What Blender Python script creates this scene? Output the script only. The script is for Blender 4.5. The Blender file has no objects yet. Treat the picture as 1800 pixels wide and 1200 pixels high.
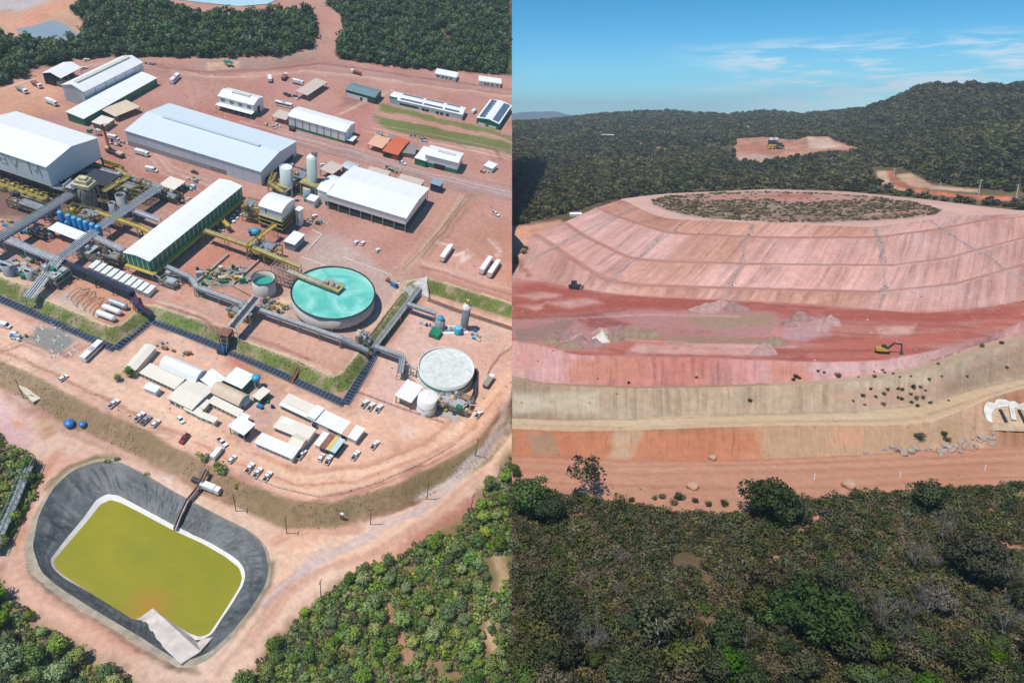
import bpy, bmesh, math, random
import numpy as np
from mathutils import Matrix, Vector
random.seed(7); rng = np.random.default_rng(7)
SC = bpy.context.scene; COL = SC.collection
F = 1250.0                      # focal length in photo pixels (photo 1800x1200)
PR = math.radians(17.2)         # camera pitch below the horizon
D = math.radians
# ------------------------------------------------------------------ frames
def cam2w(v):                   # camera (right, down, forward) -> world
    x, y, z = v
    return Vector((x, z*math.cos(PR) - y*math.sin(PR), -z*math.sin(PR) - y*math.cos(PR)))
def _plane_axes(p, r, yw):
    cp, sp, cr, sr, c, s = math.cos(p), math.sin(p), math.cos(r), math.sin(r), math.cos(yw), math.sin(yw)
    X = np.array([1, 0, 0.]); Y = np.array([0, -sp, cp]); Z = np.array([0, -cp, -sp])
    M = np.array([[cr, -sr, 0], [sr, cr, 0], [0, 0, 1]])
    return M@(c*X - s*Y), M@(s*X + c*Y), M@Z
AX, BX, ZX = _plane_axes(D(42.47), D(12.57), D(9.11))
H = 235.0                       # flight height over the plant yard
aw, bw, zw = cam2w(AX), cam2w(BX), cam2w(ZX)
ML = Matrix(((aw.x, bw.x, zw.x, 0), (aw.y, bw.y, zw.y, 0), (aw.z, bw.z, zw.z, 0), (0, 0, 0, 1)))
ML.translation = -H*zw          # plant frame: x along the sheds, y across, z up from the yard
MLn = np.array(ML)
RS = 0.80                       # dump side
def rayL(px, py):
    r = np.array([px-900., py-600., F]); return np.array([r@AX, r@BX, r@ZX])
def gp0(px, py, h=0.):
    d = rayL(px, py); t = (h-H)/d[2]; return np.array([d[0]*t, d[1]*t, h])
def projL(P):
    P = np.asarray(P, float); q = P - np.array([0, 0, H])
    c = q[..., 0:1]*AX + q[..., 1:2]*BX + q[..., 2:3]*ZX
    return np.stack([900+F*c[..., 0]/c[..., 2], 600+F*c[..., 1]/c[..., 2]], -1)
def rayR(px, py):
    v = cam2w((px-900., py-600., F)); return np.array(v)
def gpR(px, py, z):
    d = rayR(px, py); t = z/d[2]; return d*t
def projR(P):
    P = np.asarray(P, float); cp, sp = math.cos(PR), math.sin(PR)
    f = P[..., 1]*cp - P[..., 2]*sp; dn = -P[..., 1]*sp - P[..., 2]*cp
    return np.stack([900+F*P[..., 0]/f, 600+F*dn/f], -1)
# ------------------------------------------------------------------ maths
def sdist(X, Y, poly, closed=True):
    """distance to polyline and inside mask"""
    P = np.asarray(poly)[:, :2]; n = len(P); d = np.full(X.shape, 1e9); ins = np.zeros(X.shape, bool)
    for i in range(n if closed else n-1):
        a, b = P[i], P[(i+1) % n]; ex, ey = b-a; L2 = ex*ex+ey*ey+1e-12
        t = np.clip(((X-a[0])*ex+(Y-a[1])*ey)/L2, 0, 1)
        d = np.minimum(d, np.hypot(X-a[0]-t*ex, Y-a[1]-t*ey))
        if closed and abs(ey) > 1e-12:
            c = (a[1] > Y) != (b[1] > Y)
            ins ^= c & (X < ex*(Y-a[1])/ey + a[0])
    return d, ins
def sm(t):
    t = np.clip(t, 0, 1); return t*t*(3-2*t)
def vnoise(X, Y, seed=0):
    xi = np.floor(X).astype(np.int64); yi = np.floor(Y).astype(np.int64); fx = X-xi; fy = Y-yi
    def h(a, b):
        n = (a*374761393 + b*668265263 + seed*974711) & 0xffffffff
        n = ((n ^ (n >> 13))*1274126177) & 0xffffffff
        return ((n ^ (n >> 16)) & 0xffff)/65535.
    u = fx*fx*(3-2*fx); v = fy*fy*(3-2*fy)
    return (h(xi, yi)*(1-u)+h(xi+1, yi)*u)*(1-v) + (h(xi, yi+1)*(1-u)+h(xi+1, yi+1)*u)*v
def fbm(X, Y, seed=0, o=4):
    s = 0; a = .5
    for k in range(o):
        s = s + a*vnoise(X, Y, seed+k*17); X = X*2.03; Y = Y*2.03; a *= .5
    return s/(1-.5**o)
def lin(c):
    return np.array([((v/255.+.055)/1.055)**2.4 if v > 10 else v/255./12.92 for v in c])
# ------------------------------------------------------------------ materials
MATS = {}
class NT:
    def __init__(s, name):
        s.m = bpy.data.materials.new(name); s.m.use_nodes = True; s.t = s.m.node_tree
        s.b = s.t.nodes['Principled BSDF']
    def n(s, typ, **kw):
        nd = s.t.nodes.new(typ)
        for k, v in kw.items():
            if k.startswith('i_'):
                key = k[2:]; key = int(key) if key.isdigit() else key
                nd.inputs[key].default_value = v
            else: setattr(nd, k, v)
        return nd
    def l(s, a, b): s.t.links.new(a, b)
    def math(s, op, a, b=None):
        nd = s.n('ShaderNodeMath', operation=op)
        for i, v in enumerate((a, b)):
            if v is None: continue
            if hasattr(v, 'links'): s.l(v, nd.inputs[i])
            else: nd.inputs[i].default_value = v
        return nd.outputs[0]
    def mix(s, fac, a, b, typ='MIX'):
        nd = s.n('ShaderNodeMix', data_type='RGBA', blend_type=typ)
        for i, v in ((0, fac), (6, a), (7, b)):
            if hasattr(v, 'links'): s.l(v, nd.inputs[i])
            else: nd.inputs[i].default_value = (v if i == 0 else tuple(v[:3])+(1,))
        return nd.outputs[2]
    def noise(s, vec, scale, detail=4., rough=.55):
        nd = s.n('ShaderNodeTexNoise'); nd.inputs['Scale'].default_value = scale
        nd.inputs['Detail'].default_value = detail; nd.inputs['Roughness'].default_value = rough
        s.l(vec, nd.inputs['Vector']); return nd.outputs[0]
    def ramp(s, fac, lo, hi):
        nd = s.n('ShaderNodeMapRange'); nd.inputs[1].default_value = lo; nd.inputs[2].default_value = hi
        s.l(fac, nd.inputs[0]); return nd.outputs[0]
    def obj(s): return s.n('ShaderNodeTexCoord').outputs['Object']
    def bump(s, h, strength, dist=.05):
        nd = s.n('ShaderNodeBump'); nd.inputs['Strength'].default_value = strength; nd.inputs['Distance'].default_value = dist
        s.l(h, nd.inputs['Height']); s.l(nd.outputs[0], s.b.inputs['Normal'])
def mat(name, col, rough=.6, metal=0., var=.12, scale=.35, spec=.4):
    """plain painted / mineral material with procedural weathering"""
    if name in MATS: return MATS[name]
    n = NT(name); o = n.obj(); c = np.array(col[:3])
    nz = n.ramp(n.noise(o, scale, 5), .3, .7); nf = n.ramp(n.noise(o, scale*7, 3), .3, .7)
    a = n.mix(nz, c*(1-var), np.minimum(c*(1+var*.6), 1)); a = n.mix(n.math('MULTIPLY', nf, var*.9), a, c*.55)
    n.l(a, n.b.inputs['Base Color']); n.b.inputs['Roughness'].default_value = rough
    n.b.inputs['Metallic'].default_value = metal; n.b.inputs['Specular IOR Level'].default_value = spec
    MATS[name] = n.m; return n.m
def sheet(name, col, seam=0., axis=0, dark=.55, rough=.5, rib=.0, dirt=.12, wid=.035):
    """profiled metal sheet: panel joints every `seam` m along a local axis, streaky dirt, fine ribs"""
    if name in MATS: return MATS[name]
    n = NT(name); o = n.obj(); c = np.array(col[:3]); sp = n.n('ShaderNodeSeparateXYZ'); n.l(o, sp.inputs[0])
    mp = n.n('ShaderNodeMapping'); n.l(o, mp.inputs[0]); mp.inputs['Scale'].default_value = (.9, .25, .25) if axis == 0 else (.25, .9, .25)
    st = n.ramp(n.noise(mp.outputs[0], 1.0, 5, .6), .35, .75); big = n.ramp(n.noise(o, .06, 3), .3, .7)
    a = n.mix(n.math('MULTIPLY', st, dirt), c, c*np.array([.62, .55, .48])); a = n.mix(n.math('MULTIPLY', big, dirt*.7), a, c*.75)
    if seam:
        fr = n.math('FRACT', n.math('DIVIDE', sp.outputs[axis], seam)); k = n.math('LESS_THAN', fr, wid)
        a = n.mix(n.math('MULTIPLY', k, 1-dark), a, c*.25)
    n.l(a, n.b.inputs['Base Color']); n.b.inputs['Roughness'].default_value = rough
    if rib:
        w = n.math('SINE', n.math('MULTIPLY', sp.outputs[axis], 2*math.pi/rib)); n.bump(w, .35, .05)
    MATS[name] = n.m; return n.m
def leafmat(name, c1, c2, rough=.7, tr=.25, big=0.):
    n = NT(name); o = n.obj(); oi = n.n('ShaderNodeObjectInfo'); geo = n.n('ShaderNodeNewGeometry')
    a = n.mix(oi.outputs['Random'], c1, c2)
    nz = n.ramp(n.noise(o, .55, 2), .3, .72); a = n.mix(n.math('MULTIPLY', nz, .38), a, np.array(c2)*np.array([1.35, 1.25, .9]))
    if big:
        pz = n.ramp(n.noise(geo.outputs['Position'], big, 4, .6), .36, .66); a = n.mix(pz, a, n.mix(1., a, (1.75, 1.5, 1.25), 'MULTIPLY'))
    hs = n.n('ShaderNodeHueSaturation'); n.l(a, hs.inputs['Color'])
    r2 = n.math('FRACT', n.math('MULTIPLY', oi.outputs['Random'], 17.3))
    n.l(n.math('ADD', n.math('MULTIPLY', r2, .75), .62), hs.inputs['Value'])
    r3 = n.math('FRACT', n.math('MULTIPLY', oi.outputs['Random'], 41.7))
    n.l(n.math('ADD', n.math('MULTIPLY', r3, .06), .47), hs.inputs['Hue'])
    r4 = n.math('FRACT', n.math('MULTIPLY', oi.outputs['Random'], 91.1))
    n.l(n.math('ADD', n.math('MULTIPLY', r4, .5), .65), hs.inputs['Saturation'])
    n.l(hs.outputs[0], n.b.inputs['Base Color']); n.b.inputs['Roughness'].default_value = rough
    n.b.inputs['Specular IOR Level'].default_value = .2
    if tr:
        tb = n.n('ShaderNodeBsdfTranslucent'); n.l(hs.outputs[0], tb.inputs[0]); mx = n.n('ShaderNodeMixShader'); mx.inputs[0].default_value = tr
        n.l(n.b.outputs[0], mx.inputs[1]); n.l(tb.outputs[0], mx.inputs[2]); n.l(mx.outputs[0], n.t.nodes['Material Output'].inputs[0])
    MATS[name] = n.m; return n.m
def groundmat(name, s1=.02, s2=.25, s3=2.5, amp=.35, bump=.6, track=None):
    """ground: colour regions come from the vertex attribute 'col'; mineral variation, stones and ruts are procedural"""
    n = NT(name); o = n.obj(); at = n.n('ShaderNodeAttribute', attribute_name='col')
    a = at.outputs['Color']
    for sc, am, hue in ((s1, amp*.8, (1.08, .93, .86)), (s2, amp, (.92, 1.0, 1.06)), (s3, amp*.8, (1, .97, .95))):
        f = n.ramp(n.noise(o, sc, 5, .6), .28, .72)
        k = n.mix(f, np.array((1-am, 1-am, 1-am))*np.array(hue), np.array((1+am*.7,)*3)*np.array((1, 1, 1)))
        a = n.mix(1., a, k, 'MULTIPLY')
    n.l(a, n.b.inputs['Base Color']); n.b.inputs['Roughness'].default_value = .95; n.b.inputs['Specular IOR Level'].default_value = .1
    h = n.math('ADD', n.noise(o, .8, 6, .65), n.math('MULTIPLY', n.noise(o, 3.5, 4, .6), .4)); n.bump(h, bump, .5)
    MATS[name] = n.m; return n.m
# ------------------------------------------------------------------ mesh builder
class MB:
    def __init__(s): s.v = []; s.f = []; s.sm = []
    def add(s, vs, fs, smooth=False):
        o = len(s.v); s.v += [tuple(map(float, p)) for p in vs]; s.f += [tuple(i+o for i in f) for f in fs]; s.sm += [smooth]*len(fs); return s
    def bx(s, x0, x1, y0, y1, z0, z1):
        return s.add([(x0, y0, z0), (x1, y0, z0), (x1, y1, z0), (x0, y1, z0), (x0, y0, z1), (x1, y0, z1), (x1, y1, z1), (x0, y1, z1)],
                     [(0, 3, 2, 1), (4, 5, 6, 7), (0, 1, 5, 4), (1, 2, 6, 5), (2, 3, 7, 6), (3, 0, 4, 7)])
    def beam(s, p, q, w, h=None):
        """rectangular bar between two points"""
        h = w if h is None else h; p = Vector(p); q = Vector(q); d = (q-p).normalized()
        up = Vector((0, 0, 1)) if abs(d.z) < .95 else Vector((0, 1, 0)); x = d.cross(up).normalized(); y = x.cross(d)
        vs = [e + x*(sx*w/2) + y*(sy*h/2) for e in (p, q) for sx, sy in ((-1, -1), (1, -1), (1, 1), (-1, 1))]
        return s.add(vs, [(3, 2, 1, 0), (4, 5, 6, 7), (0, 1, 5, 4), (1, 2, 6, 5), (2, 3, 7, 6), (3, 0, 4, 7)])
    def cyl(s, p, q, r0, r1=None, n=12, caps=True, smooth=True):
        r1 = r0 if r1 is None else r1; p = Vector(p); q = Vector(q); d = (q-p).normalized()
        up = Vector((0, 0, 1)) if abs(d.z) < .95 else Vector((0, 1, 0)); x = d.cross(up).normalized(); y = x.cross(d)
        vs = [c + (x*math.cos(t)+y*math.sin(t))*r for c, r in ((p, r0), (q, r1)) for t in (2*math.pi*k/n for k in range(n))]
        s.add(vs, [(k, (k+1) % n, n+(k+1) % n, n+k) for k in range(n)], smooth)
        if caps: s.add(vs, [tuple(range(n-1, -1, -1)), tuple(range(n, 2*n))])
        return s
    def lathe(s, prof, n=24, c=(0, 0), smooth=True, a0=0., a1=2*math.pi):
        full = abs(a1-a0-2*math.pi) < 1e-6; m = n if full else n+1
        vs = [(c[0]+r*math.cos(a0+(a1-a0)*k/n), c[1]+r*math.sin(a0+(a1-a0)*k/n), z) for r, z in prof for k in range(m)]
        fs = []
        for i in range(len(prof)-1):
            for k in range(n):
                k2 = (k+1) % m if full else k+1
                fs.append((i*m+k, i*m+k2, (i+1)*m+k2, (i+1)*m+k))
        return s.add(vs, fs, smooth)
    def prism(s, pts, z0, z1):
        n = len(pts); vs = [(x, y, z0) for x, y in pts]+[(x, y, z1) for x, y in pts]
        return s.add(vs, [tuple(range(n-1, -1, -1)), tuple(range(n, 2*n))]+[(k, (k+1) % n, n+(k+1) % n, n+k) for k in range(n)])
    def extr(s, prof, y0, y1):
        """profile in x,z extruded along y"""
        n = len(prof); vs = [(x, y0, z) for x, z in prof]+[(x, y1, z) for x, z in prof]
        return s.add(vs, [tuple(range(n)), tuple(range(2*n-1, n-1, -1))]+[(k, n+k, n+(k+1) % n, (k+1) % n) for k in range(n)])
    def build(s, name, m, parent=None, M=None):
        me = bpy.data.meshes.new(name); me.from_pydata(s.v, [], s.f); me.materials.append(m)
        me.polygons.foreach_set('use_smooth', s.sm); me.update()
        o = bpy.data.objects.new(name, me); COL.objects.link(o)
        if parent is not None: o.parent = parent
        if M is not None: o.matrix_world = M
        return o
def npmesh(name, V, Fq, m, M=None, col=None, uv=None, smooth=True, nrm=None):
    """mesh from arrays (quads or tris) with optional vertex colour attribute"""
    me = bpy.data.meshes.new(name); V = np.asarray(V, np.float32); Fq = np.asarray(Fq, np.int32); k = Fq.shape[1]
    me.vertices.add(len(V)); me.vertices.foreach_set('co', V.ravel()); me.loops.add(Fq.size); me.loops.foreach_set('vertex_index', Fq.ravel())
    me.polygons.add(len(Fq)); me.polygons.foreach_set('loop_start', np.arange(len(Fq), dtype=np.int32)*k)
    me.polygons.foreach_set('use_smooth', np.full(len(Fq), smooth)); me.update(calc_edges=True); me.validate()
    if col is not None:
        ca = me.attributes.new('col', 'FLOAT_COLOR', 'POINT'); c4 = np.ones((len(V), 4), np.float32); c4[:, :3] = col; ca.data.foreach_set('color', c4.ravel())
    if uv is not None:
        u = me.uv_layers.new(name='UVMap'); u.data.foreach_set('uv', np.asarray(uv, np.float32)[Fq.ravel()].ravel())
    if nrm is not None: me.normals_split_custom_set_from_vertices([tuple(v) for v in np.asarray(nrm, float)])
    me.materials.append(m); o = bpy.data.objects.new(name, me); COL.objects.link(o)
    if M is not None: o.matrix_world = M
    return o
def tag(o, label=None, cat=None, group=None, kind=None):
    if label: o['label'] = label
    if cat: o['category'] = cat
    if group: o['group'] = group
    if kind: o['kind'] = kind
    return o
def place(o, loc, yaw=0., frame='L', scale=1., tilt=None):
    M = Matrix.Translation(Vector(loc)) @ Matrix.Rotation(yaw, 4, 'Z')
    if tilt is not None: M = M @ tilt
    if scale != 1.: M = M @ Matrix.Scale(scale, 4)
    o.matrix_world = (ML @ M) if frame == 'L' else M
    return o
def thing(name, label, cat, loc, yaw=0., frame='L', group=None, scale=1.):
    o = bpy.data.objects.new(name, None); COL.objects.link(o); o.empty_display_size = .5
    place(o, loc, yaw, frame, scale); return tag(o, label, cat, group)
def dup(root, loc, yaw=0., label=None, frame='L', group=None, scale=1., swap=None, tilt=None):
    r = root.copy(); COL.objects.link(r); place(r, loc, yaw, frame, scale, tilt)
    if label: r['label'] = label
    if group: r['group'] = group
    for ch in root.children:
        c = ch.copy(); COL.objects.link(c); c.parent = r
        if swap and c.name.split('.')[0] in swap:
            c.data = c.data.copy(); c.data.materials[0] = swap[c.name.split('.')[0]]
        for g in ch.children:
            d = g.copy(); COL.objects.link(d); d.parent = c
    return r
# ================================================================== PLANT GROUND
UP_PX = [(-120, 446), (0, 484), (62, 507), (82, 525), (165, 561), (194, 573), (211, 569), (235, 549), (240, 533), (273, 536), (300, 544), (402, 578), (425, 595), (516, 628), (584, 660), (597, 655), (627, 620), (633, 609), (706, 514), (715, 494), (735, 490), (754, 488), (900, 532), (1060, 575)]
LOW_PX = [(-120, 570), (0, 628), (60, 656), (117, 686), (148, 705), (190, 723), (266, 756), (300, 780), (337, 795), (364, 813), (403, 830), (428, 842), (472, 859), (516, 877), (586, 879), (611, 870), (695, 848), (756, 819), (835, 776), (850, 755), (882, 712), (905, 668), (960, 600)]
RIM_PX = [(45, 960), (62, 905), (92, 858), (130, 824), (175, 810), (210, 813), (255, 835), (310, 868), (380, 905), (440, 935), (465, 962), (473, 1000), (466, 1030), (440, 1070), (400, 1120), (372, 1150), (342, 1166), (318, 1172), (250, 1133), (160, 1080), (90, 1035), (55, 1005)]
WOUT_PX = [(84, 985), (105, 955), (140, 910), (165, 873), (185, 861), (205, 863), (235, 878), (300, 915), (360, 945), (400, 965), (428, 985), (437, 1008), (432, 1030), (405, 1075), (375, 1118), (345, 1140), (318, 1142), (240, 1092), (160, 1045), (105, 1017), (90, 1003)]
WIN_PX = [(94, 985), (120, 955), (152, 918), (178, 886), (195, 879), (212, 884), (240, 898), (300, 930), (355, 955), (395, 978), (420, 998), (425, 1015), (421, 1030), (395, 1072), (368, 1112), (352, 1118), (330, 1110), (270, 1072), (235, 1090), (170, 1048), (112, 1010), (98, 998)]
UPc = [gp0(x, y, 0) for x, y in UP_PX]; UPc = UPc + [np.array([400, UPc[-1][1]-50, 0]), np.array([400, 2500, 0]), np.array([-1500, 2500, 0]), np.array([-1500, UPc[0][1]+100, 0])]
LOWc = [gp0(x, y, -4) for x, y in LOW_PX]; LOWc = LOWc + [np.array([400, LOWc[-1][1]-30, 0]), np.array([400, 2500, 0]), np.array([-1500, 2500, 0]), np.array([-1500, LOWc[0][1]+60, 0])]
RIM = [gp0(x, y, -9) for x, y in RIM_PX]
WUP, WLOW = 7.5, 9.5
def zfield(X, Y):
    d1, i1 = sdist(X, Y, UPc); d2, i2 = sdist(X, Y, LOWc); d3, i3 = sdist(X, Y, RIM)
    d1 = np.where(i1, 0, d1); d2 = np.where(i2, 0, d2)
    z = -4*sm(d1/WUP)-5*sm((d2+fbm(X*.12, Y*.12, 5)*2-1)/WLOW)
    z = np.where(i3, z-8*np.clip((d3-.1)/5, 0, 1), z)
    return z, d1, d2, d3, i3
def gp(px, py, it=7):
    """point of the plant ground seen at a photo pixel"""
    h = 0.
    for _ in range(it):
        P = gp0(px, py, h); h = float(zfield(np.array([P[0]]), np.array([P[1]]))[0][0])
    return gp0(px, py, h)
def hgt(base, top, z0=None):
    """height of a vertical edge seen from base pixel to top pixel"""
    b = gp(*base) if z0 is None else gp0(base[0], base[1], z0); best = (1e9, 0)
    for h in np.arange(.2, 40, .1):
        q = projL(b+np.array([0, 0, h])); e = (q[0]-top[0])**2+(q[1]-top[1])**2
        if e < best[0]: best = (e, h)
    return best[1]
FOREST_L = [
 [(160, -60), (275, -60), (290, 4), (310, 20), (400, 27), (480, 26), (545, 22), (557, 50), (548, 84), (505, 96), (470, 99), (350, 101), (200, 99), (130, 104), (110, 112), (60, 118), (40, 132), (0, 150), (-60, 160), (-60, 62), (0, 62), (30, 72), (60, 76), (95, 76), (142, 66), (158, 45), (130, 20), (140, 5)],
 [(592, -60), (950, -60), (950, 148), (890, 132), (830, 127), (760, 122), (700, 118), (640, 110), (600, 102), (592, 92), (606, 60), (602, 25), (575, 12)],
 [(950, 770), (895, 806), (870, 845), (850, 862), (852, 890), (800, 918), (740, 958), (690, 985), (620, 1008), (560, 1058), (510, 1100), (470, 1150), (425, 1210), (425, 1300), (960, 1300)],
 [(-60, 1030), (0, 1052), (40, 1064), (75, 1100), (110, 1132), (150, 1162), (230, 1192), (240, 1300), (-60, 1300)],
 [(-60, 740), (0, 766), (25, 790), (55, 800), (68, 840), (50, 890), (28, 930), (8, 960), (-60, 990)]]
# colour regions of the ground: (albedo rgb as seen in daylight, feather m, polygon in photo pixels)
c8 = lambda *c: lin(c)
DIRT = c8(188, 140, 122); CAMP = c8(228, 184, 156); LOWC = c8(226, 192, 166); PINK = c8(206, 160, 146); CONC = c8(186, 160, 146)
GREEN = c8(112, 128, 66); SLOPE = c8(158, 130, 98); FLOOR = c8(62, 74, 40); PALE = c8(216, 184, 158); REDD = c8(158, 98, 80)
PAINT = [
 (c8(188, 136, 120), 6, [(-60, 140), (120, 108), (620, 104), (950, 160), (950, 330), (700, 260), (480, 215), (200, 200), (-60, 260)]),
 (c8(208, 152, 120), 6, [(-60, 150), (60, 130), (105, 150), (110, 200), (20, 205), (-60, 230)]),
 (c8(176, 132, 120), 4, [(345, 112), (560, 100), (620, 118), (900, 160), (900, 172), (620, 140), (500, 124), (380, 140), (330, 150), (240, 118)]),
 (c8(200, 150, 126), 1.5, [(300, 120), (340, 130), (400, 136), (470, 128), (530, 122), (640, 134), (760, 152), (900, 168), (900, 173), (760, 157), (640, 139), (530, 127), (470, 133), (400, 141), (340, 135), (300, 125)]),
 (c8(170, 140, 124), 2, [(355, 105), (475, 104), (545, 92), (556, 70), (560, 84), (540, 102), (470, 122), (370, 124), (345, 118)]),
 (c8(206, 170, 140), 1.5, [(370, 111), (422, 108), (420, 122), (366, 124)]),
 (c8(190, 140, 122), 4, [(520, -30), (590, -30), (600, 25), (607, 60), (592, 92), (600, 104), (545, 110), (570, 95), (586, 65), (575, 40), (545, 18), (500, 12)]),
 (c8(206, 160, 128), 4, [(-60, -60), (140, -60), (130, 20), (150, 40), (140, 62), (100, 70), (60, 70), (-60, 60)]),
 (c8(186, 180, 180), 5, [(-60, -60), (110, -60), (90, -5), (60, 12), (20, 20), (-60, 14)]),
 (c8(214, 150, 118), 3, [(20, 38), (110, 0), (120, 10), (60, 42), (20, 52)]),
 (GREEN*.9, 2.5, [(666, 184), (700, 190), (880, 232), (900, 238), (900, 246), (815, 226), (700, 200), (664, 196)]),
 (GREEN*.85, 2.5, [(660, 202), (690, 208), (800, 232), (900, 250), (900, 270), (800, 252), (690, 228), (655, 216)]),
 (c8(186, 126, 112), 4, [(560, 190), (660, 170), (655, 226), (700, 240), (720, 270), (640, 262), (560, 230)]),
 (c8(150, 108, 98), 3, [(600, 172), (650, 176), (640, 190), (600, 186)]),
 (c8(160, 130, 126), 3, [(520, 232), (640, 268), (760, 306), (900, 336), (900, 350), (760, 320), (640, 284), (500, 250)]),
 (c8(178, 116, 100), 4, [(320, 215), (520, 262), (560, 290), (520, 262), (460, 205), (340, 190)]),
 (c8(180, 122, 106), 5, [(200, 240), (225, 290), (300, 312), (450, 350), (560, 400), (520, 440), (420, 400), (330, 340), (230, 310), (170, 270)]),
 (c8(196, 140, 118), 6, [(780, 350), (900, 370), (900, 520), (752, 474), (735, 440)]),
 (c8(206, 150, 132), 4, [(800, 440), (900, 470), (900, 530), (760, 480)]),
 (c8(186, 152, 128), 2.5, [(812, 340), (820, 342), (760, 430), (725, 482), (708, 478), (745, 420)]),
 (c8(190, 138, 120), 4, [(560, 400), (700, 400), (740, 400), (700, 480), (640, 450), (560, 445)]),
 (c8(190, 162, 150), 5, [(530, 420), (575, 405), (700, 490), (735, 492), (640, 612), (560, 590), (480, 540), (520, 470)]),
 (c8(222, 190, 158), 2, [(487, 520), (520, 528), (512, 560), (490, 545)]),
 (c8(224, 184, 150), 2, [(690, 520), (712, 500), (640, 600), (618, 606)]),
 (c8(206, 158, 134), 5, [(270, 520), (330, 490), (430, 535), (590, 600), (628, 615), (596, 650), (580, 655), (420, 590)]),
 (c8(196, 130, 104), 4, [(300, 480), (350, 440), (410, 410), (430, 440), (400, 500), (335, 520)]),
 (c8(190, 132, 110), 4, [(0, 400), (100, 380), (170, 420), (110, 460), (0, 430)]),
 (c8(212, 156, 122), 5, [(90, 520), (140, 480), (230, 520), (235, 545), (205, 570), (120, 540)]),
 (c8(200, 182, 168), 3, [(80, 535), (110, 510), (170, 545), (165, 560)]),
 (c8(120, 92, 84), 4, [(-30, 330), (60, 340), (110, 350), (150, 330), (240, 320), (300, 350), (230, 400), (170, 410), (90, 390), (-30, 380)]),
 # lower terrace
 (CAMP, 3, [(-60, 560), (0, 535), (60, 560), (203, 618), (270, 575), (400, 625), (610, 718), (665, 625), (760, 520), (950, 580), (950, 690), (880, 712), (835, 776), (690, 850), (586, 880), (516, 877), (403, 830), (300, 780), (150, 705), (-60, 610)]),
 (c8(216, 176, 160), 5, [(664, 630), (750, 530), (920, 590), (920, 640), (850, 690), (840, 720), (720, 740), (640, 705)]),
 (c8(234, 190, 160), 4, [(-60, 590), (0, 590), (150, 660), (330, 730), (450, 790), (560, 830), (680, 830), (800, 780), (870, 700), (860, 740), (760, 815), (600, 872), (516, 868), (380, 810), (150, 695), (-60, 610)]),
 (c8(206, 166, 152), 4, [(430, 690), (490, 680), (480, 740), (440, 760), (460, 800), (420, 770)]),
 (c8(190, 150, 120), 3, [(395, 615), (480, 650), (470, 680), (400, 650)]),
 (c8(206, 128, 104), 3, [(395, 620), (440, 640), (410, 650), (380, 635)]),
 (c8(130, 138, 134), 1.5, [(72, 567), (140, 598), (108, 624), (40, 594)]),
 (c8(206, 166, 160), 2, [(40, 594), (108, 624), (140, 598), (148, 602), (110, 636), (30, 600)]),
 (c8(228, 206, 190), 3, [(707, 750), (735, 755), (720, 762), (705, 760)]),
 # pond level
 (LOWC, 4, [(-60, 660), (0, 700), (75, 735), (150, 768), (300, 815), (417, 880), (502, 914), (611, 920), (684, 898), (735, 880), (835, 806), (895, 722), (960, 620), (960, 760), (860, 860), (740, 945), (620, 1000), (520, 1080), (420, 1210), (250, 1210), (100, 1120), (0, 1045), (0, 960), (60, 880), (70, 820), (0, 760), (-60, 730)]),
 (c8(216, 164, 138), 5, [(70, 800), (110, 790), (150, 800), (80, 850), (30, 960), (20, 990), (60, 1040), (130, 1090), (250, 1160), (230, 1170), (100, 1110), (10, 1030), (5, 970), (50, 880)]),
 (c8(228, 186, 156), 5, [(470, 900), (620, 930), (760, 880), (880, 750), (898, 800), (760, 915), (640, 985), (540, 1040), (460, 1120), (420, 1150), (480, 1050), (480, 980)]),
 (c8(202, 174, 168), 2, [(560, 960), (700, 910), (820, 830), (895, 750), (895, 760), (830, 840), (710, 918), (570, 972), (480, 1060), (460, 1080)]),
 (c8(206, 150, 120), 3, [(620, 985), (750, 930), (850, 870), (856, 880), (750, 955), (640, 1000)]),
 (c8(186, 122, 106), 3, [(700, 950), (760, 925), (850, 865), (860, 880), (740, 955)]),
 (c8(214, 172, 170), 4, [(-20, 700), (40, 730), (55, 770), (20, 790), (-20, 740)]),
 (c8(228, 150, 96), 2, [(22, 728), (36, 735), (34, 745), (24, 742)]),
 (c8(206, 176, 130), 3, [(70, 730), (110, 740), (90, 760), (60, 745)]),
 (c8(224, 214, 204), 2, [(275, 825), (300, 838), (292, 848), (278, 838)]),
 (c8(216, 216, 208), 2, [(470, 900), (498, 905), (492, 918), (474, 908)]),
 (c8(210, 186, 164), 2, [(20, 690), (60, 690), (60, 705), (30, 702)]),
]
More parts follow.
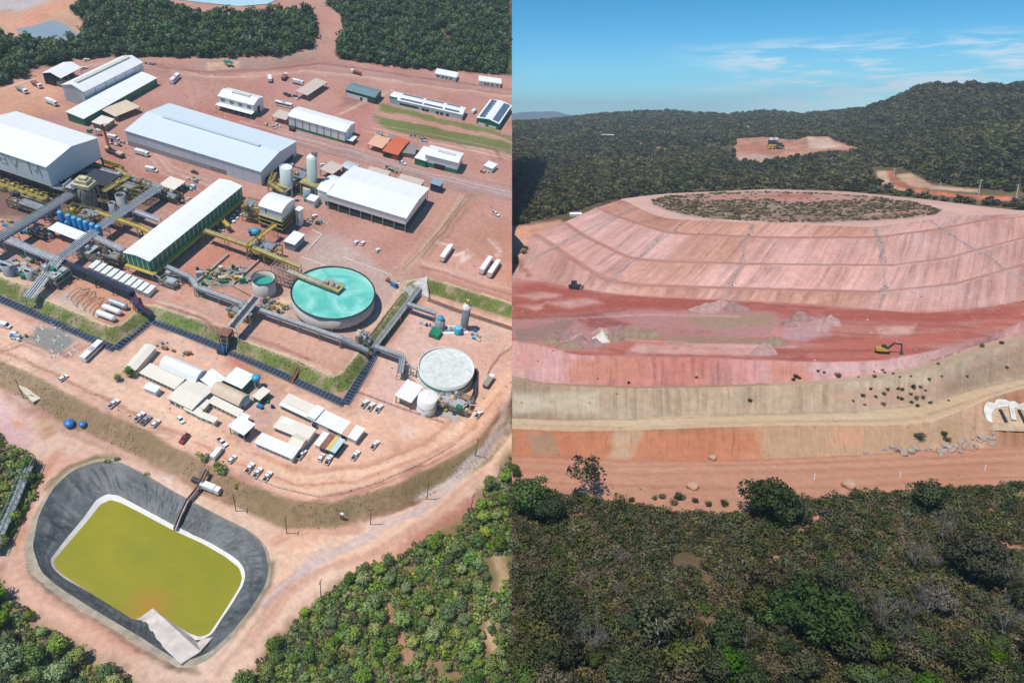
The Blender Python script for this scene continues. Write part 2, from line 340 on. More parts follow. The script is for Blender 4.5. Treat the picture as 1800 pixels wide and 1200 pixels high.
STROKL = [ # albedo, width m, strength, line
 (c8(214, 176, 156), .9, .8, [(-60, 175), (60, 138), (110, 122), (180, 112), (300, 117), (360, 136), (450, 136), (540, 124), (640, 134), (760, 152), (900, 170)]), (c8(136, 78, 64), 1.2, .7, [(250, 112), (330, 124), (380, 128), (470, 122), (560, 112), (640, 122), (760, 140), (900, 158)]), (c8(206, 150, 130), .8, .7, [(330, 140), (336, 170), (345, 195), (380, 210), (470, 232), (560, 258)]), (c8(146, 88, 74), 1., .6, [(300, 200), (400, 220), (520, 252), (620, 280), (760, 318), (900, 352)]),
 (c8(190, 160, 150), 1.6, .7, [(430, 214), (520, 240), (640, 272), (760, 306), (900, 338)]), (c8(210, 190, 180), .8, .6, [(640, 276), (760, 311), (900, 344)]), (c8(150, 112, 104), 1., .6, [(640, 270), (760, 302), (900, 333)]), (c8(214, 180, 166), .9, .7, [(275, 230), (260, 250), (300, 300), (400, 340)]),
 (c8(216, 186, 160), .7, .7, [(600, 200), (640, 180), (690, 158)]), (c8(220, 190, 160), .6, .7, [(655, 226), (700, 236), (800, 252), (900, 276)]), (c8(206, 150, 130), 1., .7, [(664, 204), (760, 222), (900, 250)]), (c8(120, 90, 78), 1.6, .6, [(722, 240), (800, 250), (870, 262), (880, 280)]),
 (c8(206, 168, 140), .8, .8, [(812, 342), (770, 402), (730, 452), (706, 480)]), (c8(150, 118, 96), .8, .8, [(826, 342), (784, 400), (742, 450)]), (c8(222, 190, 166), .6, .8, [(745, 462), (800, 480), (900, 512)]), (c8(150, 106, 92), .7, .7, [(745, 468), (800, 486), (900, 520)]), (c8(236, 210, 200), 1.2, .7, [(800, 450), (815, 444), (812, 462), (822, 450)]), (c8(236, 210, 200), 1., .7, [(770, 428), (786, 432)]), (c8(232, 200, 186), 1., .6, [(860, 420), (880, 440), (870, 450)]),
 (c8(222, 186, 160), .7, .8, [(275, 530), (340, 552), (402, 575), (516, 625), (582, 655)]), (c8(150, 96, 80), .6, .7, [(300, 543), (400, 582), (500, 616), (545, 632)]), (c8(226, 196, 164), 1.2, .7, [(0, 480), (60, 503), (100, 528), (166, 558)]), (c8(196, 120, 90), 1., .6, [(350, 470), (330, 500), (310, 530)]),
 (c8(186, 120, 92), .7, .7, [(-40, 600), (60, 640), (160, 690), (250, 735), (330, 768)]), (c8(236, 196, 164), .9, .6, [(-40, 575), (60, 612), (150, 650), (250, 705), (330, 750), (420, 795), (520, 835), (640, 835), (760, 790), (850, 720), (890, 660)]), (c8(196, 134, 104), .7, .6, [(340, 775), (430, 820), (520, 848), (620, 850), (740, 806), (830, 752), (880, 690)]), (c8(200, 138, 108), .8, .6, [(440, 800), (540, 830), (640, 825), (740, 780), (800, 735)]), (c8(150, 100, 80), .8, .7, [(0, 618), (40, 605), (108, 630), (150, 608)]),
 (c8(176, 116, 96), .7, .7, [(560, 880), (640, 862), (740, 822), (840, 768), (885, 705)]), (c8(120, 84, 70), .7, .7, [(735, 880), (690, 900), (640, 915)]), (c8(232, 214, 206), 1., .7, [(735, 872), (800, 838), (850, 786), (880, 735), (896, 690)]),
 (c8(232, 196, 166), 1.2, .6, [(480, 985), (600, 955), (720, 900), (820, 835), (890, 770)]), (c8(190, 140, 118), .9, .6, [(440, 1130), (500, 1050), (560, 1000), (660, 965), (760, 905), (850, 830)]), (c8(206, 186, 184), 1.2, .7, [(470, 1065), (540, 1000), (640, 945), (740, 895), (830, 825), (893, 750)]), (c8(196, 142, 116), 1., .6, [(480, 960), (520, 940), (640, 930)]),
 (c8(196, 136, 108), 1., .6, [(100, 790), (60, 860), (28, 950), (25, 990), (70, 1045), (150, 1095), (240, 1150)]), (c8(150, 124, 100), .9, .8, [(54, 970), (60, 1010), (90, 1040), (160, 1087), (250, 1142), (300, 1172), (340, 1180)]), (c8(126, 108, 84), .9, .8, [(300, 1172), (350, 1160), (405, 1120), (445, 1072), (472, 1032), (478, 990)]), (c8(196, 150, 126), 1., .6, [(380, 1190), (430, 1130), (480, 1060), (540, 1010)]), (c8(120, 116, 70), 1.2, .7, [(88, 860), (130, 818), (172, 804), (205, 806)]), (c8(190, 136, 108), .8, .5, [(120, 760), (200, 800), (300, 840), (400, 890)]), (c8(196, 140, 112), .7, .6, [(80, 752), (95, 745), (98, 758), (85, 762), (78, 756)]),
 (c8(206, 170, 132), 1.6, .8, [(872, 975), (885, 1020), (870, 1080), (858, 1110), (875, 1160), (885, 1195)]), (c8(206, 150, 122), 1.2, .7, [(678, 1045), (690, 1095), (715, 1140), (720, 1175)])]
def paint_left(X, Y, Z, d1, d2, d3, i3):
    n = X.size; C = np.tile(DIRT, (n, 1))
    P = np.stack([X, Y], -1)
    wx = X+(fbm(X*.09, Y*.09, 1)-.5)*9+(fbm(X*.5, Y*.5, 4)-.5)*3; wy = Y+(fbm(X*.09, Y*.09, 2)-.5)*9+(fbm(X*.5, Y*.5, 6)-.5)*3
    px = projL(np.stack([X, Y, Z], -1))
    for c, fe, poly in PAINT:
        pts = [gp(x, y) for x, y in poly]; a = np.array(pts)
        m = (X > a[:, 0].min()-fe-6) & (X < a[:, 0].max()+fe+6) & (Y > a[:, 1].min()-fe-6) & (Y < a[:, 1].max()+fe+6)
        if not m.any(): continue
        d, i = sdist(wx[m], wy[m], pts); s = np.where(i, d, -d); w = sm(.5+s/(2*fe))[:, None]*.92
        C[m] = C[m]*(1-w)+c*w
    # grass on the upper bank, bare streaks
    g = sm(d1/1.2)*sm((WUP+.6-d1)/1.2); g = g*np.where(d1 <= 0, 0, 1)
    nz = fbm(X*.3, Y*.3, 9); gg = (g*np.clip(nz*2.2-.15, 0, 1))[:, None]
    gc = GREEN*(0.75+.6*fbm(X*.12, Y*.12, 3))[:, None]
    C = C*(1-g[:, None])+PALE*.8*g[:, None]; C = C*(1-gg)+gc*gg
    crest = np.exp(-((d1-.2)/.9)**2)[:, None]*np.where(d1 > 0, 1, .0)[:, None]*.85; C = C*(1-crest)+c8(222, 200, 164)*crest
    # lower bank : dry tan grass, gullies
    t = (d2+fbm(X*.12, Y*.12, 5)*2-1)
    g2 = sm(t/1.5)*sm((WLOW+1-t)/2); st = fbm(X*.8, Y*.8, 12); ph = fbm(X*.04, Y*.04, 21)
    g2c = SLOPE*(.62+.45*st+.35*fbm(X*1.6, Y*.5, 66, 3))[:, None]; gr = np.clip((ph-.42)*3, 0, 1)*np.clip(st*2-.5, 0, 1)
    g2c = g2c*(1-gr[:, None]*.7)+c8(116, 112, 60)*gr[:, None]*.7
    C = C*(1-g2[:, None])+g2c*g2[:, None]
    # forest floor
    for fi, poly in enumerate(FOREST_L):
        pts = [gp(x, y) for x, y in poly]; a = np.array(pts)
        d, i = sdist(wx, wy, pts); s = np.where(i, d, -d); w = (sm(.5+s/8)*np.clip(.55+fbm(X*.07, Y*.07, 8)*.75, 0, 1))[:, None]
        C = C*(1-w)+(FLOOR if fi < 2 else c8(128, 116, 74))*w
    rr = random.Random(5); ST2 = list(STROKL)
    for c, w, st, ln_ in STROKL:
        for _ in range(3):
            dx, dy = rr.uniform(-14, 14), rr.uniform(-9, 9); k = rr.choice((.72, .8, 1.12, 1.18)); ST2.append((np.minimum(c*k, .9), .55, st*rr.uniform(.35, .7), [(x+dx+rr.uniform(-3, 3), y+dy+rr.uniform(-2, 2)) for x, y in ln_]))
    for c, w, st, ln_ in ST2:
        a = np.array([gp(x, y)[:2] for x, y in ln_]); m = (X > a[:, 0].min()-9) & (X < a[:, 0].max()+9) & (Y > a[:, 1].min()-9) & (Y < a[:, 1].max()+9)
        if not m.any(): continue
        d, _ = sdist(X[m]+(wx[m]-X[m])*.35, Y[m]+(wy[m]-Y[m])*.35, a, False); w_ = max(w, .65); k = (np.exp(-(d/w_)**2)*st*np.clip(.45+fbm(X[m]*.15, Y[m]*.15, 19, 3)*.9, 0, 1))[:, None]; C[m] = C[m]*(1-k)+c*k
    gcol = C.mean(1, keepdims=True); C = (gcol+(C-gcol)*np.where(C[:, 1:2] > C[:, 0:1], 1., .88))*1.02
    # wheel-rut scale streaks
    C *= (.9+.2*fbm(X*.03, Y*.03, 30)[:, None])
    return np.clip(C, 0, 1)
def left_ground():
    cs = .95; xs = np.arange(-600, 40, cs); ys = np.arange(10, 760, cs)
    X, Y = np.meshgrid(xs, ys, indexing='ij'); nx, ny = X.shape; X = X.ravel(); Y = Y.ravel()
    Z, d1, d2, d3, i3 = zfield(X, Y)
    slope = np.clip(d1, 0, WUP)*(WUP-np.clip(d1, 0, WUP))/14+np.clip(d2, 0, WLOW)*(WLOW-np.clip(d2, 0, WLOW))/22
    Zn = Z+(fbm(X*.05, Y*.05, 40)-.5)*.5*np.where(i3, 0, 1)*np.clip(np.minimum(d3/6, 1), 0, 1)+(fbm(X*.5, Y*.5, 41)-.5)*.22*np.clip(slope, .25, 2)
    C = paint_left(X, Y, Z, d1, d2, d3, i3)
    P = np.stack([X, Y, Zn, np.ones_like(X)], -1)
    W = P @ MLn.T; wx = W[:, 0]
    idx = np.arange(nx*ny).reshape(nx, ny)
    Q = np.stack([idx[:-1, :-1], idx[1:, :-1], idx[1:, 1:], idx[:-1, 1:]], -1).reshape(-1, 4)
    vis = projL(np.stack([X, Y, Zn], -1)); ok = (vis[:, 0] > -260) & (vis[:, 1] > -34) & (vis[:, 1] < 1420)
    keep = (wx[Q] < -.05).any(1) & ok[Q].any(1); Q = Q[keep]
    # verge of the terrain: slide the last vertices onto the boundary plane
    used = np.unique(Q); over = used[wx[used] > -.05]
    gx = MLn[0, 0]; P[over, 0] -= (wx[over]+.05)/gx
    re = -np.ones(nx*ny, int); re[used] = np.arange(len(used))
    o = npmesh('ground', P[used, :3], re[Q], groundmat('plant_earth', .03, .45, 3., .17, .45), ML, C[used])
    e = over; Wv = (P[e] @ MLn.T)[:, :3]; k = np.argsort(Wv[:, 1]); Wv = Wv[k]; Wv[:, 0] = -.02
    keep_ = np.concatenate([[True], np.diff(Wv[:, 1]) > .05]); Wv = Wv[keep_]; m_ = len(Wv); lo_ = Wv.copy(); lo_[:, 2] = np.minimum(Wv[:, 2]-15, -100); Wv[:, 2] -= .15
    ed = npmesh('earth_cut', np.vstack([Wv, lo_]), [(i, i+1, m_+i+1, m_+i) for i in range(m_-1)], mat('cut_earth', (.34, .22, .16), .95, 0, .35, .15)); tag(ed, 'cut earth face at the edge of the plant terrain', 'earth face', kind='structure')
    tag(o, 'pink and orange earth yards, banks and tracks of the ore plant', 'ground', kind='structure')
left_ground()
for nm, lb, col, pts in (('water', 'grey-blue pond among trees at the top left corner', (.28, .36, .40), [(28, 52), (60, 46), (95, 36), (118, 46), (142, 66), (128, 74), (80, 76), (45, 72)]), ('water', 'pale turquoise pond at the top edge beyond the wood', (.45, .66, .72), [(290, -30), (560, -40), (500, -6), (470, 8), (420, 12), (360, 6), (310, 0)])):
    Q = [gp(x, y)+np.array([0, 0, .35]) for x, y in pts]; o = Q[0].copy(); me = bpy.data.meshes.new('water'); me.from_pydata([tuple(q-o) for q in Q], [], [tuple(range(len(Q)))]); me.materials.append(mat('pond_'+str(len(pts))+lb[:4], col, .25, 0, .12, .02)); ob = bpy.data.objects.new('water', me); COL.objects.link(ob); place(ob, o); tag(ob, lb, 'water', kind='structure')
# ================================================================== DUMP AND HILLS (world frame)
def dense(pts, n, mode):
    P = np.array(pts, float)
    if mode == 'x':
        x = np.linspace(900, 1900, n); y = np.interp(x, P[:, 0], P[:, 1])
        if P[-1, 0] < 1900:
            s = (P[-1, 1]-P[-2, 1])/(P[-1, 0]-P[-2, 0]); y = np.where(x > P[-1, 0], P[-1, 1]+s*.6*(x-P[-1, 0]), y)
        k = 41; ker = np.hanning(k); ker /= ker.sum(); yp = np.concatenate([np.full(k//2, y[0]), y, np.full(k//2, y[-1])])
        return np.stack([x, np.convolve(yp, ker, 'valid')], -1)
    d = np.concatenate([[0], np.cumsum(np.hypot(*np.diff(P, axis=0).T))]); t = np.linspace(0, d[-1], n)
    q = np.stack([np.interp(t, d, P[:, 0]), np.interp(t, d, P[:, 1])], -1)
    k = 85; ker = np.hanning(k); ker /= ker.sum()
    for c in (0, 1):
        v = q[:, c]; vp = np.concatenate([2*v[0]-v[k//2:0:-1], v, 2*v[-1]-v[-2:-k//2-1:-1]]); q[:, c] = np.convolve(vp, ker, 'valid')
    q[0] = P[0]; return q
ROWS = [  # name, pixel line, height (m before RS), mode, subdivisions up to next row, rill depth
 ('wood', [(900, 1560), (1900, 1560)], -104, 'x', 14, 0),
 ('wood', [(900, 1200), (1900, 1200)], -101, 'x', 30, 0),
 ('wood', [(900, 1000), (1900, 1000)], -98, 'x', 40, 0),
 ('verge', [(900, 862), (1000, 866), (1100, 882), (1200, 902), (1300, 902), (1400, 880), (1500, 870), (1650, 862), (1800, 852)], -95.4, 'x', 12, .15),
 ('road', [(900, 842), (1100, 848), (1300, 850), (1500, 848), (1650, 838), (1800, 834)], -94.4, 'x', 14, .05),
 ('road', [(900, 806), (1100, 816), (1350, 811), (1500, 804), (1620, 798), (1800, 792)], -94.2, 'x', 4, .05),
 ('slopeA', [(900, 798), (1100, 808), (1350, 805), (1500, 799), (1620, 790), (1700, 786), (1800, 784)], -93.7, 'x', 26, .32),
 ('tanroad', [(900, 752), (1000, 757), (1100, 755), (1350, 746), (1560, 746), (1640, 740), (1700, 716), (1750, 694), (1800, 680)], -88, 'x', 8, .05),
 ('slopeB', [(900, 734), (1000, 738), (1100, 735), (1200, 729), (1350, 726), (1500, 722), (1600, 714), (1680, 694), (1740, 675), (1800, 664)], -87.9, 'x', 26, .25),
 ('bench', [(900, 664), (960, 676), (1100, 681), (1250, 680), (1400, 676), (1530, 669), (1650, 648), (1750, 612), (1800, 597)], [(1350, -82.8), (1480, -81.7), (1550, -81), (1650, -80.4), (1900, -80.4)], 'x', 3, .05),
 ('slopeC', [(900, 660), (960, 672), (1100, 678), (1250, 677), (1350, 673), (1480, 664), (1600, 644), (1720, 606), (1800, 584)], [(1350, -82.7), (1480, -81.6), (1550, -80.9), (1650, -80.3), (1900, -80.3)], 'x', 26, .3),
 ('pit', [(900, 598), (950, 606), (1010, 622), (1100, 626), (1250, 628), (1350, 633), (1450, 636), (1550, 633), (1650, 614), (1750, 588), (1800, 562)], -78, 'x', 44, .12),
 ('slope0', [(900, 487), (960, 495), (1000, 504), (1080, 515), (1150, 521), (1300, 528), (1450, 535), (1540, 544), (1620, 550), (1700, 544), (1800, 528), (1900, 500)], -77.2, 's', 12, .22),
 ('berm', [(936, 412.5), (942, 413), (1000, 453), (1065, 496), (1130, 503), (1350, 510), (1548, 515), (1680, 501), (1800, 467), (1900, 425)], -73.5, 's', 3, .03),
 ('slope1', [(944, 408.5), (950, 410), (1006, 449), (1072, 491), (1135, 498.5), (1350, 505), (1546, 510), (1677, 496.5), (1800, 462), (1900, 420)], -73.4, 's', 22, .34),
 ('berm', [(990, 390), (996, 393), (1018, 412), (1106, 455), (1180, 461), (1350, 466), (1570, 468), (1666, 455), (1800, 419), (1900, 380)], -65.7, 's', 3, .03),
 ('slope2', [(996, 388.5), (1002, 391), (1024, 409), (1110, 451.5), (1182, 457.5), (1350, 462), (1568, 464.3), (1663, 451.3), (1800, 415.5), (1900, 377)], -65.6, 's', 22, .34),
 ('berm', [(1047, 364.5), (1054, 366), (1076, 378), (1175, 410.5), (1350, 418.5), (1542, 418), (1639, 405), (1735, 387), (1800, 380.5), (1900, 362)], -56.7, 's', 3, .03),
 ('slope3', [(1053, 363.5), (1059, 365), (1081, 376), (1178, 407.5), (1350, 415.3), (1541, 414.8), (1637, 402.2), (1733, 385), (1800, 379), (1900, 361)], -56.6, 's', 14, .2),
 ('top', [(1092, 350.6), (1098, 350), (1142, 374), (1175, 384), (1350, 391), (1529, 398.5), (1625, 386.5), (1680, 378), (1800, 376.5), (1900, 360)], [(1350, -50.9), (1450, -52), (1529, -52.6), (1680, -52.3), (1800, -55.9), (1900, -56)], 's', 44, .04),
 ('back', [(1093, 349.6), (1100, 349), (1130, 344.5), (1175, 340), (1350, 332.5), (1487, 336.5), (1625, 350), (1720, 362), (1800, 371), (1900, 352)], [(1500, -50.8), (1625, -50.8), (1720, -52), (1800, -54.8), (1900, -55)], 's', 8, .1),
]
cR = {'wood': c8(124, 104, 74), 'verge': c8(204, 146, 112), 'road': c8(212, 150, 114), 'slopeA': c8(200, 150, 112), 'tanroad': c8(222, 192, 148), 'slopeB': c8(190, 164, 132), 'bench': c8(196, 168, 134),
      'slopeC': c8(214, 152, 142), 'pit': c8(204, 132, 116), 'slope0': c8(222, 168, 152), 'berm': c8(204, 146, 126), 'slope1': c8(220, 166, 150), 'slope2': c8(216, 162, 146), 'slope3': c8(216, 164, 146), 'top': c8(228, 182, 162), 'back': c8(210, 160, 140)}
RED = c8(188, 92, 72)
PAINTR = [  # albedo, feather px, polygon
 (RED, 8, [(900, 500), (960, 497), (1000, 510), (1100, 520), (1300, 531), (1350, 534), (1450, 541), (1540, 548), (1650, 548), (1800, 534), (1800, 558), (1650, 568), (1540, 566), (1450, 560), (1350, 552), (1200, 540), (1100, 545), (1000, 556), (900, 560)]),
 (c8(226, 170, 154), 4, [(905, 518), (960, 512), (990, 520), (940, 528)]), (c8(226, 170, 154), 4, [(960, 532), (1030, 524), (1060, 532), (1000, 542)]), (c8(226, 168, 150), 4, [(908, 538), (960, 535), (945, 545)]),
 (c8(196, 140, 130), 5, [(900, 560), (1000, 552), (1100, 545), (1350, 548), (1380, 560), (1350, 590), (1250, 600), (1150, 600), (1000, 610), (900, 590)]),
 (c8(178, 152, 118), 5, [(1190, 560), (1350, 550), (1365, 570), (1250, 580)]), (c8(172, 148, 116), 4, [(1150, 592), (1230, 590), (1352, 596), (1350, 604), (1180, 600)]),
 (c8(164, 128, 112), 4, [(905, 580), (1010, 560), (990, 590), (910, 605)]),
 (c8(168, 92, 78), 5, [(1000, 555), (1050, 550), (1110, 570), (1040, 580)]), (c8(206, 120, 96), 6, [(1050, 608), (1140, 590), (1170, 596), (1180, 618), (1060, 620)]),
 (c8(206, 112, 90), 5, [(1410, 612), (1500, 596), (1600, 590), (1700, 580), (1760, 560), (1800, 540), (1800, 556), (1700, 592), (1600, 614), (1540, 632), (1420, 634)]),
 (c8(234, 184, 166), 6, [(1540, 575), (1610, 572), (1600, 586), (1550, 586)]), (c8(230, 178, 160), 5, [(1120, 604), (1340, 606), (1335, 626), (1100, 622)]),
 (c8(206, 158, 156), 6, [(1385, 560), (1450, 556), (1460, 590), (1400, 600), (1372, 596)]), (c8(188, 112, 96), 3, [(1340, 617), (1500, 613), (1530, 618), (1500, 622), (1340, 624)]),
 # front slopes
 (c8(206, 128, 84), 10, [(900, 756), (1230, 758), (1330, 756), (1340, 806), (1230, 812), (900, 802)]), (c8(202, 168, 130), 8, [(1080, 756), (1130, 756), (1110, 806), (1070, 806)]), (c8(176, 140, 110), 6, [(925, 762), (975, 762), (985, 800), (940, 800)]),
 (c8(196, 160, 120), 10, [(1340, 750), (1640, 746), (1700, 730), (1700, 790), (1500, 800), (1340, 806)]), (c8(216, 158, 118), 8, [(1460, 756), (1520, 752), (1520, 785), (1450, 786)]),
 (c8(196, 156, 130), 8, [(1450, 690), (1560, 680), (1600, 690), (1700, 640), (1800, 600), (1800, 660), (1720, 675), (1650, 705), (1500, 722)]),
 (c8(170, 142, 112), 8, [(1650, 690), (1700, 650), (1800, 610), (1800, 660), (1700, 685)]),
 (c8(208, 192, 160), 6, [(900, 690), (960, 690), (1050, 690), (1050, 725), (900, 725)]),
 (c8(216, 172, 166), 10, [(1340, 640), (1560, 638), (1650, 618), (1760, 590), (1790, 580), (1700, 610), (1600, 645), (1340, 670)]),
 (c8(220, 142, 116), 10, [(1350, 640), (1420, 640), (1420, 668), (1355, 670)]), (c8(216, 140, 110), 9, [(1000, 632), (1120, 630), (1130, 664), (1000, 672)]), (c8(226, 160, 142), 10, [(900, 600), (950, 610), (960, 640), (905, 655)]),
 # top of the dump : planted disc with bare red patches
 (c8(150, 128, 98), 4, [(1146, 352), (1180, 344), (1260, 339), (1350, 337), (1450, 340), (1540, 347), (1620, 358), (1654, 370), (1640, 378), (1560, 386), (1450, 391), (1350, 390), (1250, 385), (1190, 374), (1150, 360)]),
 (c8(212, 152, 134), 2.5, [(1185, 352), (1230, 344), (1350, 339), (1460, 342), (1540, 350), (1480, 352), (1400, 358), (1350, 350), (1260, 352)]), (c8(196, 110, 86), 2, [(1280, 343), (1400, 341), (1460, 347), (1380, 348)]),
 (c8(150, 116, 98), 1.5, [(1350, 381), (1500, 381), (1640, 370), (1645, 373), (1510, 385), (1350, 385)]), (c8(206, 150, 132), 2, [(1520, 376), (1620, 369), (1630, 371), (1530, 379)]),
 # hills : quarry clearing, tracks
 (c8(204, 150, 124), 2, [(1290, 244), (1345, 241), (1400, 246), (1420, 240), (1455, 240), (1480, 252), (1512, 262), (1500, 268), (1440, 272), (1360, 284), (1330, 287), (1285, 282), (1294, 268)]),
 (c8(216, 192, 166), 2, [(1418, 242), (1455, 243), (1478, 256), (1450, 262), (1420, 260)]), (c8(198, 172, 148), 2, [(1290, 276), (1330, 270), (1372, 278), (1330, 287), (1286, 283)]), (c8(190, 128, 104), 2, [(1300, 256), (1360, 254), (1400, 262), (1340, 268), (1300, 264)]),
 (c8(206, 126, 96), 1.5, [(1518, 278), (1528, 279), (1532, 292), (1524, 294)]),
 (c8(208, 122, 92), 1.5, [(1555, 301), (1570, 300), (1572, 310), (1600, 330), (1680, 341), (1800, 347), (1800, 355), (1690, 349), (1600, 338), (1566, 320)]),
 (c8(214, 176, 146), 2, [(1540, 300), (1556, 300), (1568, 322), (1600, 336), (1580, 336), (1545, 322)]), (c8(212, 170, 142), 2, [(1572, 308), (1600, 304), (1640, 326), (1720, 333), (1720, 338), (1640, 333), (1600, 328)]),
 (c8(206, 160, 120), 1, [(1119, 245), (1130, 248), (1132, 257), (1126, 255)]), (c8(206, 160, 120), 1, [(1155, 258), (1174, 262), (1172, 265), (1156, 261)]), (c8(206, 170, 130), 1, [(1300, 220), (1350, 225), (1350, 229), (1308, 226)]),
 (c8(150, 120, 84), 5, [(930, 240), (1000, 246), (1020, 262), (990, 258), (940, 250)]), (c8(150, 116, 90), 5, [(1630, 155), (1700, 152), (1720, 170), (1660, 172)]), (c8(152, 122, 92), 5, [(1660, 280), (1740, 276), (1740, 292), (1690, 296)]),
 (c8(214, 164, 146), 4, [(890, 400), (945, 392), (985, 388), (1010, 501), (890, 501)]), (c8(176, 112, 94), 1.5, [(900, 448), (912, 452), (935, 486), (925, 488), (904, 460)]), (c8(206, 150, 112), 1.5, [(900, 408), (936, 404), (938, 409), (900, 413)]),
 (c8(216, 162, 134), 3, [(900, 403), (940, 396), (985, 386), (990, 392), (945, 412), (900, 424)]),
 # bare ground in the scrub
 (c8(206, 148, 112), 6, [(990, 905), (1030, 896), (1032, 906), (995, 920)]), (c8(206, 152, 116), 5, [(1430, 905), (1455, 893), (1450, 905), (1400, 950), (1350, 1010), (1310, 1060), (1298, 1062), (1340, 1000), (1390, 945)]),
 (c8(204, 146, 118), 6, [(1748, 950), (1800, 962), (1800, 978), (1750, 966)]), (c8(190, 104, 70), 5, [(1636, 1020), (1658, 1022), (1650, 1045), (1630, 1042)]), (c8(206, 152, 124), 6, [(1560, 912), (1590, 930), (1585, 950), (1555, 935)]),
 (c8(200, 146, 112), 14, [(1640, 860), (1800, 848), (1800, 905), (1700, 910), (1650, 880)]),
]
def paint_right(px, C, wob=3., flt=None):
    x = px[:, 0]+(fbm(px[:, 0]*.05, px[:, 1]*.09, 3)-.5)*wob*4; y = px[:, 1]+(fbm(px[:, 0]*.05, px[:, 1]*.12, 4)-.5)*wob*2
    for c, fe, poly in PAINTR:
        a = np.array(poly)
        if flt and not flt(a): continue
        m = (x > a[:, 0].min()-fe) & (x < a[:, 0].max()+fe) & (y > a[:, 1].min()-fe) & (y < a[:, 1].max()+fe)
        if not m.any(): continue
        d, i = sdist(x[m], y[m], a); s = np.where(i, d, -d); w = (sm(.5+s/(2*fe))*np.clip(.28+fbm(px[m, 0]*.07, px[m, 1]*.16, 57, 5)*1.15, 0, .95))[:, None]
        C[m] = C[m]*(1-w)+c*w
    return C
STROKR = [ (c8(160, 146, 136), 1.9, .6, [(1203, 390), (1190, 402), (1165, 418), (1140, 440), (1108, 462), (1080, 490), (1066, 497)]), (c8(160, 146, 136), 2.2, .6, [(1322, 394), (1312, 418), (1305, 456), (1290, 492), (1276, 522)]), (c8(162, 150, 140), 2.4, .6, [(1538, 402), (1545, 418), (1552, 462), (1555, 500), (1546, 540)]), (c8(164, 150, 140), 1.8, .6, [(1638, 390), (1660, 404), (1700, 432), (1740, 452), (1765, 474), (1795, 492)]), (c8(164, 146, 138), 2., .6, [(1112, 365), (1090, 376), (1050, 396), (1000, 420), (950, 448), (930, 462)]),
 # albedo, width px, strength, line
 (c8(150, 92, 76), 1.6, .8, [(900, 560), (1000, 556), (1100, 545)]), (c8(176, 84, 66), 2.2, .7, [(1340, 619), (1530, 616)]), (c8(160, 80, 66), 1.4, .7, [(1000, 512), (1100, 522), (1300, 532), (1450, 542)]),
 (c8(232, 190, 172), 1.6, .6, [(1100, 596), (1250, 606), (1400, 610)]), (c8(232, 190, 172), 1.3, .6, [(1000, 560), (1150, 552), (1300, 556)]), (c8(170, 84, 66), 2., .6, [(1040, 610), (1130, 622), (1340, 628), (1450, 634), (1540, 630)]),
 (c8(226, 190, 146), 2., .6, [(900, 740), (1100, 745), (1350, 737), (1560, 736), (1660, 722), (1740, 690), (1800, 672)]), (c8(180, 148, 112), 1.2, .6, [(900, 747), (1100, 751), (1350, 742), (1600, 738), (1700, 706), (1800, 676)]), (c8(176, 146, 112), 1.3, .7, [(900, 735), (1100, 737), (1350, 728), (1500, 724), (1620, 712), (1740, 677), (1800, 666)]),
 (c8(226, 170, 132), 3., .5, [(900, 818), (1100, 826), (1350, 822), (1600, 812), (1800, 804)]), (c8(190, 126, 94), 1.4, .6, [(900, 826), (1100, 833), (1350, 829), (1600, 820), (1800, 811)]), (c8(190, 126, 94), 1.4, .6, [(900, 812), (1100, 820), (1350, 816), (1600, 806), (1800, 798)]), (c8(178, 116, 86), 1.6, .7, [(900, 801), (1100, 811), (1350, 808), (1500, 801), (1620, 794), (1800, 788)]), (c8(184, 122, 90), 2., .6, [(900, 846), (1100, 854), (1300, 858), (1500, 856), (1650, 844), (1800, 838)]),
 (c8(150, 110, 82), 1.5, .6, [(900, 662), (960, 675), (1100, 680), (1250, 679), (1350, 675)]), (c8(206, 180, 140), 1.6, .7, [(1350, 674), (1480, 667), (1600, 647), (1720, 609), (1800, 590)]),
 (c8(176, 108, 88), 0.9, .6, [(1000, 453), (1065, 495), (1130, 502), (1350, 508.5), (1548, 513), (1680, 499), (1800, 465)]), (c8(172, 104, 84), 0.9, .6, [(991, 390), (1018, 412), (1106, 454), (1180, 460), (1350, 464.5), (1570, 466.5), (1666, 454), (1800, 417.5)]), (c8(172, 100, 80), 0.9, .6, [(1048, 364.5), (1076, 377.5), (1175, 409.5), (1350, 417.5), (1542, 417), (1639, 404), (1735, 386)]), (c8(196, 120, 96), 2, .6, [(905, 455), (932, 487), (960, 494)]), (c8(232, 196, 176), 1.5, .6, [(1350, 466.5), (1570, 468.5), (1666, 456), (1800, 420)]), (c8(232, 196, 176), 1.5, .6, [(1548, 515), (1680, 501.5), (1800, 468)])]  # reddish bench lines; dark strokes also paint the shade above the pale edges
def stroke(px, C, lines):
    x = px[:, 0]; y = px[:, 1]+(fbm(px[:, 0]*.06, px[:, 1]*0, 14, 3)-.5)*2.5
    for c, w, st, ln_ in lines:
        a = np.array(ln_); m = (x > a[:, 0].min()-5) & (x < a[:, 0].max()+5) & (y > a[:, 1].min()-9) & (y < a[:, 1].max()+9)
        if not m.any(): continue
        d, _ = sdist(x[m], y[m], a, False); k = (np.exp(-(d/w)**2)*st*np.clip(.5+fbm(x[m]*.05, y[m]*.1, 15, 3), 0, 1))[:, None]; C[m] = C[m]*(1-k)+c*k
    return C
NCOL = 1100
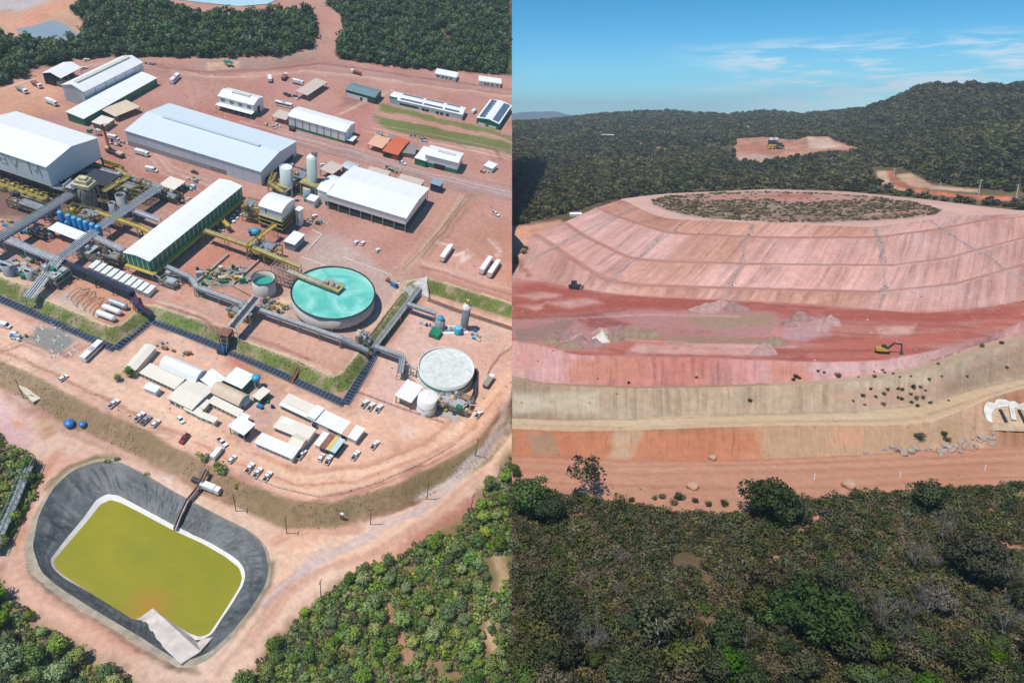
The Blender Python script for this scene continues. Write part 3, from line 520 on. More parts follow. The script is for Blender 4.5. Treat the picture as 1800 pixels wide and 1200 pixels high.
def dump_surface():
    L = [dense(r[1], NCOL, r[3]) for r in ROWS]
    def zrow(z, l):
        if isinstance(z, (int, float)): return np.full(len(l), z*RS)
        k = np.array(z, float); return np.interp(l[:, 0], k[:, 0], k[:, 1])*RS
    V = []; C = []; UV = []; base = [np.array([gpR(x, y, zz) for (x, y), zz in zip(l, zrow(r[2], l))]) for l, r in zip(L, ROWS)]
    s = np.concatenate([[0], np.cumsum(np.linalg.norm(np.diff(base[6], axis=0), axis=1))])
    names = []
    for k in range(len(ROWS)-1):
        nm, n, rill = ROWS[k][0], ROWS[k][4], ROWS[k][5]
        for j in range(n):
            t = j/n; P = base[k]*(1-t)+base[k+1]*t; env = math.sin(math.pi*t)**.6 if t > 0 else 0
            sw = s+(fbm(s*.06, np.full(NCOL, t*1.5+k), 300+k, 3)-.5)*1.1
            if rill and nm.startswith('slope'):
                r = fbm(sw*.85+7*k, np.full(NCOL, t*.9+k*3), 50+k, 3)-.5; r = r*.5-abs(r)*1.1; r2 = fbm(s*.12, np.full(NCOL, t*1.6), 80+k, 2)-.5
                P = P.copy(); P[:, 2] += (r*4.6*rill+r2*1.2*rill)*env; P[:, 1] += r*2.4*rill*env
                # gentle rounding of the crest
            elif rill: P = P.copy(); P[:, 2] += (fbm(P[:, 0]*.25, P[:, 1]*.25, 60+k, 4)-.5)*rill*3*env
            elif nm == 'wood': P = P.copy(); P[:, 2] += (fbm(P[:, 0]*.06, P[:, 1]*.06, 60, 4)-.5)*3.*env
            V.append(P)
            c = np.tile(cR[nm], (NCOL, 1))
            if nm.startswith('slope'):
                a = fbm(s*.045+k*5, np.full(NCOL, t*.25), 90+k, 4); b = fbm(sw*.5, np.full(NCOL, t*.7+k), 95+k, 3); d = fbm(s*.03+31, np.full(NCOL, t*.2), 99+k, 2)
                hi = {'slopeA': c8(208, 180, 146), 'slopeB': c8(206, 186, 152), 'slopeC': c8(222, 176, 168)}.get(nm, c8(226, 180, 168)); lo = {'slopeA': c8(176, 112, 78), 'slopeB': c8(162, 136, 106), 'slopeC': c8(200, 120, 100)}.get(nm, c8(196, 136, 108))
                w = np.clip((a-.5)*4.5, 0, 1)[:, None]; w2 = np.clip((d-.54)*6, 0, 1)[:, None]; c = c*(1-w*.6)+hi*w*.6; c = c*(1-w2*.75)+lo*w2*.75; b2 = fbm(s*1.6, np.full(NCOL, t*.5+k*2), 195+k, 2); mo = fbm(s*.9, np.full(NCOL, t*7+k*9), 260+k, 4); b3 = fbm(sw*.9+50, np.full(NCOL, t*.25+k*4), 230+k, 4); gl = np.clip((b3-.56)*9, 0, 1)*np.clip(t*3, .3, 1); c = c*(.62+.36*b+.30*b2+.26*mo-.20*gl)[:, None]  # erosion streaks; their darkening also paints rill shade lost under the frontal sun
                if nm in ('slope0', 'slope1', 'slope2', 'slope3'):
                    tt = t+.0; e = np.clip(fbm(s*.2, np.full(NCOL, 3.), 70+k, 2)*2-.6, 0, 1)*np.clip((tt-.5)*2, 0, 1); c = c*(1-.22*e[:, None])
            elif nm == 'wood':
                f = fbm(P[:, 0]*.1, P[:, 1]*.1, 33, 4)[:, None]; c = c*(.7+.5*f); g = np.clip((fbm(P[:, 0]*.05, P[:, 1]*.05, 37, 3)-.5)*4, 0, 1)[:, None]; c = c*(1-g*.5)+c8(70, 74, 40)*g*.5
            elif nm == 'pit':
                f = fbm(P[:, 0]*.02, P[:, 1]*.09, 35, 5)[:, None]; f2 = fbm(P[:, 0]*.05+9, P[:, 1]*.3, 36, 4)[:, None]; f3 = fbm(P[:, 0]*.25, P[:, 1]*.6, 46, 4)[:, None]; c = c*(.62+.42*f+.34*f3); w = np.clip((f2-.5)*8, 0, 1); c = c*(1-w*.75)+RED*(.7+.5*f3)*w*.75
            elif nm in ('road', 'tanroad'):
                f = fbm(np.full(NCOL, t*9.), s*.01, 38+k, 3)[:, None]; c = c*(.86+.28*f)
            elif nm == 'top':
                f = fbm(P[:, 0]*.06, P[:, 1]*.03, 39, 4)[:, None]; c = c*(.85+.3*f)
            C.append(c)
    V.append(base[-1]); C.append(np.tile(cR['back'], (NCOL, 1)))
    e = base[-1].copy(); e[:, 2] = -66; e[:, 1] += 40; V.append(e); C.append(np.tile(cR['back'], (NCOL, 1)))
    nr = len(V); V = np.concatenate(V); C = np.concatenate(C)
    px = projR(V); C = paint_right(px, C, flt=lambda a: a[:, 1].max() > 335 and a[:, 1].max() != 501 and not (a[:, 1].max() < 428 and a[:, 0].max() < 1000) and not (a[:, 1].max() < 360 and a[:, 0].min() > 1530))
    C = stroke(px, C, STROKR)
    V[:, 0] = np.maximum(V[:, 0], 0); V0 = V; nv = NCOL+60
    G3 = V.reshape(nr, NCOL, 3); st_ = (G3[:, -1]-G3[:, -60])/59.; st_ = np.stack([np.convolve(np.pad(st_[:, i], 20, 'edge'), np.ones(41)/41, 'valid') for i in range(3)], -1); st_[:, 2] = 0; G3 = np.concatenate([G3, G3[:, -1:]+st_[:, None]*(np.arange(1, 61)*3.)[None, :, None]], 1); C3 = C.reshape(nr, NCOL, 3); C3 = np.concatenate([C3, np.repeat(C3[:, -1:], 60, 1)], 1); V = G3.reshape(-1, 3); C = C3.reshape(-1, 3)
    idx = np.arange(nr*nv).reshape(nr, nv); Q = np.stack([idx[:-1, :-1], idx[:-1, 1:], idx[1:, 1:], idx[1:, :-1]], -1).reshape(-1, 4)
    C = C*.86; gcol = C.mean(1, keepdims=True); C = gcol+(C-gcol)*.86
    o = npmesh('waste_dump_ground', V, Q, groundmat('dump_earth', .03, .5, 3., .11, .45), None, np.clip(C, 0, 1))
    Ev = V.reshape(nr, nv, 3)[:, 0].copy(); Ev[:, 0] = .005; Ev[:, 2] -= .1; El = Ev.copy(); El[:, 2] -= 70; ed = npmesh('earth_cut', np.vstack([Ev, El]), [(i, i+1, nr+i+1, nr+i) for i in range(nr-1)], mat('cut_earth', (.34, .22, .16), .95, 0, .35, .15)); tag(ed, 'cut earth face at the edge of the dump terrain', 'earth face', kind='structure')
    tag(o, 'pink and tan terraced waste dump with benches, haul roads and working floor', 'terrain', kind='structure')
    return V0.reshape(nr, NCOL, 3), C
DUMPV, _ = dump_surface()
# ---------------- hills behind, laid out from distances per bearing
SKY = np.array([(900, 217), (950, 215), (1000, 210), (1050, 203.5), (1100, 200), (1180, 196.5), (1230, 201), (1280, 204), (1330, 199), (1352, 197), (1405, 203.5), (1460, 199), (1515, 194), (1542, 186), (1570, 176), (1597, 163), (1614, 155), (1639, 150.5), (1707, 149), (1749, 152.5), (1800, 147), (1950, 140)], float)
HB = [900, 1050, 1200, 1350, 1450, 1550, 1650, 1800, 1960]
HY = np.array([480., 420, 400, 330, 290, 250, 220, 0])       # last = skyline
HD = np.array([  # forward distance at those picture heights
 [400, 445, 470, 740, 1000, 1350, 1800, 2300], [400, 440, 470, 720, 960, 1300, 1750, 2300], [400, 430, 470, 700, 920, 1250, 1700, 2200],
 [400, 430, 470, 690, 900, 1080, 1500, 2100], [400, 430, 470, 660, 840, 1050, 1400, 1900], [400, 430, 470, 620, 760, 950, 1150, 1500],
 [400, 430, 470, 570, 680, 820, 960, 1300], [400, 430, 460, 540, 620, 740, 860, 1200], [400, 430, 460, 520, 590, 700, 820, 1100]], float)
def hills():
    nc, nr = 420, 230; pxs = np.linspace(900, 1960, nc); V = []; PXY = []
    sky = np.interp(pxs, SKY[:, 0], SKY[:, 1]); sky = sky+(fbm(pxs*.02, pxs*0, 5, 3)-.5)*1.5
    Dk = np.stack([np.interp(pxs, HB, HD[:, k]*RS/.85) for k in range(8)], -1)
    for r in range(nr):
        u = r/(nr-1); v = u**.8
        y = 480*(1-v)+sky*v
        Y = np.empty(nc)
        for c in range(nc):
            ky = np.array([480, 420, 400, 330, 290, 250, 220, sky[c]]); kd = Dk[c]
            if sky[c] > 219: ky = np.delete(ky, 6); kd = np.delete(kd, 6)
            Y[c] = np.interp(-y[c], -ky, kd)
        zt = -(math.tan(PR)*1.) ; cp, sp = math.cos(PR), math.sin(PR)
        # z from picture height: ratio z/Y along the ray
        q = (y-600)/F; ratio = (-sp-q*cp)/(cp-q*sp); Z = ratio*Y
        # horizontal offset
        f = Y*cp-Z*sp; Xw = (pxs-900)/F*f
        V.append(np.stack([Xw, Y, Z], -1))
    V = np.array(V)
    for _ in range(3): V[1:-1, :, 1:] = (V[:-2, :, 1:]+2*V[1:-1, :, 1:]+V[2:, :, 1:])/4
    b = V[-1].copy(); far = []
    for k in range(1, 7):
        e = b.copy(); e[:, 1] += 120*k; e[:, 0] *= (e[:, 1]/b[:, 1]); e[:, 2] -= 9*k*k; far.append(e)
    V = np.concatenate([V, np.array(far)]); nr2 = len(V)
    Vf = V.reshape(-1, 3); n = len(Vf)
    f = fbm(Vf[:, 0]*.012, Vf[:, 1]*.012, 61, 5); g = fbm(Vf[:, 0]*.004, Vf[:, 1]*.004, 62, 3)
    Vf[:, 2] += (f-.5)*9*np.clip((Vf[:, 1]-560)/500, 0, 1)*np.clip((nr-8-np.repeat(np.arange(nr2), nc))/30, 0.15, 1)
    C = np.tile(c8(100, 94, 64), (n, 1))*(.75+.5*f)[:, None]; C = C*(1-.35*np.clip((g-.5)*5, 0, 1)[:, None])+c8(128, 104, 74)*.35*np.clip((g-.5)*5, 0, 1)[:, None]
    px = projR(Vf); C = paint_right(px, C, .8, lambda a: a[:, 1].max() < 430 or a[:, 1].max() == 501 or (a[:, 0].max() < 936 and a[:, 1].max() == 488))
    idx = np.arange(n).reshape(nr2, nc); Q = np.stack([idx[:-1, :-1], idx[:-1, 1:], idx[1:, 1:], idx[1:, :-1]], -1).reshape(-1, 4)
    Vf[:, 0] = np.maximum(Vf[:, 0], 0)
    o = npmesh('hills', Vf, Q, groundmat('hill_earth', .01, .06, .4, .25, .4), None, np.clip(C, 0, 1)); tag(o, 'wooded hills rising behind the dump', 'hills', kind='structure')
    return V, px.reshape(nr2, nc, 2)
HILLV, HILLPX = hills()
def far_mountains():
    n = 160; xs = np.linspace(0, 2600, n); Y0 = 9000.
    top = 36+70*np.exp(-((xs-150)/420)**2)+40*np.exp(-((xs-650)/260)**2)+(fbm(xs*.006, xs*0, 71, 4)-.5)*60
    top = np.maximum(top-np.clip((xs-700)/500, 0, 1)*40, 5)
    V = []
    for k, (dy, hf) in enumerate(((-1500, 0), (-900, .35), (-400, .75), (0, 1), (500, .6), (1400, 0))):
        z = -120+(top+120)*hf+(fbm(xs*.004, np.full(n, k*2.), 73, 4)-.5)*60*(hf > 0)*(hf < 1)
        V.append(np.stack([xs, np.full(n, Y0+dy), z], -1))
    V = np.array(V); idx = np.arange(V.size//3).reshape(6, n); Q = np.stack([idx[:-1, :-1], idx[:-1, 1:], idx[1:, 1:], idx[1:, :-1]], -1).reshape(-1, 4)
    o = npmesh('mountains', V.reshape(-1, 3), Q, mat('mountain_wood', (.05, .075, .05), .9, var=.2, scale=.004), None); tag(o, 'low mountain range on the far horizon', 'mountains', kind='structure')
far_mountains()
# ================================================================== CAMERA, LIGHT, SKY
cam = bpy.data.cameras.new('camera'); cam.sensor_width = 36; cam.sensor_fit = 'HORIZONTAL'; cam.lens = 36*F/1800; cam.clip_end = 40000; cam.clip_start = 1
co = bpy.data.objects.new('camera', cam); COL.objects.link(co); co.rotation_euler = (math.pi/2-PR, 0, 0); SC.camera = co
SUN = Vector((-.21, -.47, .84)).normalized()     # towards the sun
sl = bpy.data.lights.new('sun', 'SUN'); sl.energy = 3.2; sl.angle = D(.53); sl.color = (1, .935, .85)
so = bpy.data.objects.new('sun', sl); COL.objects.link(so); so.rotation_euler = SUN.to_track_quat('Z', 'Y').to_euler()
W = bpy.data.worlds.new('World'); SC.world = W; W.use_nodes = True; wt = W.node_tree; bg = wt.nodes['Background']
st = wt.nodes.new('ShaderNodeTexSky'); st.sky_type = 'NISHITA'; st.sun_disc = False; st.sun_elevation = math.asin(SUN.z); st.sun_rotation = math.atan2(SUN.x, SUN.y)
st.air_density = 1.0; st.dust_density = .3; st.ozone_density = 2.2; st.altitude = 900
def wn(t, **k):
    n = wt.nodes.new(t)
    for a, v in k.items(): setattr(n, a, v)
    return n
tc = wn('ShaderNodeTexCoord'); sx = wn('ShaderNodeSeparateXYZ'); wt.links.new(tc.outputs['Generated'], sx.inputs[0])
mp = wn('ShaderNodeMapping'); mp.inputs['Scale'].default_value = (3.2, 3.2, 26.); mp.inputs['Location'].default_value = (1.3, .4, .2); mp.inputs['Rotation'].default_value = (0, D(3), 0)
wt.links.new(tc.outputs['Generated'], mp.inputs[0])
nz = wn('ShaderNodeTexNoise'); nz.inputs['Scale'].default_value = 2.3; nz.inputs['Detail'].default_value = 7; nz.inputs['Roughness'].default_value = .62; nz.inputs['Distortion'].default_value = .3
wt.links.new(mp.outputs[0], nz.inputs['Vector'])
r1 = wn('ShaderNodeMapRange', interpolation_type='SMOOTHSTEP'); r1.inputs[1].default_value = .45; r1.inputs[2].default_value = .61; wt.links.new(nz.outputs[0], r1.inputs[0])
def band(lo, hi, a, b):
    m = wn('ShaderNodeMapRange', interpolation_type='SMOOTHSTEP'); m.inputs[1].default_value = lo; m.inputs[2].default_value = hi; m.inputs[3].default_value = a; m.inputs[4].default_value = b; wt.links.new(sx.outputs['Z'], m.inputs[0]); return m.outputs[0]
def mul(a, b):
    m = wn('ShaderNodeMath', operation='MULTIPLY')
    for i, v in enumerate((a, b)):
        if hasattr(v, 'links'): wt.links.new(v, m.inputs[i])
        else: m.inputs[i].default_value = v
    return m.outputs[0]
rx = wn('ShaderNodeMapRange', interpolation_type='SMOOTHSTEP'); rx.inputs[1].default_value = .16; rx.inputs[2].default_value = .36; wt.links.new(sx.outputs['X'], rx.inputs[0])
cl = mul(mul(mul(r1.outputs[0], band(.0, .045, .3, 1)), band(.075, .105, 1, 0)), mul(rx.outputs[0], .85))
hs = wn('ShaderNodeHueSaturation'); hs.inputs['Saturation'].default_value = 1.1; wt.links.new(st.outputs[0], hs.inputs['Color'])
tint = wn('ShaderNodeMix', data_type='RGBA', blend_type='MULTIPLY'); tint.inputs[0].default_value = 1; wt.links.new(hs.outputs[0], tint.inputs[6]); tint.inputs[7].default_value = (.60, .90, 1.06, 1)
tz = wn('ShaderNodeMix', data_type='RGBA'); wt.links.new(band(-.01, .17, 0, 1), tz.inputs[0]); tz.inputs[6].default_value = (.31, .635, .79, 1); tz.inputs[7].default_value = (.067, .405, .56, 1); wt.links.new(tz.outputs[2], tint.inputs[7])
cm = wn('ShaderNodeMix', data_type='RGBA'); wt.links.new(cl, cm.inputs[0]); wt.links.new(tint.outputs[2], cm.inputs[6]); cm.inputs[7].default_value = (4.3, 5.0, 5.3, 1)
wt.links.new(cm.outputs[2], bg.inputs[0]); bg.inputs[1].default_value = .15
SC.view_settings.view_transform = 'Standard'; SC.view_settings.look = 'None'; SC.view_settings.exposure = .42; SC.view_settings.gamma = 1
SC.cycles.volume_bounces = 0; SC.cycles.max_bounces = 5; SC.cycles.diffuse_bounces = 2; SC.cycles.glossy_bounces = 2; SC.cycles.transparent_max_bounces = 4
# ================================================================== PLANT BUILDINGS
WHITE = sheet('white_sheet', (.80, .80, .78), 5.2, 0, .8, .45, .35, .08)
WHITER = sheet('white_roof_sheet', (.86, .87, .86), 6.5, 0, .66, .45, .35, .2, .025)
PALEB = sheet('pale_blue_sheet', (.66, .74, .78), 6.2, 0, .6, .45, .35, .08, .02)
PALEW = sheet('pale_wall_sheet', (.60, .66, .72), 6.2, 0, .45, .5, .3, .10, .03)
GREENS = sheet('green_sheet', (.015, .20, .11), 3., 0, .7, .5, .3, .15)
DARKG = sheet('dark_green_sheet', (.02, .11, .085), 3., 0, .7, .5, .3, .15)
BEIGE = sheet('beige_roof_sheet', (.62, .50, .42), 3., 0, .75, .7, .3, .3)
CREAM = sheet('cream_roof_sheet', (.80, .73, .62), 4., 0, .85, .6, .3, .18)
RUST = sheet('stained_roof_sheet', (.74, .58, .42), 2.2, 0, .8, .7, .3, .5)
ORANGE = sheet('orange_tile', (.62, .14, .06), 1.2, 0, .85, .8, .4, .3); PEACH = sheet('peach_roof', (.75, .42, .28), 3, 0, .85, .8, .4, .25)
GREYR = sheet('grey_roof', (.28, .24, .22), 3, 0, .85, .8, .4, .25); TEALR = sheet('teal_roof', (.16, .26, .27), 2.4, 0, .7, .5, .4, .2)
GREENW = sheet('pale_green_wall', (.62, .70, .60), 2.4, 0, .8, .6, .2, .15)
STEEL = mat('grey_steel', (.30, .32, .35), .55, .3, .25, .5); DSTEEL = mat('dark_steel', (.055, .06, .075), .6, .3, .4, .4); LSTEEL = mat('galvanised_steel', (.52, .54, .56), .5, .3, .25, .6)
YEL = mat('safety_yellow', (.58, .42, .06), .55, 0, .3, .6); OCHRE = mat('weathered_yellow', (.42, .34, .10), .7, 0, .45, .3); BLUE = mat('tank_blue', (.015, .21, .50), .4, 0, .15, .4); CYAN = mat('tank_cyan', (.05, .40, .60), .45, 0, .2, .4); NAVY = mat('navy_paint', (.02, .05, .13), .5, 0, .3)
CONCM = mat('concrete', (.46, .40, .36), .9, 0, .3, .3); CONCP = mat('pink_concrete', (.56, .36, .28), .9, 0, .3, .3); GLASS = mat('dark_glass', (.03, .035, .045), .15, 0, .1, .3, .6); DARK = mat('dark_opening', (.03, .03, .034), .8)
REDP = mat('red_paint', (.35, .02, .03), .45, 0, .2); ORP = mat('orange_paint', (.70, .22, .05), .6, 0, .25); WP = mat('white_paint', (.80, .80, .79), .4, 0, .06, .4); GPAINT = mat('green_paint', (.01, .22, .11), .5, 0, .2); RUBBER = mat('rubber', (.02, .02, .022), .9); SOLAR = sheet('solar_glass', (.10, .15, .22), 1.0, 0, .35, .25, 0, .1, .06)
BROWN = mat('rusty_brown', (.30, .13, .08), .8, 0, .4, .5); TAN = mat('tan_paint', (.62, .50, .36), .7, 0, .2)
def corners(p0, p1, p2, h, z0):
    a, b, c = gp0(*p0, z0+h), gp0(*p1, z0+h), gp0(*p2, z0+h); u = (b-a)[:2]; L = np.hypot(*u); u = u/L; n = np.array([-u[1], u[0]])
    return np.array([a[0], a[1], z0]), math.atan2(u[1], u[0]), L, abs(float(((c-b)[:2])@n))
def section(kind, W, h, rise):
    if kind == 'gable': return [(0, h), (W/2, h+rise), (W, h)]
    if kind == 'mono': return [(0, h), (W, h+rise)]
    if kind == 'flat': return [(0, h), (W, h+.12)]
    return [(W*k/10, h+rise*math.sin(math.pi*k/10)**.8 if 0 < k < 10 else h) for k in range(11)]
def shell(mb, L, sec, z0, x0=0.):
    """closed prism under a roof section, from z0 up"""
    W = sec[-1][0]; prof = [(0, z0)]+[(W, z0)]+sec[::-1]; n = len(prof)
    vs = [(x0, y, z) for y, z in prof]+[(x0+L, y, z) for y, z in prof]
    return mb.add(vs, [tuple(range(n-1, -1, -1)), tuple(range(n, 2*n))]+[(k, (k+1) % n, n+(k+1) % n, n+k) for k in range(n)])
def roofskin(mb, L, sec, ov=.5, th=.18, lift=.03, x0=0.):
    s = [(y, z) for y, z in sec]; d0 = (s[1][1]-s[0][1])/(s[1][0]-s[0][0]); d1 = (s[-1][1]-s[-2][1])/(s[-1][0]-s[-2][0])
    s = [(s[0][0]-ov, s[0][1]-ov*d0)]+s[1:-1]+[(s[-1][0]+ov, s[-1][1]+ov*d1)]
    prof = [(y, z+lift) for y, z in s]+[(y, z+lift+th) for y, z in s[::-1]]; n = len(prof)
    vs = [(x0-ov, y, z) for y, z in prof]+[(x0+L+ov, y, z) for y, z in prof]; m = n//2
    fs = [(k, (k+1) % n, n+(k+1) % n, n+k) for k in range(n)]
    for k in range(m-1): fs += [(k, n-1-k, n-2-k, k+1), (n+k, n+k+1, 2*n-2-k, 2*n-1-k)]
    return mb.add(vs, fs)
def shed(name, label, p0, p1, p2, h, z0=0., kind='gable', rise=1.5, wall=WHITE, roof=WHITER, band=None, wz=0., posts=None, cat='building', ov=.4, group=None):
    """hall with roof; wz: height where the cladding starts (open frame below); posts: material of open-sided columns"""
    o, yaw, L, W = corners(p0, p1, p2, h, z0); r = thing(name, label, cat, o, yaw, group=group); sec = section(kind, W, h, rise)
    if wall is not None:
        m = MB(); shell(m, L, sec, max(wz, -.3) if wz else -.3); m.build('wall', wall, r)
    if band is not None:
        bm_, z1 = band; m = MB(); m.bx(-.05, L+.05, -.05, W+.05, wz-.3 if not wz else wz, z1); m.build('wall_base', bm_, r)
    roofskin(MB(), L, sec, ov).build('roof', roof, r) if False else None
    m = MB(); roofskin(m, L, sec, ov); m.build('roof', roof, r)
    if posts is not None:
        n = max(2, int(L/6)+1)
        for k in range(n):
            for y in (.15, W-.15):
                x = .15+(L-.3)*k/(n-1); m = MB(); m.bx(x-.15, x+.15, y-.15, y+.15, -.3, wz if wz else h); m.build('post', posts, r)
    return r, L, W, h
def windows(r, xs, y, z0, z1, w, d=.05, m=None, name='window'):
    for x in xs:
        b = MB(); b.bx(x-w/2, x+w/2, y-d, y+.02, z0, z1); b.build(name, m or GLASS, r)
def slab(r, name, x0, x1, y0, y1, z0, z1, m): b = MB(); b.bx(x0, x1, y0, y1, z0, z1); return b.build(name, m, r)

# 1 big elevated hall ------------------------------------------------
hw = hgt((93.5, 328.5), (80.7, 293.7), 8.)
r, L, W, h = shed('processing_hall', 'large white hall with lettered front raised on a dark open frame at the left edge', (-70, 243.5), (80.7, 293.7), (168.7, 242.3), 8+hw, 0, 'gable', 3.2, sheet('hall_wall_sheet', (.66, .71, .75), 5.0, 0, .5, .5, .3, .1, .025), WHITER, wz=8.)
m = MB()
for k in range(9):
    x = L*k/8
    for y in (.3, W/2, W-.3): m.bx(x-.35, x+.35, y-.35, y+.35, 0, 8)
for y in (.3, W-.3):
    for z in (3., 6.5): m.bx(0, L, y-.15, y+.15, z, z+.4)
m.bx(.5, L-.5, 1., W-1., 7.4, 7.8); m.build('support_frame', DSTEEL, r)
slab(r, 'dark_floor_machinery', 1, L-1, 3, W-3, 0, 5.5, DSTEEL)
def letter(strokes, x, z, s, r, m, wd=.26):
    b = MB()
    for (x0, z0), (x1, z1) in strokes: b.beam((x+x0*s, -.14, z+z0*s), (x+x1*s, -.14, z+z1*s), .1 if False else wd, wd*.5)
    return b.build('letter', m, r)
LM = mat('sign_green', (.30, .38, .37), .6)
LE = {'B': [((0, 0), (0, 1)), ((0, 1), (.62, .96)), ((.62, .96), (.62, .58)), ((0, .52), (.7, .52)), ((.7, .52), (.7, .05)), ((.7, .05), (0, 0))], 'V': [((0, 1), (.45, 0)), ((.45, 0), (.9, 1))], 'M': [((0, 0), (0, 1)), ((0, 1), (.45, .3)), ((.45, .3), (.9, 1)), ((.9, 1), (.9, 0))]}
# the hall's right end is at x=L; lettering sits high on the front
def hx(px, py):
    P = gp0(px, py, 8+hw*.75); o = np.array(r.matrix_world.inverted() @ (ML @ Vector(P))); return float(o[0])
for ch, pxx, pyy, sc in (('B', 3, 272, .48), ('V', 19, 278, .55), ('M', 54, 290, .62)):
    letter(LE[ch], hx(pxx, pyy), 8+hw*(1-sc)-.3, hw*sc*.95, r, LM)
    
for k in range(7):   # yellow flotation cells along its foot
    P = gp(-22+k*16.5, 322+k*5.6); o = MB(); o.lathe([(0, 4.2), (1.2, 4.0), (2.6, 3.3), (2.9, 2.8), (2.9, .2), (2.6, 0)], 16); t = thing('flotation_cell', 'round yellow cell with railed top along the foot of the lettered hall', 'tank', P, D(8), group='yellow cells below the hall')
    o.build('vessel', OCHRE, t); b = MB()
    for a in range(8): b.cyl((2.7*math.cos(a*.785), 2.7*math.sin(a*.785), 3.), (2.7*math.cos(a*.785), 2.7*math.sin(a*.785), 4.6), .07, n=5)
    b.lathe([(2.62, 4.5), (2.78, 4.5), (2.78, 4.65), (2.62, 4.65), (2.62, 4.5)], 16); b.build('railing', YEL, t)
    b = MB(); b.bx(-.7, .7, -.7, .7, 4.1, 5.4); b.build('motor', YEL if k % 2 else OCHRE, t)
# 2 warehouse --------------------------------------------------------
h2 = hgt((458.5, 327), (457.7, 302), 0); print('warehouse', h2)
r, L, W, h = shed('warehouse', 'long pale blue warehouse with ribbed roof, the largest in the yard', (220, 229.5), (457.7, 302), (522.8, 249.7), h2, 0, 'gable', 2.6, PALEW, PALEB)
slab(r, 'ridge_vent', L*.13, L*.86, W/2-1.1, W/2+1.1, h+2.4, h+3.6, sheet('vent_sheet', (.55, .62, .66), 3, 0, .6))
slab(r, 'base_wall', .2, L*.74, -.12, .1, 0, h*.34, sheet('shaded_base_sheet', (.36, .33, .34), 4.5, 0, .45, .8, 0, .3, .05)); slab(r, 'loading_door', L*.62, L*.735, -.2, 0, 0, h*.33, GREYR)  # grey slab paints the shade of the open lower front
slab(r, 'side_opening', L-.1, L+.12, W*.1, W*.9, 0, h*.3, DARK)
# 3 long green building ----------------------------------------------
h3 = hgt((266, 494), (262.2, 458.9), 0); print('green', h3)
r, L, W, h = shed('grinding_building', 'long narrow white-roofed building with green glazed sides on stilts', (262.2, 458.9), (424.7, 327.6), (385.3, 315.7), h3, 0, 'gable', 1.0, GREENS, WHITER, wz=h3*.45, posts=LSTEEL)
for k in range(22): slab(r, 'wall_mullion', L*(k+.5)/22-.12, L*(k+.5)/22+.12, -.1, .05, h*.45, h, WP)
for k in range(5): slab(r, 'wall_mullion', -.1, .05, W*(k+.5)/5-.12, W*(k+.5)/5+.12, h*.45, h, WP)
slab(r, 'walkway', -.6, L, -2.2, -.1, h*.40, h*.45, YEL); slab(r, 'end_walkway', -1.6, -.05, -2, W, h*.40, h*.45, YEL)
slab(r, 'lower_wall', L*.16, L*.5, .4, .8, .0, h*.4, GREENS)
for k in range(9): slab(r, 'pump', 2+L*k/9.5, 4.5+L*k/9.5, .9, 3., 0, 1.8, (STEEL, NAVY, OCHRE)[k % 3])
# 4 white hall right --------------------------------------------------
h4 = hgt((712, 409), (713.7, 383.6), 0); print('hall4', h4)
r, L, W, h = shed('process_hall', 'big plain white flat-looking roof over a dark green open base, right of the silos', (575, 341.5), (713.7, 383.6), (762.3, 334), h4, 0, 'gable', 2., WHITE, WHITER, wz=h4*.55, posts=LSTEEL)
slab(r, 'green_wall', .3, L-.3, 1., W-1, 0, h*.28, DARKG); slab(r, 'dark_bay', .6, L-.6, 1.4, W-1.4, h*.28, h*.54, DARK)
r, L, W, h = shed('annex_hall', 'narrow white arched annex joined to the left end of the big white roof', (558, 332), (575, 338), (600, 313), h4*.9, 0, 'arch', 2., WHITE, WHITER)
slab(r, 'doorway', L*.8, L*.98, -.08, .1, 0, 2.6, DARK)
# 5 process house -----------------------------------------------------
h5w = hgt((494.5, 388.5), (494, 373.5), 8); print('house5', h5w)
r, L, W, h = shed('crusher_house', 'white arched-roof house high on a blue and yellow steel frame', (455, 361), (494, 373.5), (517.5, 350.5), 8+h5w, 0, 'arch', 1.8, WHITE, WHITER, wz=8)
m = MB()
for x in (.4, L/2, L-.4):
    for y in (.4, W/2, W-.4): m.bx(x-.3, x+.3, y-.3, y+.3, 0, 8)
for z in (2.5, 5.2): m.bx(0, L, 0, W, z, z+.25)
m.beam((0, 0, 0), (L, 0, 8), .3); m.beam((L, 0, 0), (L, W, 8), .3); m.build('support_frame', NAVY, r)
m = MB()
for z in (2.8, 5.5, 7.7): m.bx(L, L+1., -.8, W, z, z+.5); m.bx(-.6, L+1, -1, 0, z, z+.5)
m.build('railing', OCHRE, r); slab(r, 'hopper', L*.2, L*.8, W*.2, W*.8, 2.7, 8, DSTEEL); slab(r, 'wall_vent', L*.28, L*.33, -.06, .05, h-3.5, h-1, DARK)
r, L, W, h = shed('lift_tower', 'slim white tower standing against the elevated arched house', (519, 368), (526, 371), (529.5, 365), 10, 0, 'flat', 0, WHITE, WHITER, cat='tower'); slab(r, 'slot_window', L*.5, L*.65, -.06, .05, 2, 8.5, DARK)
r, L, W, h = shed('substation_shed', 'small white-roofed shed with blue-grey walls beside the elevated arched house', (500, 424), (517.5, 430), (533.5, 413), 4.6, 0, 'mono', .3, sheet('blue_grey_wall', (.22, .28, .36), 2, 0, .6), WHITER)
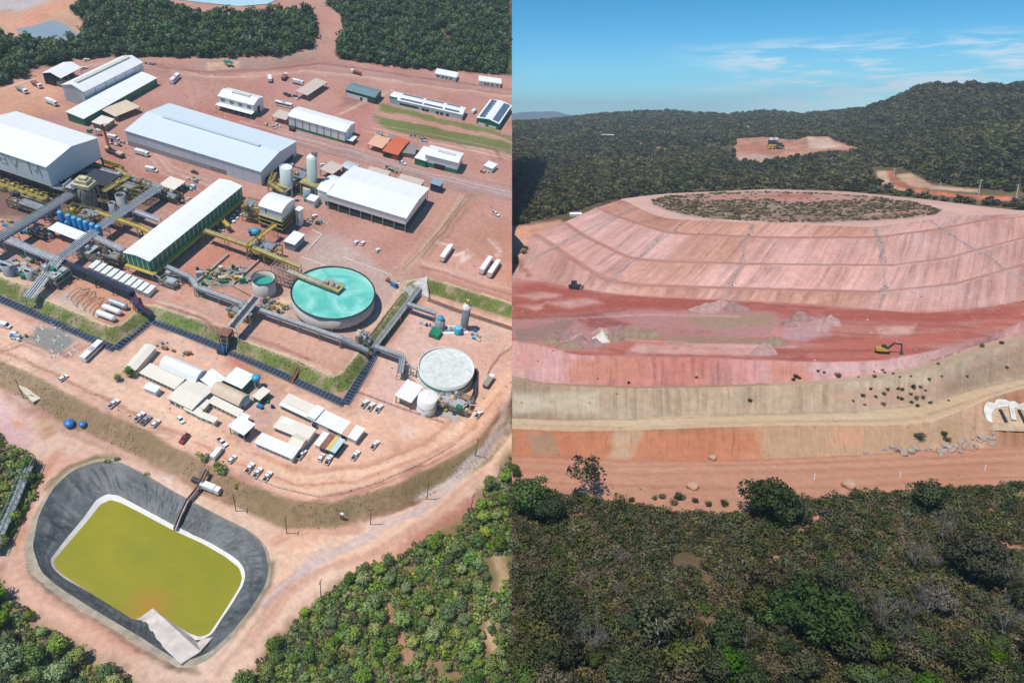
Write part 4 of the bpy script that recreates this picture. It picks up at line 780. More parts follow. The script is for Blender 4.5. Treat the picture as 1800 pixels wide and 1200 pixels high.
# blue dewatering machines on the deck
for k, (x, y, nm) in enumerate(((449, 411, 'upper'), (465, 433, 'lower'))):
    t = thing('blue_filter_unit', 'bright blue filter unit, the %s of two beside the yellow gangway' % nm, 'machine', gp(x, y), D(35)); b = MB(); b.bx(-3, 3, -2, 2, 0, 1.2); b.build('skid', NAVY, t); b = MB(); b.lathe([(0, 3.4), (1.6, 3.), (2.3, 2.2), (2.3, 1.2)], 14); b.build('drum', CYAN, t); b = MB(); b.bx(-3.4, -2.2, -1, 1, 1.2, 2.4); b.build('motor', BLUE, t)
# 6 top-left hall -----------------------------------------------------
h6 = hgt((111, 181), (107.3, 152), 0); print('hall6', h6)
r, L, W, h = shed('smelter_hall', 'tall white hall with grey ridge strip at the top left of the yard', (146.7, 161.5), (250.3, 110), (211, 101), h6, 0, 'gable', 2.5, sheet('white_bay_wall', (.74, .77, .79), 9., 0, .3, .5, .3, .08, .07), WHITER)
slab(r, 'ridge_strip', L*.06, L*.94, W/2-1.3, W/2+1.3, h+2.3, h+3.1, sheet('strip_sheet', (.62, .60, .52), 4, 0, .85))
r, L, W, h = shed('lean_to', 'low white-roofed green-walled lean-to along the foot of the tall top-left hall', (146.7, 209), (275, 137.5), (254, 127), 4.6, 0, 'mono', 1.2, GREENS, WHITER)
# 7..
r, L, W, h = shed('workshop', 'white-roofed open workshop with dark interior, left of the tall top-left hall', (106.4, 137.5), (142, 119), (116, 108), 7, 0, 'gable', 2, None, WHITER, posts=STEEL); slab(r, 'back_wall', .3, L-.3, W*.5, W-.3, 0, 6.6, DARK); slab(r, 'machine', L*.1, L*.35, 2, 6, 0, 2.5, TAN)  # dark block paints the unlit inside of the open shed
h8 = hgt((446, 206), (445, 185), 0); print('h8', h8)
r, L, W, h = shed('maintenance_hall', 'white two-level hall with ridge monitor and front awning, north of the warehouse', (383.4, 168.7), (445, 185), (467.8, 172.3), h8, 0, 'gable', 1.8, WHITE, WHITER)
slab(r, 'ridge_monitor', L*.28, L*.78, W/2-1.4, W/2+1.4, h+1.5, h+2.6, sheet('monitor_sheet', (.6, .62, .58), 2, 0, .7)); slab(r, 'awning', -.5, L+.5, -4, 0, h*.42, h*.42+.25, WHITER)
windows(r, [L*(k+.5)/4 for k in range(4)], 0, h*.6, h*.85, L/9, m=GREYR)
for k in range(7): slab(r, 'awning_post', L*k/6-.12, L*k/6+.12, -3.8, -3.6, 0, h*.42, STEEL)
slab(r, 'dark_bay', .2, L-.2, -.1, .05, 0, h*.4, DARK); slab(r, 'side_door', L-.05, L+.1, W*.35, W*.6, 0, 5, DARK); slab(r, 'green_side', L-.04, L+.07, 0, W*.3, 0, 3, GREENS)
h9 = hgt((611, 252), (606, 232), 0); print('h9', h9)
r, L, W, h = shed('storage_hall', 'white hall with dark pilasters and green plinth above the big white roof', (506.3, 203.8), (607, 232.5), (633, 218.5), h9, 0, 'gable', 1.6, WHITE, WHITER, band=(GREENS, 1.8))
for k in range(9): slab(r, 'pilaster', L*k/8-.25, L*k/8+.25, -.15, .05, 1.8, h-.3, GREYR)
slab(r, 'porch_roof', L, L+5, W*.0, W*.5, 2.8, 3., WHITER); slab(r, 'parked_generator', L*.06, L*.14, -4, -1, 0, 2.2, DSTEEL)
r, L, W, h = shed('laboratory', 'low hall with dark teal roof and green gable, below the upper forest', (608, 157.7), (658.7, 171.5), (669.7, 159.5), 5, 0, 'gable', 1.2, DARKG, TEALR); slab(r, 'white_wall', .4, L*.75, -.12, .05, 0, 3, WP); slab(r, 'doorway', L*.5, L*.58, -.16, 0, 0, 2.4, DARK)
h11 = hgt((812, 211.8), (812.7, 201.7), 0); print('h11', h11)
r, L, W, h = shed('office_block', 'long low white office with rows of solar panels on its roof', (685, 173), (812.7, 201.7), (822.8, 190.7), h11, 0, 'gable', 1., WHITE, WHITER)
for x0, x1 in ((.14, .44), (.46, .72), (.75, .95)): slab(r, 'solar_array', L*x0, L*x1, W*.08, W*.44, h+.35, h+.75, SOLAR); slab(r, 'solar_array', L*x0, L*(x1-.02), W*.56, W*.9, h+.35, h+.75, SOLAR)
slab(r, 'porch', -.5, L*.1, -.4, W*.6, h+.3, h+.6, DARKG); slab(r, 'window', L*.14, L*.4, -.06, .03, 1.2, 2.6, GLASS); windows(r, [L*.47, L*.52, L*.66, L*.72, L*.8], 0, .6, 2.6, 2.2)
h12 = hgt((873, 227.7), (877, 218), 0)
r, L, W, h = shed('solar_roof_hall', 'green-walled hall with a solar panel roof at the right edge of the plant', (877, 218), (899, 186), (862, 176), max(h12, 4.5), 0, 'gable', 1.4, GREENS, WHITER)
for k in range(7): slab(r, 'solar_array', L*(.04+.135*k), L*(.15+.135*k), W*.56, W*.92, h+.75, h+1.15, SOLAR)
slab(r, 'solar_array', L*.04, L*.95, W*.06, W*.44, h+.75, h+1.15, SOLAR)
for k in range(2): slab(r, 'gate', -.08, .06, W*(.1+.48*k), W*(.44+.48*k), .2, 1.6, WP)
windows(r, [L*.2, L*.4, L*.6, L*.8], 0, 1.5, 3, 1.6)
shedA, L, W, h = shed('site_office', 'small white flat-roofed cabin under the forest edge, the left of the far pair', (765, 129.3), (801.7, 136.6), (810, 130), 3.4, 0, 'mono', .3, WHITE, WHITER); windows(shedA, [L*.15, L*.38, L*.55, L*.75], 0, 1, 2.4, 1.6)
shedA, L, W, h = shed('site_office', 'small white flat-roofed cabin under the forest edge, the right of the far pair', (842, 142), (880.6, 147.6), (887, 141), 3.4, 0, 'mono', .3, WHITE, WHITER); windows(shedA, [L*.3, L*.42, L*.62, L*.85], 0, .8, 2.4, 1.2)
shed('canteen', 'peach-roofed open shelter joined to the orange roof', (646.8, 253.3), (671.5, 260.7), (690, 248), 3.8, 0, 'mono', .8, None, PEACH, posts=BROWN)
r, L, W, h = shed('canteen_wing', 'building with bright orange roof between peach shelter and green hall', (673.4, 265.3), (699, 272.6), (720, 247), 4., 0, 'gable', .9, mat('orange_wall', (.35, .10, .06), .8), ORANGE); slab(r, 'dark_front', .4, L*.6, -.1, .05, 0, 3, DARK)
shed('store_shed', 'low grey-brown roof between orange roof and white-green hall', (706.4, 268), (728.4, 271.7), (742, 258.8), 3., 0, 'mono', .3, GREYR, GREYR)
shed('store_shed', 'tiny dark grey panel roof behind the peach shelter', (660, 238), (668, 240), (676, 234), 2.6, 0, 'mono', .3, NAVY, GREYR); shed('store_shed', 'tiny navy panel roof behind the orange roof', (681, 243), (691, 245.5), (696, 239), 2.6, 0, 'mono', .3, NAVY, GREYR)
r, L, W, h = shed('fire_station', 'tall white hall with green plinth and dark gateway, right of the orange roof', (747.6, 271.7), (805.4, 286.3), (813.7, 269.8), 8., 0, 'gable', 1., WHITE, WHITER, band=(GREENS, 3.)); slab(r, 'gateway', L*.3, L*.62, -.2, .02, 0, 3.6, DARK); slab(r, 'ridge_strip', L*.3, L*.85, W/2-1.2, W/2+1.2, h+.9, h+1.5, sheet('strip_sheet', (.6, .6, .5)))
r, L, W, h = shed('fire_station_wing', 'lower white-roofed wing with green walls left of the dark gateway hall', (729.3, 277.5), (748, 283), (758, 262), 4.5, 0, 'mono', .3, GREENS, WHITER)
shed('gatehouse', 'white kiosk standing alone near the right edge, below the grass bank', (851, 291), (865, 296.6), (875, 290), 3.2, 0, 'flat', 0, WHITE, WHITER, cat='kiosk')
shed('parking_shelter', 'long beige open shelter near the truck park north of the yard', (540, 167.8), (574, 145), (554, 140), 4, 0, 'mono', .5, None, BEIGE, posts=STEEL)
shed('parking_shelter', 'small beige shelter between white bus and white hall', (478.8, 204.5), (501.7, 211), (510, 200), 3.6, 0, 'mono', .5, None, BEIGE, posts=STEEL)
shed('parking_shelter', 'rusty pink roofed row below the green lean-to', (203, 205), (245, 188), (224, 177), 3.5, 0, 'mono', .4, None, RUST, posts=BROWN)
shed('store_shed', 'small white-roofed store at the end of the rusty roofed row', (183.4, 221.3), (200, 210), (182, 203), 3.6, 0, 'mono', .4, GREYR, CREAM)
shed('parking_shelter', 'beige roof strip behind the big white roof, the left of two', (645, 302), (680.7, 310.5), (687, 303), 4, 0, 'mono', .4, GREYR, BEIGE)
shed('parking_shelter', 'beige roof strip behind the big white roof, the right of two', (700, 314.8), (739.4, 325.8), (746, 319), 4, 0, 'mono', .4, GREYR, BEIGE)
shed('store_shed', 'square beige roof right of the tall grey silo', (563, 297), (584, 306), (599, 292), 4.5, 0, 'mono', .4, None, BEIGE, posts=STEEL)
shed('store_shed', 'white canopy roof over the open yard left of the white arched house', (280.6, 325), (306, 333.5), (321, 319), 4.5, 0, 'mono', .3, None, CREAM, posts=DSTEEL)
shed('tank_canopy', 'narrow white canopy in front of the blue standing tanks', (85.3, 402), (146.7, 425.8), (159.5, 414.8), 5, 0, 'mono', .3, None, WHITER, posts=NAVY, cat='canopy')
r, L, W, h = shed('tarpaulin_store', 'grey tarpaulin covered stack behind the big white roof', (601, 292), (620, 300), (627, 289), 4.5, 0, 'arch', .8, sheet('tarp', (.42, .45, .48), 2., 0, .8), sheet('tarp_top', (.5, .53, .56), 2., 0, .85), cat='store')
t, L, W, h = shed('transformer_cabin', 'blue-grey tarped trailer at the corner of the big white roof', (757, 322), (773, 327), (777, 319), 5, 0, 'flat', 0, NAVY, sheet('tarp_blue', (.25, .36, .44), 2., 0, .8), cat='cabin')
t, L, W, h = shed('control_cabin', 'plain white cube cabin at the foot of the elevated tank', (539, 350), (552, 354), (553, 344), 4.2, 0, 'flat', 0, WP, WHITER, cat='cabin')
# ---------------- lower terrace camp
r, L, W, h = shed('camp_dormitory', 'cream-roofed long block at the left end of the camp', (238, 650), (272.7, 610), (257, 604.7), 3.4, -4, 'gable', .5, CREAM, CREAM)
r, L, W, h = shed('barrel_roof_hall', 'white barrel-roofed hall in the middle of the camp', (281, 644), (343, 670.7), (358.7, 650), 4.2, -4, 'arch', 2.6, WHITE, sheet('barrel_sheet', (.84, .83, .80), 0, 0, .7, .5, .3, .15))
r, L, W, h = shed('camp_kitchen', 'tan flat-roofed block below the barrel roof with a shaded front', (247, 655), (306.7, 682.5), (320, 666), 3., -4, 'mono', .3, GREENW, CREAM); windows(r, [L*(k+.5)/9 for k in range(9)], 0, .8, 2.2, 1.3)
r, L, W, h = shed('camp_hall', 'wide cream roof facing the road in the middle of the camp', (296, 699), (337, 719), (372, 683), 3.8, -4, 'gable', .7, GREENW, CREAM); windows(r, [L*(k+.5)/4 for k in range(4)], 0, .8, 2.4, 1.8)
r, L, W, h = shed('camp_store', 'bright white roof between barrel roof and stained roof', (350.7, 664.7), (373, 681), (392, 664), 4.2, -4, 'mono', .4, WHITE, WHITER)
r, L, W, h = shed('stained_hall', 'rust-stained cream barrel roof right of the camp hall', (370.6, 688), (419, 711), (435.7, 694), 4., -4, 'arch', 1.8, GREENW, RUST)
r, L, W, h = shed('camp_rooms', 'grey-green row of rooms in front of the stained barrel roof', (367, 706), (417.4, 731), (423, 721), 3., -4, 'mono', .2, GREENW, CREAM); windows(r, [L*(k+.5)/7 for k in range(7)], 0, .9, 2.1, 1.1)
for lb, a, b, c in (('grey-green cabin beside the wide cream roof, nearest the road', (349.5, 731), (376, 741.5), (381, 735)), ('grey-green cabin set between wide cream roof and road', (324, 718), (347, 729), (354, 721)), ('grey-green cabin standing end-on beside the wide cream roof', (350, 715), (358, 718), (368, 705))):
    r, L, W, h = shed('camp_cabin', lb, a, b, c, 2.8, -4, 'flat', 0, GREENW, CREAM, cat='cabin'); windows(r, [L*.3, L*.7], 0, 1, 2, 1.1)
r, L, W, h = shed('camp_house', 'square white roof with green side wall above the stained roof', (394.4, 668), (424.7, 682), (446.7, 661.8), 4.4, -4, 'mono', .5, GREENS, WHITER)
r, L, W, h = shed('pump_kiosk', 'small cream-roofed kiosk with green wall below the blue water tank', (445, 696), (456, 702.5), (470.5, 686.5), 3.2, -4, 'mono', .3, GREENS, CREAM, cat='kiosk')
r, L, W, h = shed('truck_shelter', 'white open shelter with vehicles under it, between camp and offices', (402.7, 749), (428.4, 763.6), (447, 747), 4.6, -4, 'mono', .3, None, WHITER, posts=STEEL); slab(r, 'stored_machine', L*.15, L*.45, 1, 5, 0, 2.2, WP); slab(r, 'stored_bin', L*.55, L*.85, 1, 4, 0, 1.6, DSTEEL)
for k in range(3):
    r, L, W, h = shed('supply_container', ['plain white container on the road verge in front of the camp', 'white flat lorry box beside the stained barrel roof', 'pale roof hut by the truck shelter'][k], [(253, 681), (424, 707), (419, 735)][k], [(272.7, 688.7), (428, 709), (431, 740)][k], [(280, 680.7), (437, 697), (437, 731)][k], 3., -4, 'flat', 0, sheet('container_wall', (.66, .70, .75), 1.2, 0, .8), WHITER, cat='container')
h_o = hgt((628, 782), (625, 773.3), -4); print('office', h_o)
r, L, W, h = shed('office_row', 'longest white cabin row in the office compound, ribbed cream and white roof', (492.5, 711), (625, 773.3), (640, 755), max(h_o, 3), -4, 'mono', .3, WHITE, WHITER)
slab(r, 'cream_roof_panel', .3, L*.38, W*.25, W+.3, h+.45, h+.6, CREAM); slab(r, 'raised_roof', L*.36, L*.47, -.2, W+.6, h+.4, h+1.2, WHITER); slab(r, 'beige_roof_panel', L*.82, L*.89, -.2, W+.3, h+.42, h+.55, PEACH)
windows(r, [L*.03+L*.04*k for k in range(10)], 0, .9, 2.2, 1.5); slab(r, 'blue_door_canopy', L*.455, L*.49, -1.6, 0, 1.2, 2.8, NAVY); windows(r, [L*.66, L*.7, L*.74], 0, .9, 2.2, 1.5); slab(r, 'dark_passage', L*.82, L*.88, -.3, .1, 0, 2.6, DARK)
r, L, W, h = shed('office_block', 'cream-white cabin block between the two white office rows', (481.7, 750), (540, 773.5), (552.5, 755), 3.2, -4, 'mono', .3, WHITE, CREAM); windows(r, [L*(.08+.1*k) for k in range(5)], 0, .9, 2.2, 1.4); slab(r, 'white_roof_panel', L*.1, L*.4, W*.5, W, h+.4, h+.55, WHITER)
r, L, W, h = shed('front_office', 'white ribbed-roof office nearest the car park road', (449, 777.5), (513, 805), (525, 790), 3.2, -4, 'mono', .3, WHITE, sheet('ribbed_white', (.83, .82, .80), 2.6, 0, .6, .5, .3, .1, .04)); windows(r, [L*(.1+.11*k) for k in range(8)], 0, 1.2, 2.0, 1.5)
r, L, W, h = shed('link_roof', 'tan hipped roof linking the front office to the cabin block', (508, 779), (527, 787), (540, 771), 3.4, -4, 'gable', 1.1, WHITE, CREAM, cat='roof')
r, L, W, h = shed('meeting_cabin', 'narrow white cabin end-on, left of the striped roof', (554, 780.5), (561.7, 783.5), (571.7, 761), 3, -4, 'flat', 0, WHITE, WHITER, cat='cabin')
r, L, W, h = shed('striped_shelter', 'shelter with brown, yellow and pale blue striped roof in the office compound', (563.3, 785), (588, 796), (605, 775), 3., -4, 'mono', .3, NAVY, BROWN, cat='shelter'); slab(r, 'yellow_roof_panel', L*.4, L*.68, -.4, W+.3, h+.55, h+.7, mat('yellow_roof', (.75, .55, .2), .6)); slab(r, 'blue_roof_panel', L*.69, L+.5, -.4, W+.3, h+.6, h+.75, mat('pale_blue_roof', (.50, .68, .74), .5))
r, L, W, h = shed('pump_shed', 'square white roof on open posts beside the round white silo', (696, 695), (722, 706.7), (740, 680), 4.8, -4, 'mono', .3, None, WHITER, posts=REDP); slab(r, 'machinery', L*.15, L*.8, 1.5, W-1.5, 0, 2.4, CONCM)
# ================================================================== TANKS, RACKS, POND, YARD EQUIPMENT
def nmat(name, c, rough, var=.1, scale=.2, spec=.5): return mat(name, c, rough, 0, var, scale, spec)
CONT = sheet('tank_wall', (.62, .56, .50), 3., 0, .85, .8, 0, .25); _t = NT('turquoise_liquor'); _o = _t.obj(); _n = _t.n('ShaderNodeTexNoise'); _n.inputs['Scale'].default_value = .055; _n.inputs['Detail'].default_value = 6; _n.inputs['Distortion'].default_value = 1.6; _t.l(_o, _n.inputs['Vector'])
_c = _t.mix(_t.ramp(_n.outputs[0], .38, .66), (.10, .50, .40), (.34, .72, .62)); _c = _t.mix(_t.math('MULTIPLY', _t.ramp(_t.noise(_o, .35, 5, .7), .55, .8), .5), _c, (.62, .82, .76)); _t.l(_c, _t.b.inputs['Base Color']); _t.b.inputs['Roughness'].default_value = .35; _t.bump(_t.noise(_o, 1.5, 3), .08, .1)  # pale noise patches paint white surface glare into the colour
TURQ = _t.m; TURQD = nmat('green_liquor', (.03, .34, .26), .15, .1, .2, .3)
# thickener -----------------------------------------------------------
hT = hgt((586, 573), (586, 556), 0)+2.2; cT = gp0(586, 513, hT); rT = np.linalg.norm(gp0(511, 513, hT)-gp0(661, 513, hT))/2*.985; print('thickener', hT, rT)
t = thing('thickener_tank', 'huge round thickener tank brimming with turquoise liquor', 'tank', (cT[0], cT[1], 0)); b = MB(); b.lathe([(rT, 2.2), (rT, hT), (rT-.35, hT), (rT-.35, hT-.9)], 96); b.lathe([(.5, 1.), (rT, 2.2)], 96); b.build('wall', CONT, t)
b = MB(); b.lathe([(rT+.25, hT-.05), (rT+.25, hT+.3), (rT-.4, hT+.3), (rT-.4, hT-.05)], 96); b.build('rim_launder', DSTEEL, t)
b = MB(); b.lathe([(.01, hT-.3), (rT*.5, hT-.32), (rT-.36, hT-.35)], 96); b.build('liquor', TURQ, t)
for k in range(28):
    a = k*2*math.pi/28; b = MB(); b.cyl(((rT-1)*math.cos(a), (rT-1)*math.sin(a), 0), ((rT-1)*math.cos(a), (rT-1)*math.sin(a), 2.2), .3, n=6); b.build('leg', LSTEEL, t)
def gallery(name, label, cat, pts, h, w, mt, deck=None, group=None, legs=True, z=None, th=.9, pipes=0, pm=None, step=9., rail=True):
    """elevated rack or walkway along a pixel line; pts are pixels at deck height"""
    P = []
    for q in pts:
        if len(q) == 3: P.append(gp0(q[0], q[1], (q[2])))
        else:
            zb = float(zfield(*[np.array([v]) for v in gp0(q[0], q[1], h)[:2]])[0][0]) if z is None else z
            P.append(gp0(q[0], q[1], zb+h))
    o = P[0]; r = thing(name, label, cat, (o[0], o[1], 0), group=group); Q = [p-np.array([o[0], o[1], 0]) for p in P]
    fr = MB(); dk = MB(); pp = MB(); lg = []
    for a, c in zip(Q[:-1], Q[1:]):
        d = c-a; L = np.linalg.norm(d[:2]); u = d/L; n = np.array([-u[1], u[0], 0]); k = max(1, int(L/step))
        for s in (-1, 1):
            fr.beam(a+n*s*w/2, c+n*s*w/2, .28, .3)
            if rail:
                fr.beam(a+n*s*w/2+[0, 0, th], c+n*s*w/2+[0, 0, th], .2, .2)
                m = max(2, int(L/2.2))
                for j in range(m+1):
                    q = a+d*j/m+n*s*w/2; fr.beam(q, q+[0, 0, th], .14)
                    if j < m and j % 2 == 0: fr.beam(q, a+d*(j+1)/m+n*s*w/2+[0, 0, th], .12)
        dk.beam(a+[0, 0, .12], c+[0, 0, .12], w*.9, .12)
        for j in range(pipes): 
            off = n*(-.36+.72*j/max(1, pipes-1))*w; pp.cyl(a+off+[0, 0, .45], c+off+[0, 0, .45], .2+.1*((j*7) % 3)/2, n=6)
        if legs:
            for j in range(k+1):
                q = a+d*(j+.02)/(k+.04)
                zg = float(zfield(np.array([q[0]+o[0]]), np.array([q[1]+o[1]]))[0][0])
                if q[2]-zg < .8: continue
                lb = MB()
                for s in (-1, 1): lb.beam(q+n*s*w/2, (q[0]+n[0]*s*w*.62, q[1]+n[1]*s*w*.62, zg-.3), .26)
                lb.beam(q+n*w/2-[0, 0, (q[2]-zg)*.5], q-n*w/2-[0, 0, (q[2]-zg)*.5], .16); lg.append(lb)
    fr.build('truss', mt, r); dk.build('deck', deck or mt, r)
    if pipes: pp.build('pipe', pm or LSTEEL, r)
    for lb in lg: lb.build('leg', mt, r)
    return r
gallery('rake_bridge', 'yellow-grey walkway bridge reaching over the turquoise liquor to its centre', 'bridge', [(505, 476), (586, 508)], hT+1.2, 3., OCHRE, CONCM, legs=False, z=0)
t = thing('rake_drive', 'cluttered drive platform at the centre of the turquoise tank', 'machine', gp0(584, 502, hT+1.6), D(-6)); b = MB(); b.bx(-5, 5, -3, 3, -.3, .1); b.build('platform', OCHRE, t)
b = MB()
for k in range(14): b.beam((-4.8+.74*k, -3, .1), (-4.8+.74*k, -3, 1.3), .12); b.beam((-4.8+.74*k, 3, .1), (-4.8+.74*k, 3, 1.3), .12)
b.beam((-5, 3, 1.3), (5, 3, 1.3), .12); b.beam((-5, -3, 1.3), (5, -3, 1.3), .12); b.build('railing', LSTEEL, t); b = MB(); b.lathe([(.01, 2.4), (1.2, 2.2), (1.4, .1)], 12); b.bx(-3.6, -2, -1, 1, .1, 1.6); b.bx(2, 3.4, -1, 1, .1, 1.4); b.build('gearbox', CONCM, t); b = MB(); b.cyl((0, 0, -.2), (0, 0, -5), .8, n=10); b.build('shaft', STEEL, t)
def tank(name, label, top, half, h, wallm, topm, z0=0, level=None, dome=0., n=40, ring=None, open_=True, cat='tank', fr=1.):
    c = gp0(top[0], top[1], z0+h); r = np.linalg.norm(gp0(top[0]-half, top[1], z0+h)-gp0(top[0]+half, top[1], z0+h))/2*fr; t = thing(name, label, cat, (c[0], c[1], z0)); b = MB()
    lv = h-.4 if level is None else level; b.lathe([(r, -.4), (r, h), (r-.25, h), (r-.25, max(0, lv-.1))], n); b.build('wall', wallm, t); b = MB()
    if dome: b.lathe([(.01, lv+dome), (r*.5, lv+dome*.8), (r*.8, lv+dome*.45), (r-.1, lv)], n)
    else: b.lathe([(.01, lv), (r-.24, lv)], n)
    b.build('contents' if open_ else 'roof', topm, t)
    if ring: b = MB(); b.lathe([(r+.14, ring[0]), (r+.14, ring[1]), (r-.05, ring[1])], n); b.lathe([(r-.05, ring[0]), (r+.14, ring[0])], n); b.build('band', ring[2], t)
    return t, c, r
hS = hgt((463, 526), (463, 503), 0); print('small tank', hS)
t, c, r = tank('leach_tank', 'smaller round tank half full of dark green liquor, left of the turquoise one', (463, 488), 21, hS, CONT, TURQD, level=hS*.55)
b = MB(); b.lathe([(r+.15, hS-.2), (r+.15, hS+.2), (r-.2, hS+.2)], 40); b.build('rim', DSTEEL, t)
FOAM = nmat('white_ripple_liquor', (.70, .73, .70), .45, .22, .45, .5); h2_ = hgt((786, 694), (786, 682), -4)+1.4; print('tank2', h2_)
tank('water_tank', 'wide pale tank with white rippled surface and green band, lower right of the plant', (785, 644), 49, h2_, sheet('pale_tank_wall', (.70, .76, .76), 2.5, 0, .85), FOAM, z0=-4, level=h2_-.9, ring=(h2_*.45, h2_*.6, GREENS), n=64)
hs = hgt((753, 727), (753, 705), -4)+.5; tank('round_silo', 'squat round white silo in front of the wide pale tank', (752, 697), 17.5, hs, WP, WHITER, z0=-4, level=hs-.1, dome=.6, open_=False, ring=(hs*.5, hs*.54, LSTEEL))
gallery('tank_walkway', 'dark walkway with yellow stairs round the right of the wide pale tank', 'walkway', [(836, 648), (835, 690), (823, 716)], 1.2, 1.5, DSTEEL, DSTEEL, z=-4, legs=False)
t = thing('pump_set', 'tangle of pumps and pipework beside the round white silo', 'pumps', gp(785, 722), D(0)); 
for k in range(6): b = MB(); b.bx(-5+k*2., -3.6+k*2., -1.+(k % 2)*1.6, .3+(k % 2)*1.6, 0, 1.3); b.cyl((-4.5+k*2, 0, .6), (-4.5+k*2, 3.5, .6), .2, n=6); b.build('pump', (STEEL, NAVY, OCHRE)[k % 3], t)
b = MB(); b.bx(-7, 7, -4, 5, -.1, .12); b.build('plinth', CONCM, t)
# elevated silos ------------------------------------------------------
t, c, r = tank('lime_silo', 'round silver open-topped silo on dark legs at the end of the blue warehouse', (502.5, 293), 11.5, 16, sheet('silver_sheet', (.58, .62, .62), 1.6, 2, .7, .45), WHITER, z0=0, level=15.4, n=24); b = MB(); b.bx(-r-1, r+1, -r-1, r+1, 4.6, 5.2); b.build('platform', OCHRE, t); b = MB(); b.lathe([(r+.3, -.3), (r+.3, 4.5)], 12); b.build('skirt', DSTEEL, t)
t, c, r = tank('cement_silo', 'tall silver-green silo with a cap on a yellow platform', (547.5, 277), 9, 24, sheet('silver_green', (.46, .56, .52), 1.6, 2, .7, .45), WHITER, z0=0, level=23.9, dome=2., n=24, open_=False)
b = MB(); b.bx(-r-2.5, r+2.5, -r-2.5, r+2.5, 8.6, 9.4); b.build('platform', OCHRE, t); b = MB(); b.bx(0, 2.4, 0, 2.4, 24.5, 27.5); b.build('filter_box', GREYR, t)
for sx_ in (-1, 1):
    for sy in (-1, 1): b = MB(); b.beam((sx_*(r+2), sy*(r+2), -.3), (sx_*(r+2), sy*(r+2), 8.6), .5); b.build('leg', OCHRE, t)
b = MB(); b.lathe([(r, 8.6), (r*.3, 3), (.3, 3)], 16); b.build('cone', STEEL, t)
t, c, r = tank('mixing_tank', 'small blue-grey tank with a tan lid under the tall silver silo', (540, 330), 8, 7, sheet('bluegrey_tank', (.28, .38, .46), 1.5, 2, .7), TAN, level=6.9, n=20, open_=False)
gallery('silo_walkway', 'yellow walkway curving round the silver silo by the warehouse end', 'walkway', [(478, 318), (483, 304), (474, 322), (498, 338)], 5, 2.2, OCHRE, OCHRE, z=0)
gallery('belt_conveyor', 'pale sloping conveyor between the two silver silos and the arched house', 'conveyor', [(497, 342, 3.), (513, 328, 9.)], 4, 2., LSTEEL, LSTEEL, z=0)
t = thing('plant_piping', 'dark pipe and pump cluster between the two silver silos', 'pipework', gp(520, 340), D(5))
for k in range(16): 
    x = random.uniform(-9, 9); y = random.uniform(-6, 6); hh = random.uniform(1, 6); b = MB(); b.bx(x-.8, x+.8, y-.6, y+.6, 0, hh*.5); b.cyl((x, y, 0), (x, y, hh), .2, n=6); b.cyl((x, y, hh), (x+random.uniform(-5, 5), y+random.uniform(-3, 3), hh), .18, n=6); b.build('pipe_run', random.choice((DSTEEL, STEEL, GPAINT, LSTEEL, BROWN)), t)
# blue tanks ----------------------------------------------------------
def blue_tank():
    t = thing('blue_pressure_tank', 'tall slim blue standing tank in the row behind the narrow white canopy', 'tank', (0, 0, 0), group='row of blue standing tanks'); b = MB(); b.lathe([(1.35, 0), (1.35, 9.6), (.9, 10.2), (.01, 10.4)], 16); b.build('vessel', BLUE, t); b = MB(); b.lathe([(1.38, 9.5), (.92, 10.25), (.01, 10.45)], 16); b.build('cap', mat('blue_cap', (.12, .42, .62), .4), t); b = MB(); b.lathe([(1.5, -.2), (1.5, .4), (1.2, .4)], 12); b.build('skirt', NAVY, t); return t
bt = blue_tank(); tops = [(104, 371), (118.5, 376.5), (129, 380.5), (139, 384), (149.5, 388), (160.5, 392), (170.5, 396)]
for k, q in enumerate(tops):
    P = gp0(q[0], q[1], 10.3); P[2] = 0
    place(bt, P) if k == 0 else dup(bt, P)
dup(bt, np.append(gp0(116, 388.5, 6.5)[:2], 0), label='short blue standing tank at the front of the blue row', scale=.63)
# mill / reclaim dome --------------------------------------------------
t = thing('ore_bin', 'weathered ore bin tower with a stepped cream-yellow roof between the racks', 'tower', gp(158, 362), D(10)); b = MB(); b.lathe([(4.2, 0), (4.4, 9), (3.6, 12), (2.6, 13)], 16); b.build('bin', mat('old_concrete', (.30, .27, .24), .9, 0, .6, .5), t); b = MB(); b.bx(-4.6, 4.6, -3.6, 3.6, 12.4, 14.2); b.bx(-3.2, 3.2, -2.4, 2.8, 14.2, 16); b.bx(-1.2, 2.2, -1.4, 1.8, 16, 17.2); b.build('hood', mat('faded_yellow', (.62, .54, .34), .8, 0, .4, .5), t); b = MB(); b.bx(-8.5, -3, -4, 3, 11.2, 11.8); b.bx(-8.5, -8.2, -4, 3, 11.8, 13); b.build('platform', LSTEEL, t)
for k in range(7):
    a = k*.9; b = MB(); b.beam((7*math.cos(a), 7*math.sin(a), 0), (6*math.cos(a+.5), 6*math.sin(a+.5), 13), .35); b.build('brace', random.choice((DSTEEL, OCHRE)), t)
for k, (px_, py_, hh, rr, nm) in enumerate(((211, 352, 12, 4.6, 'right'), (196, 366, 9, 3.2, 'left'))):
    t, c, r = tank('cyclone_silo', 'weathered grey plate silo right of the ore bin, the %s one of two' % nm, (px_, py_-10), rr*2.1, hh, mat('plate_grey', (.42, .40, .40), .8, 0, .4, .4), DSTEEL, level=hh-1.2, n=20)
t = thing('steel_tower', 'dark steel clutter tower behind the ore bin with pale platform', 'tower', gp(183, 338), D(5))
b = MB()
for x in (-7, 0, 7):
    for y in (-6, 6): b.beam((x, y, 0), (x, y, 9), .4)
for z in (3, 6, 9): b.bx(-7.2, 7.2, -6.2, 6.2, z-.15, z+.15)
b.build('frame', DSTEEL, t)
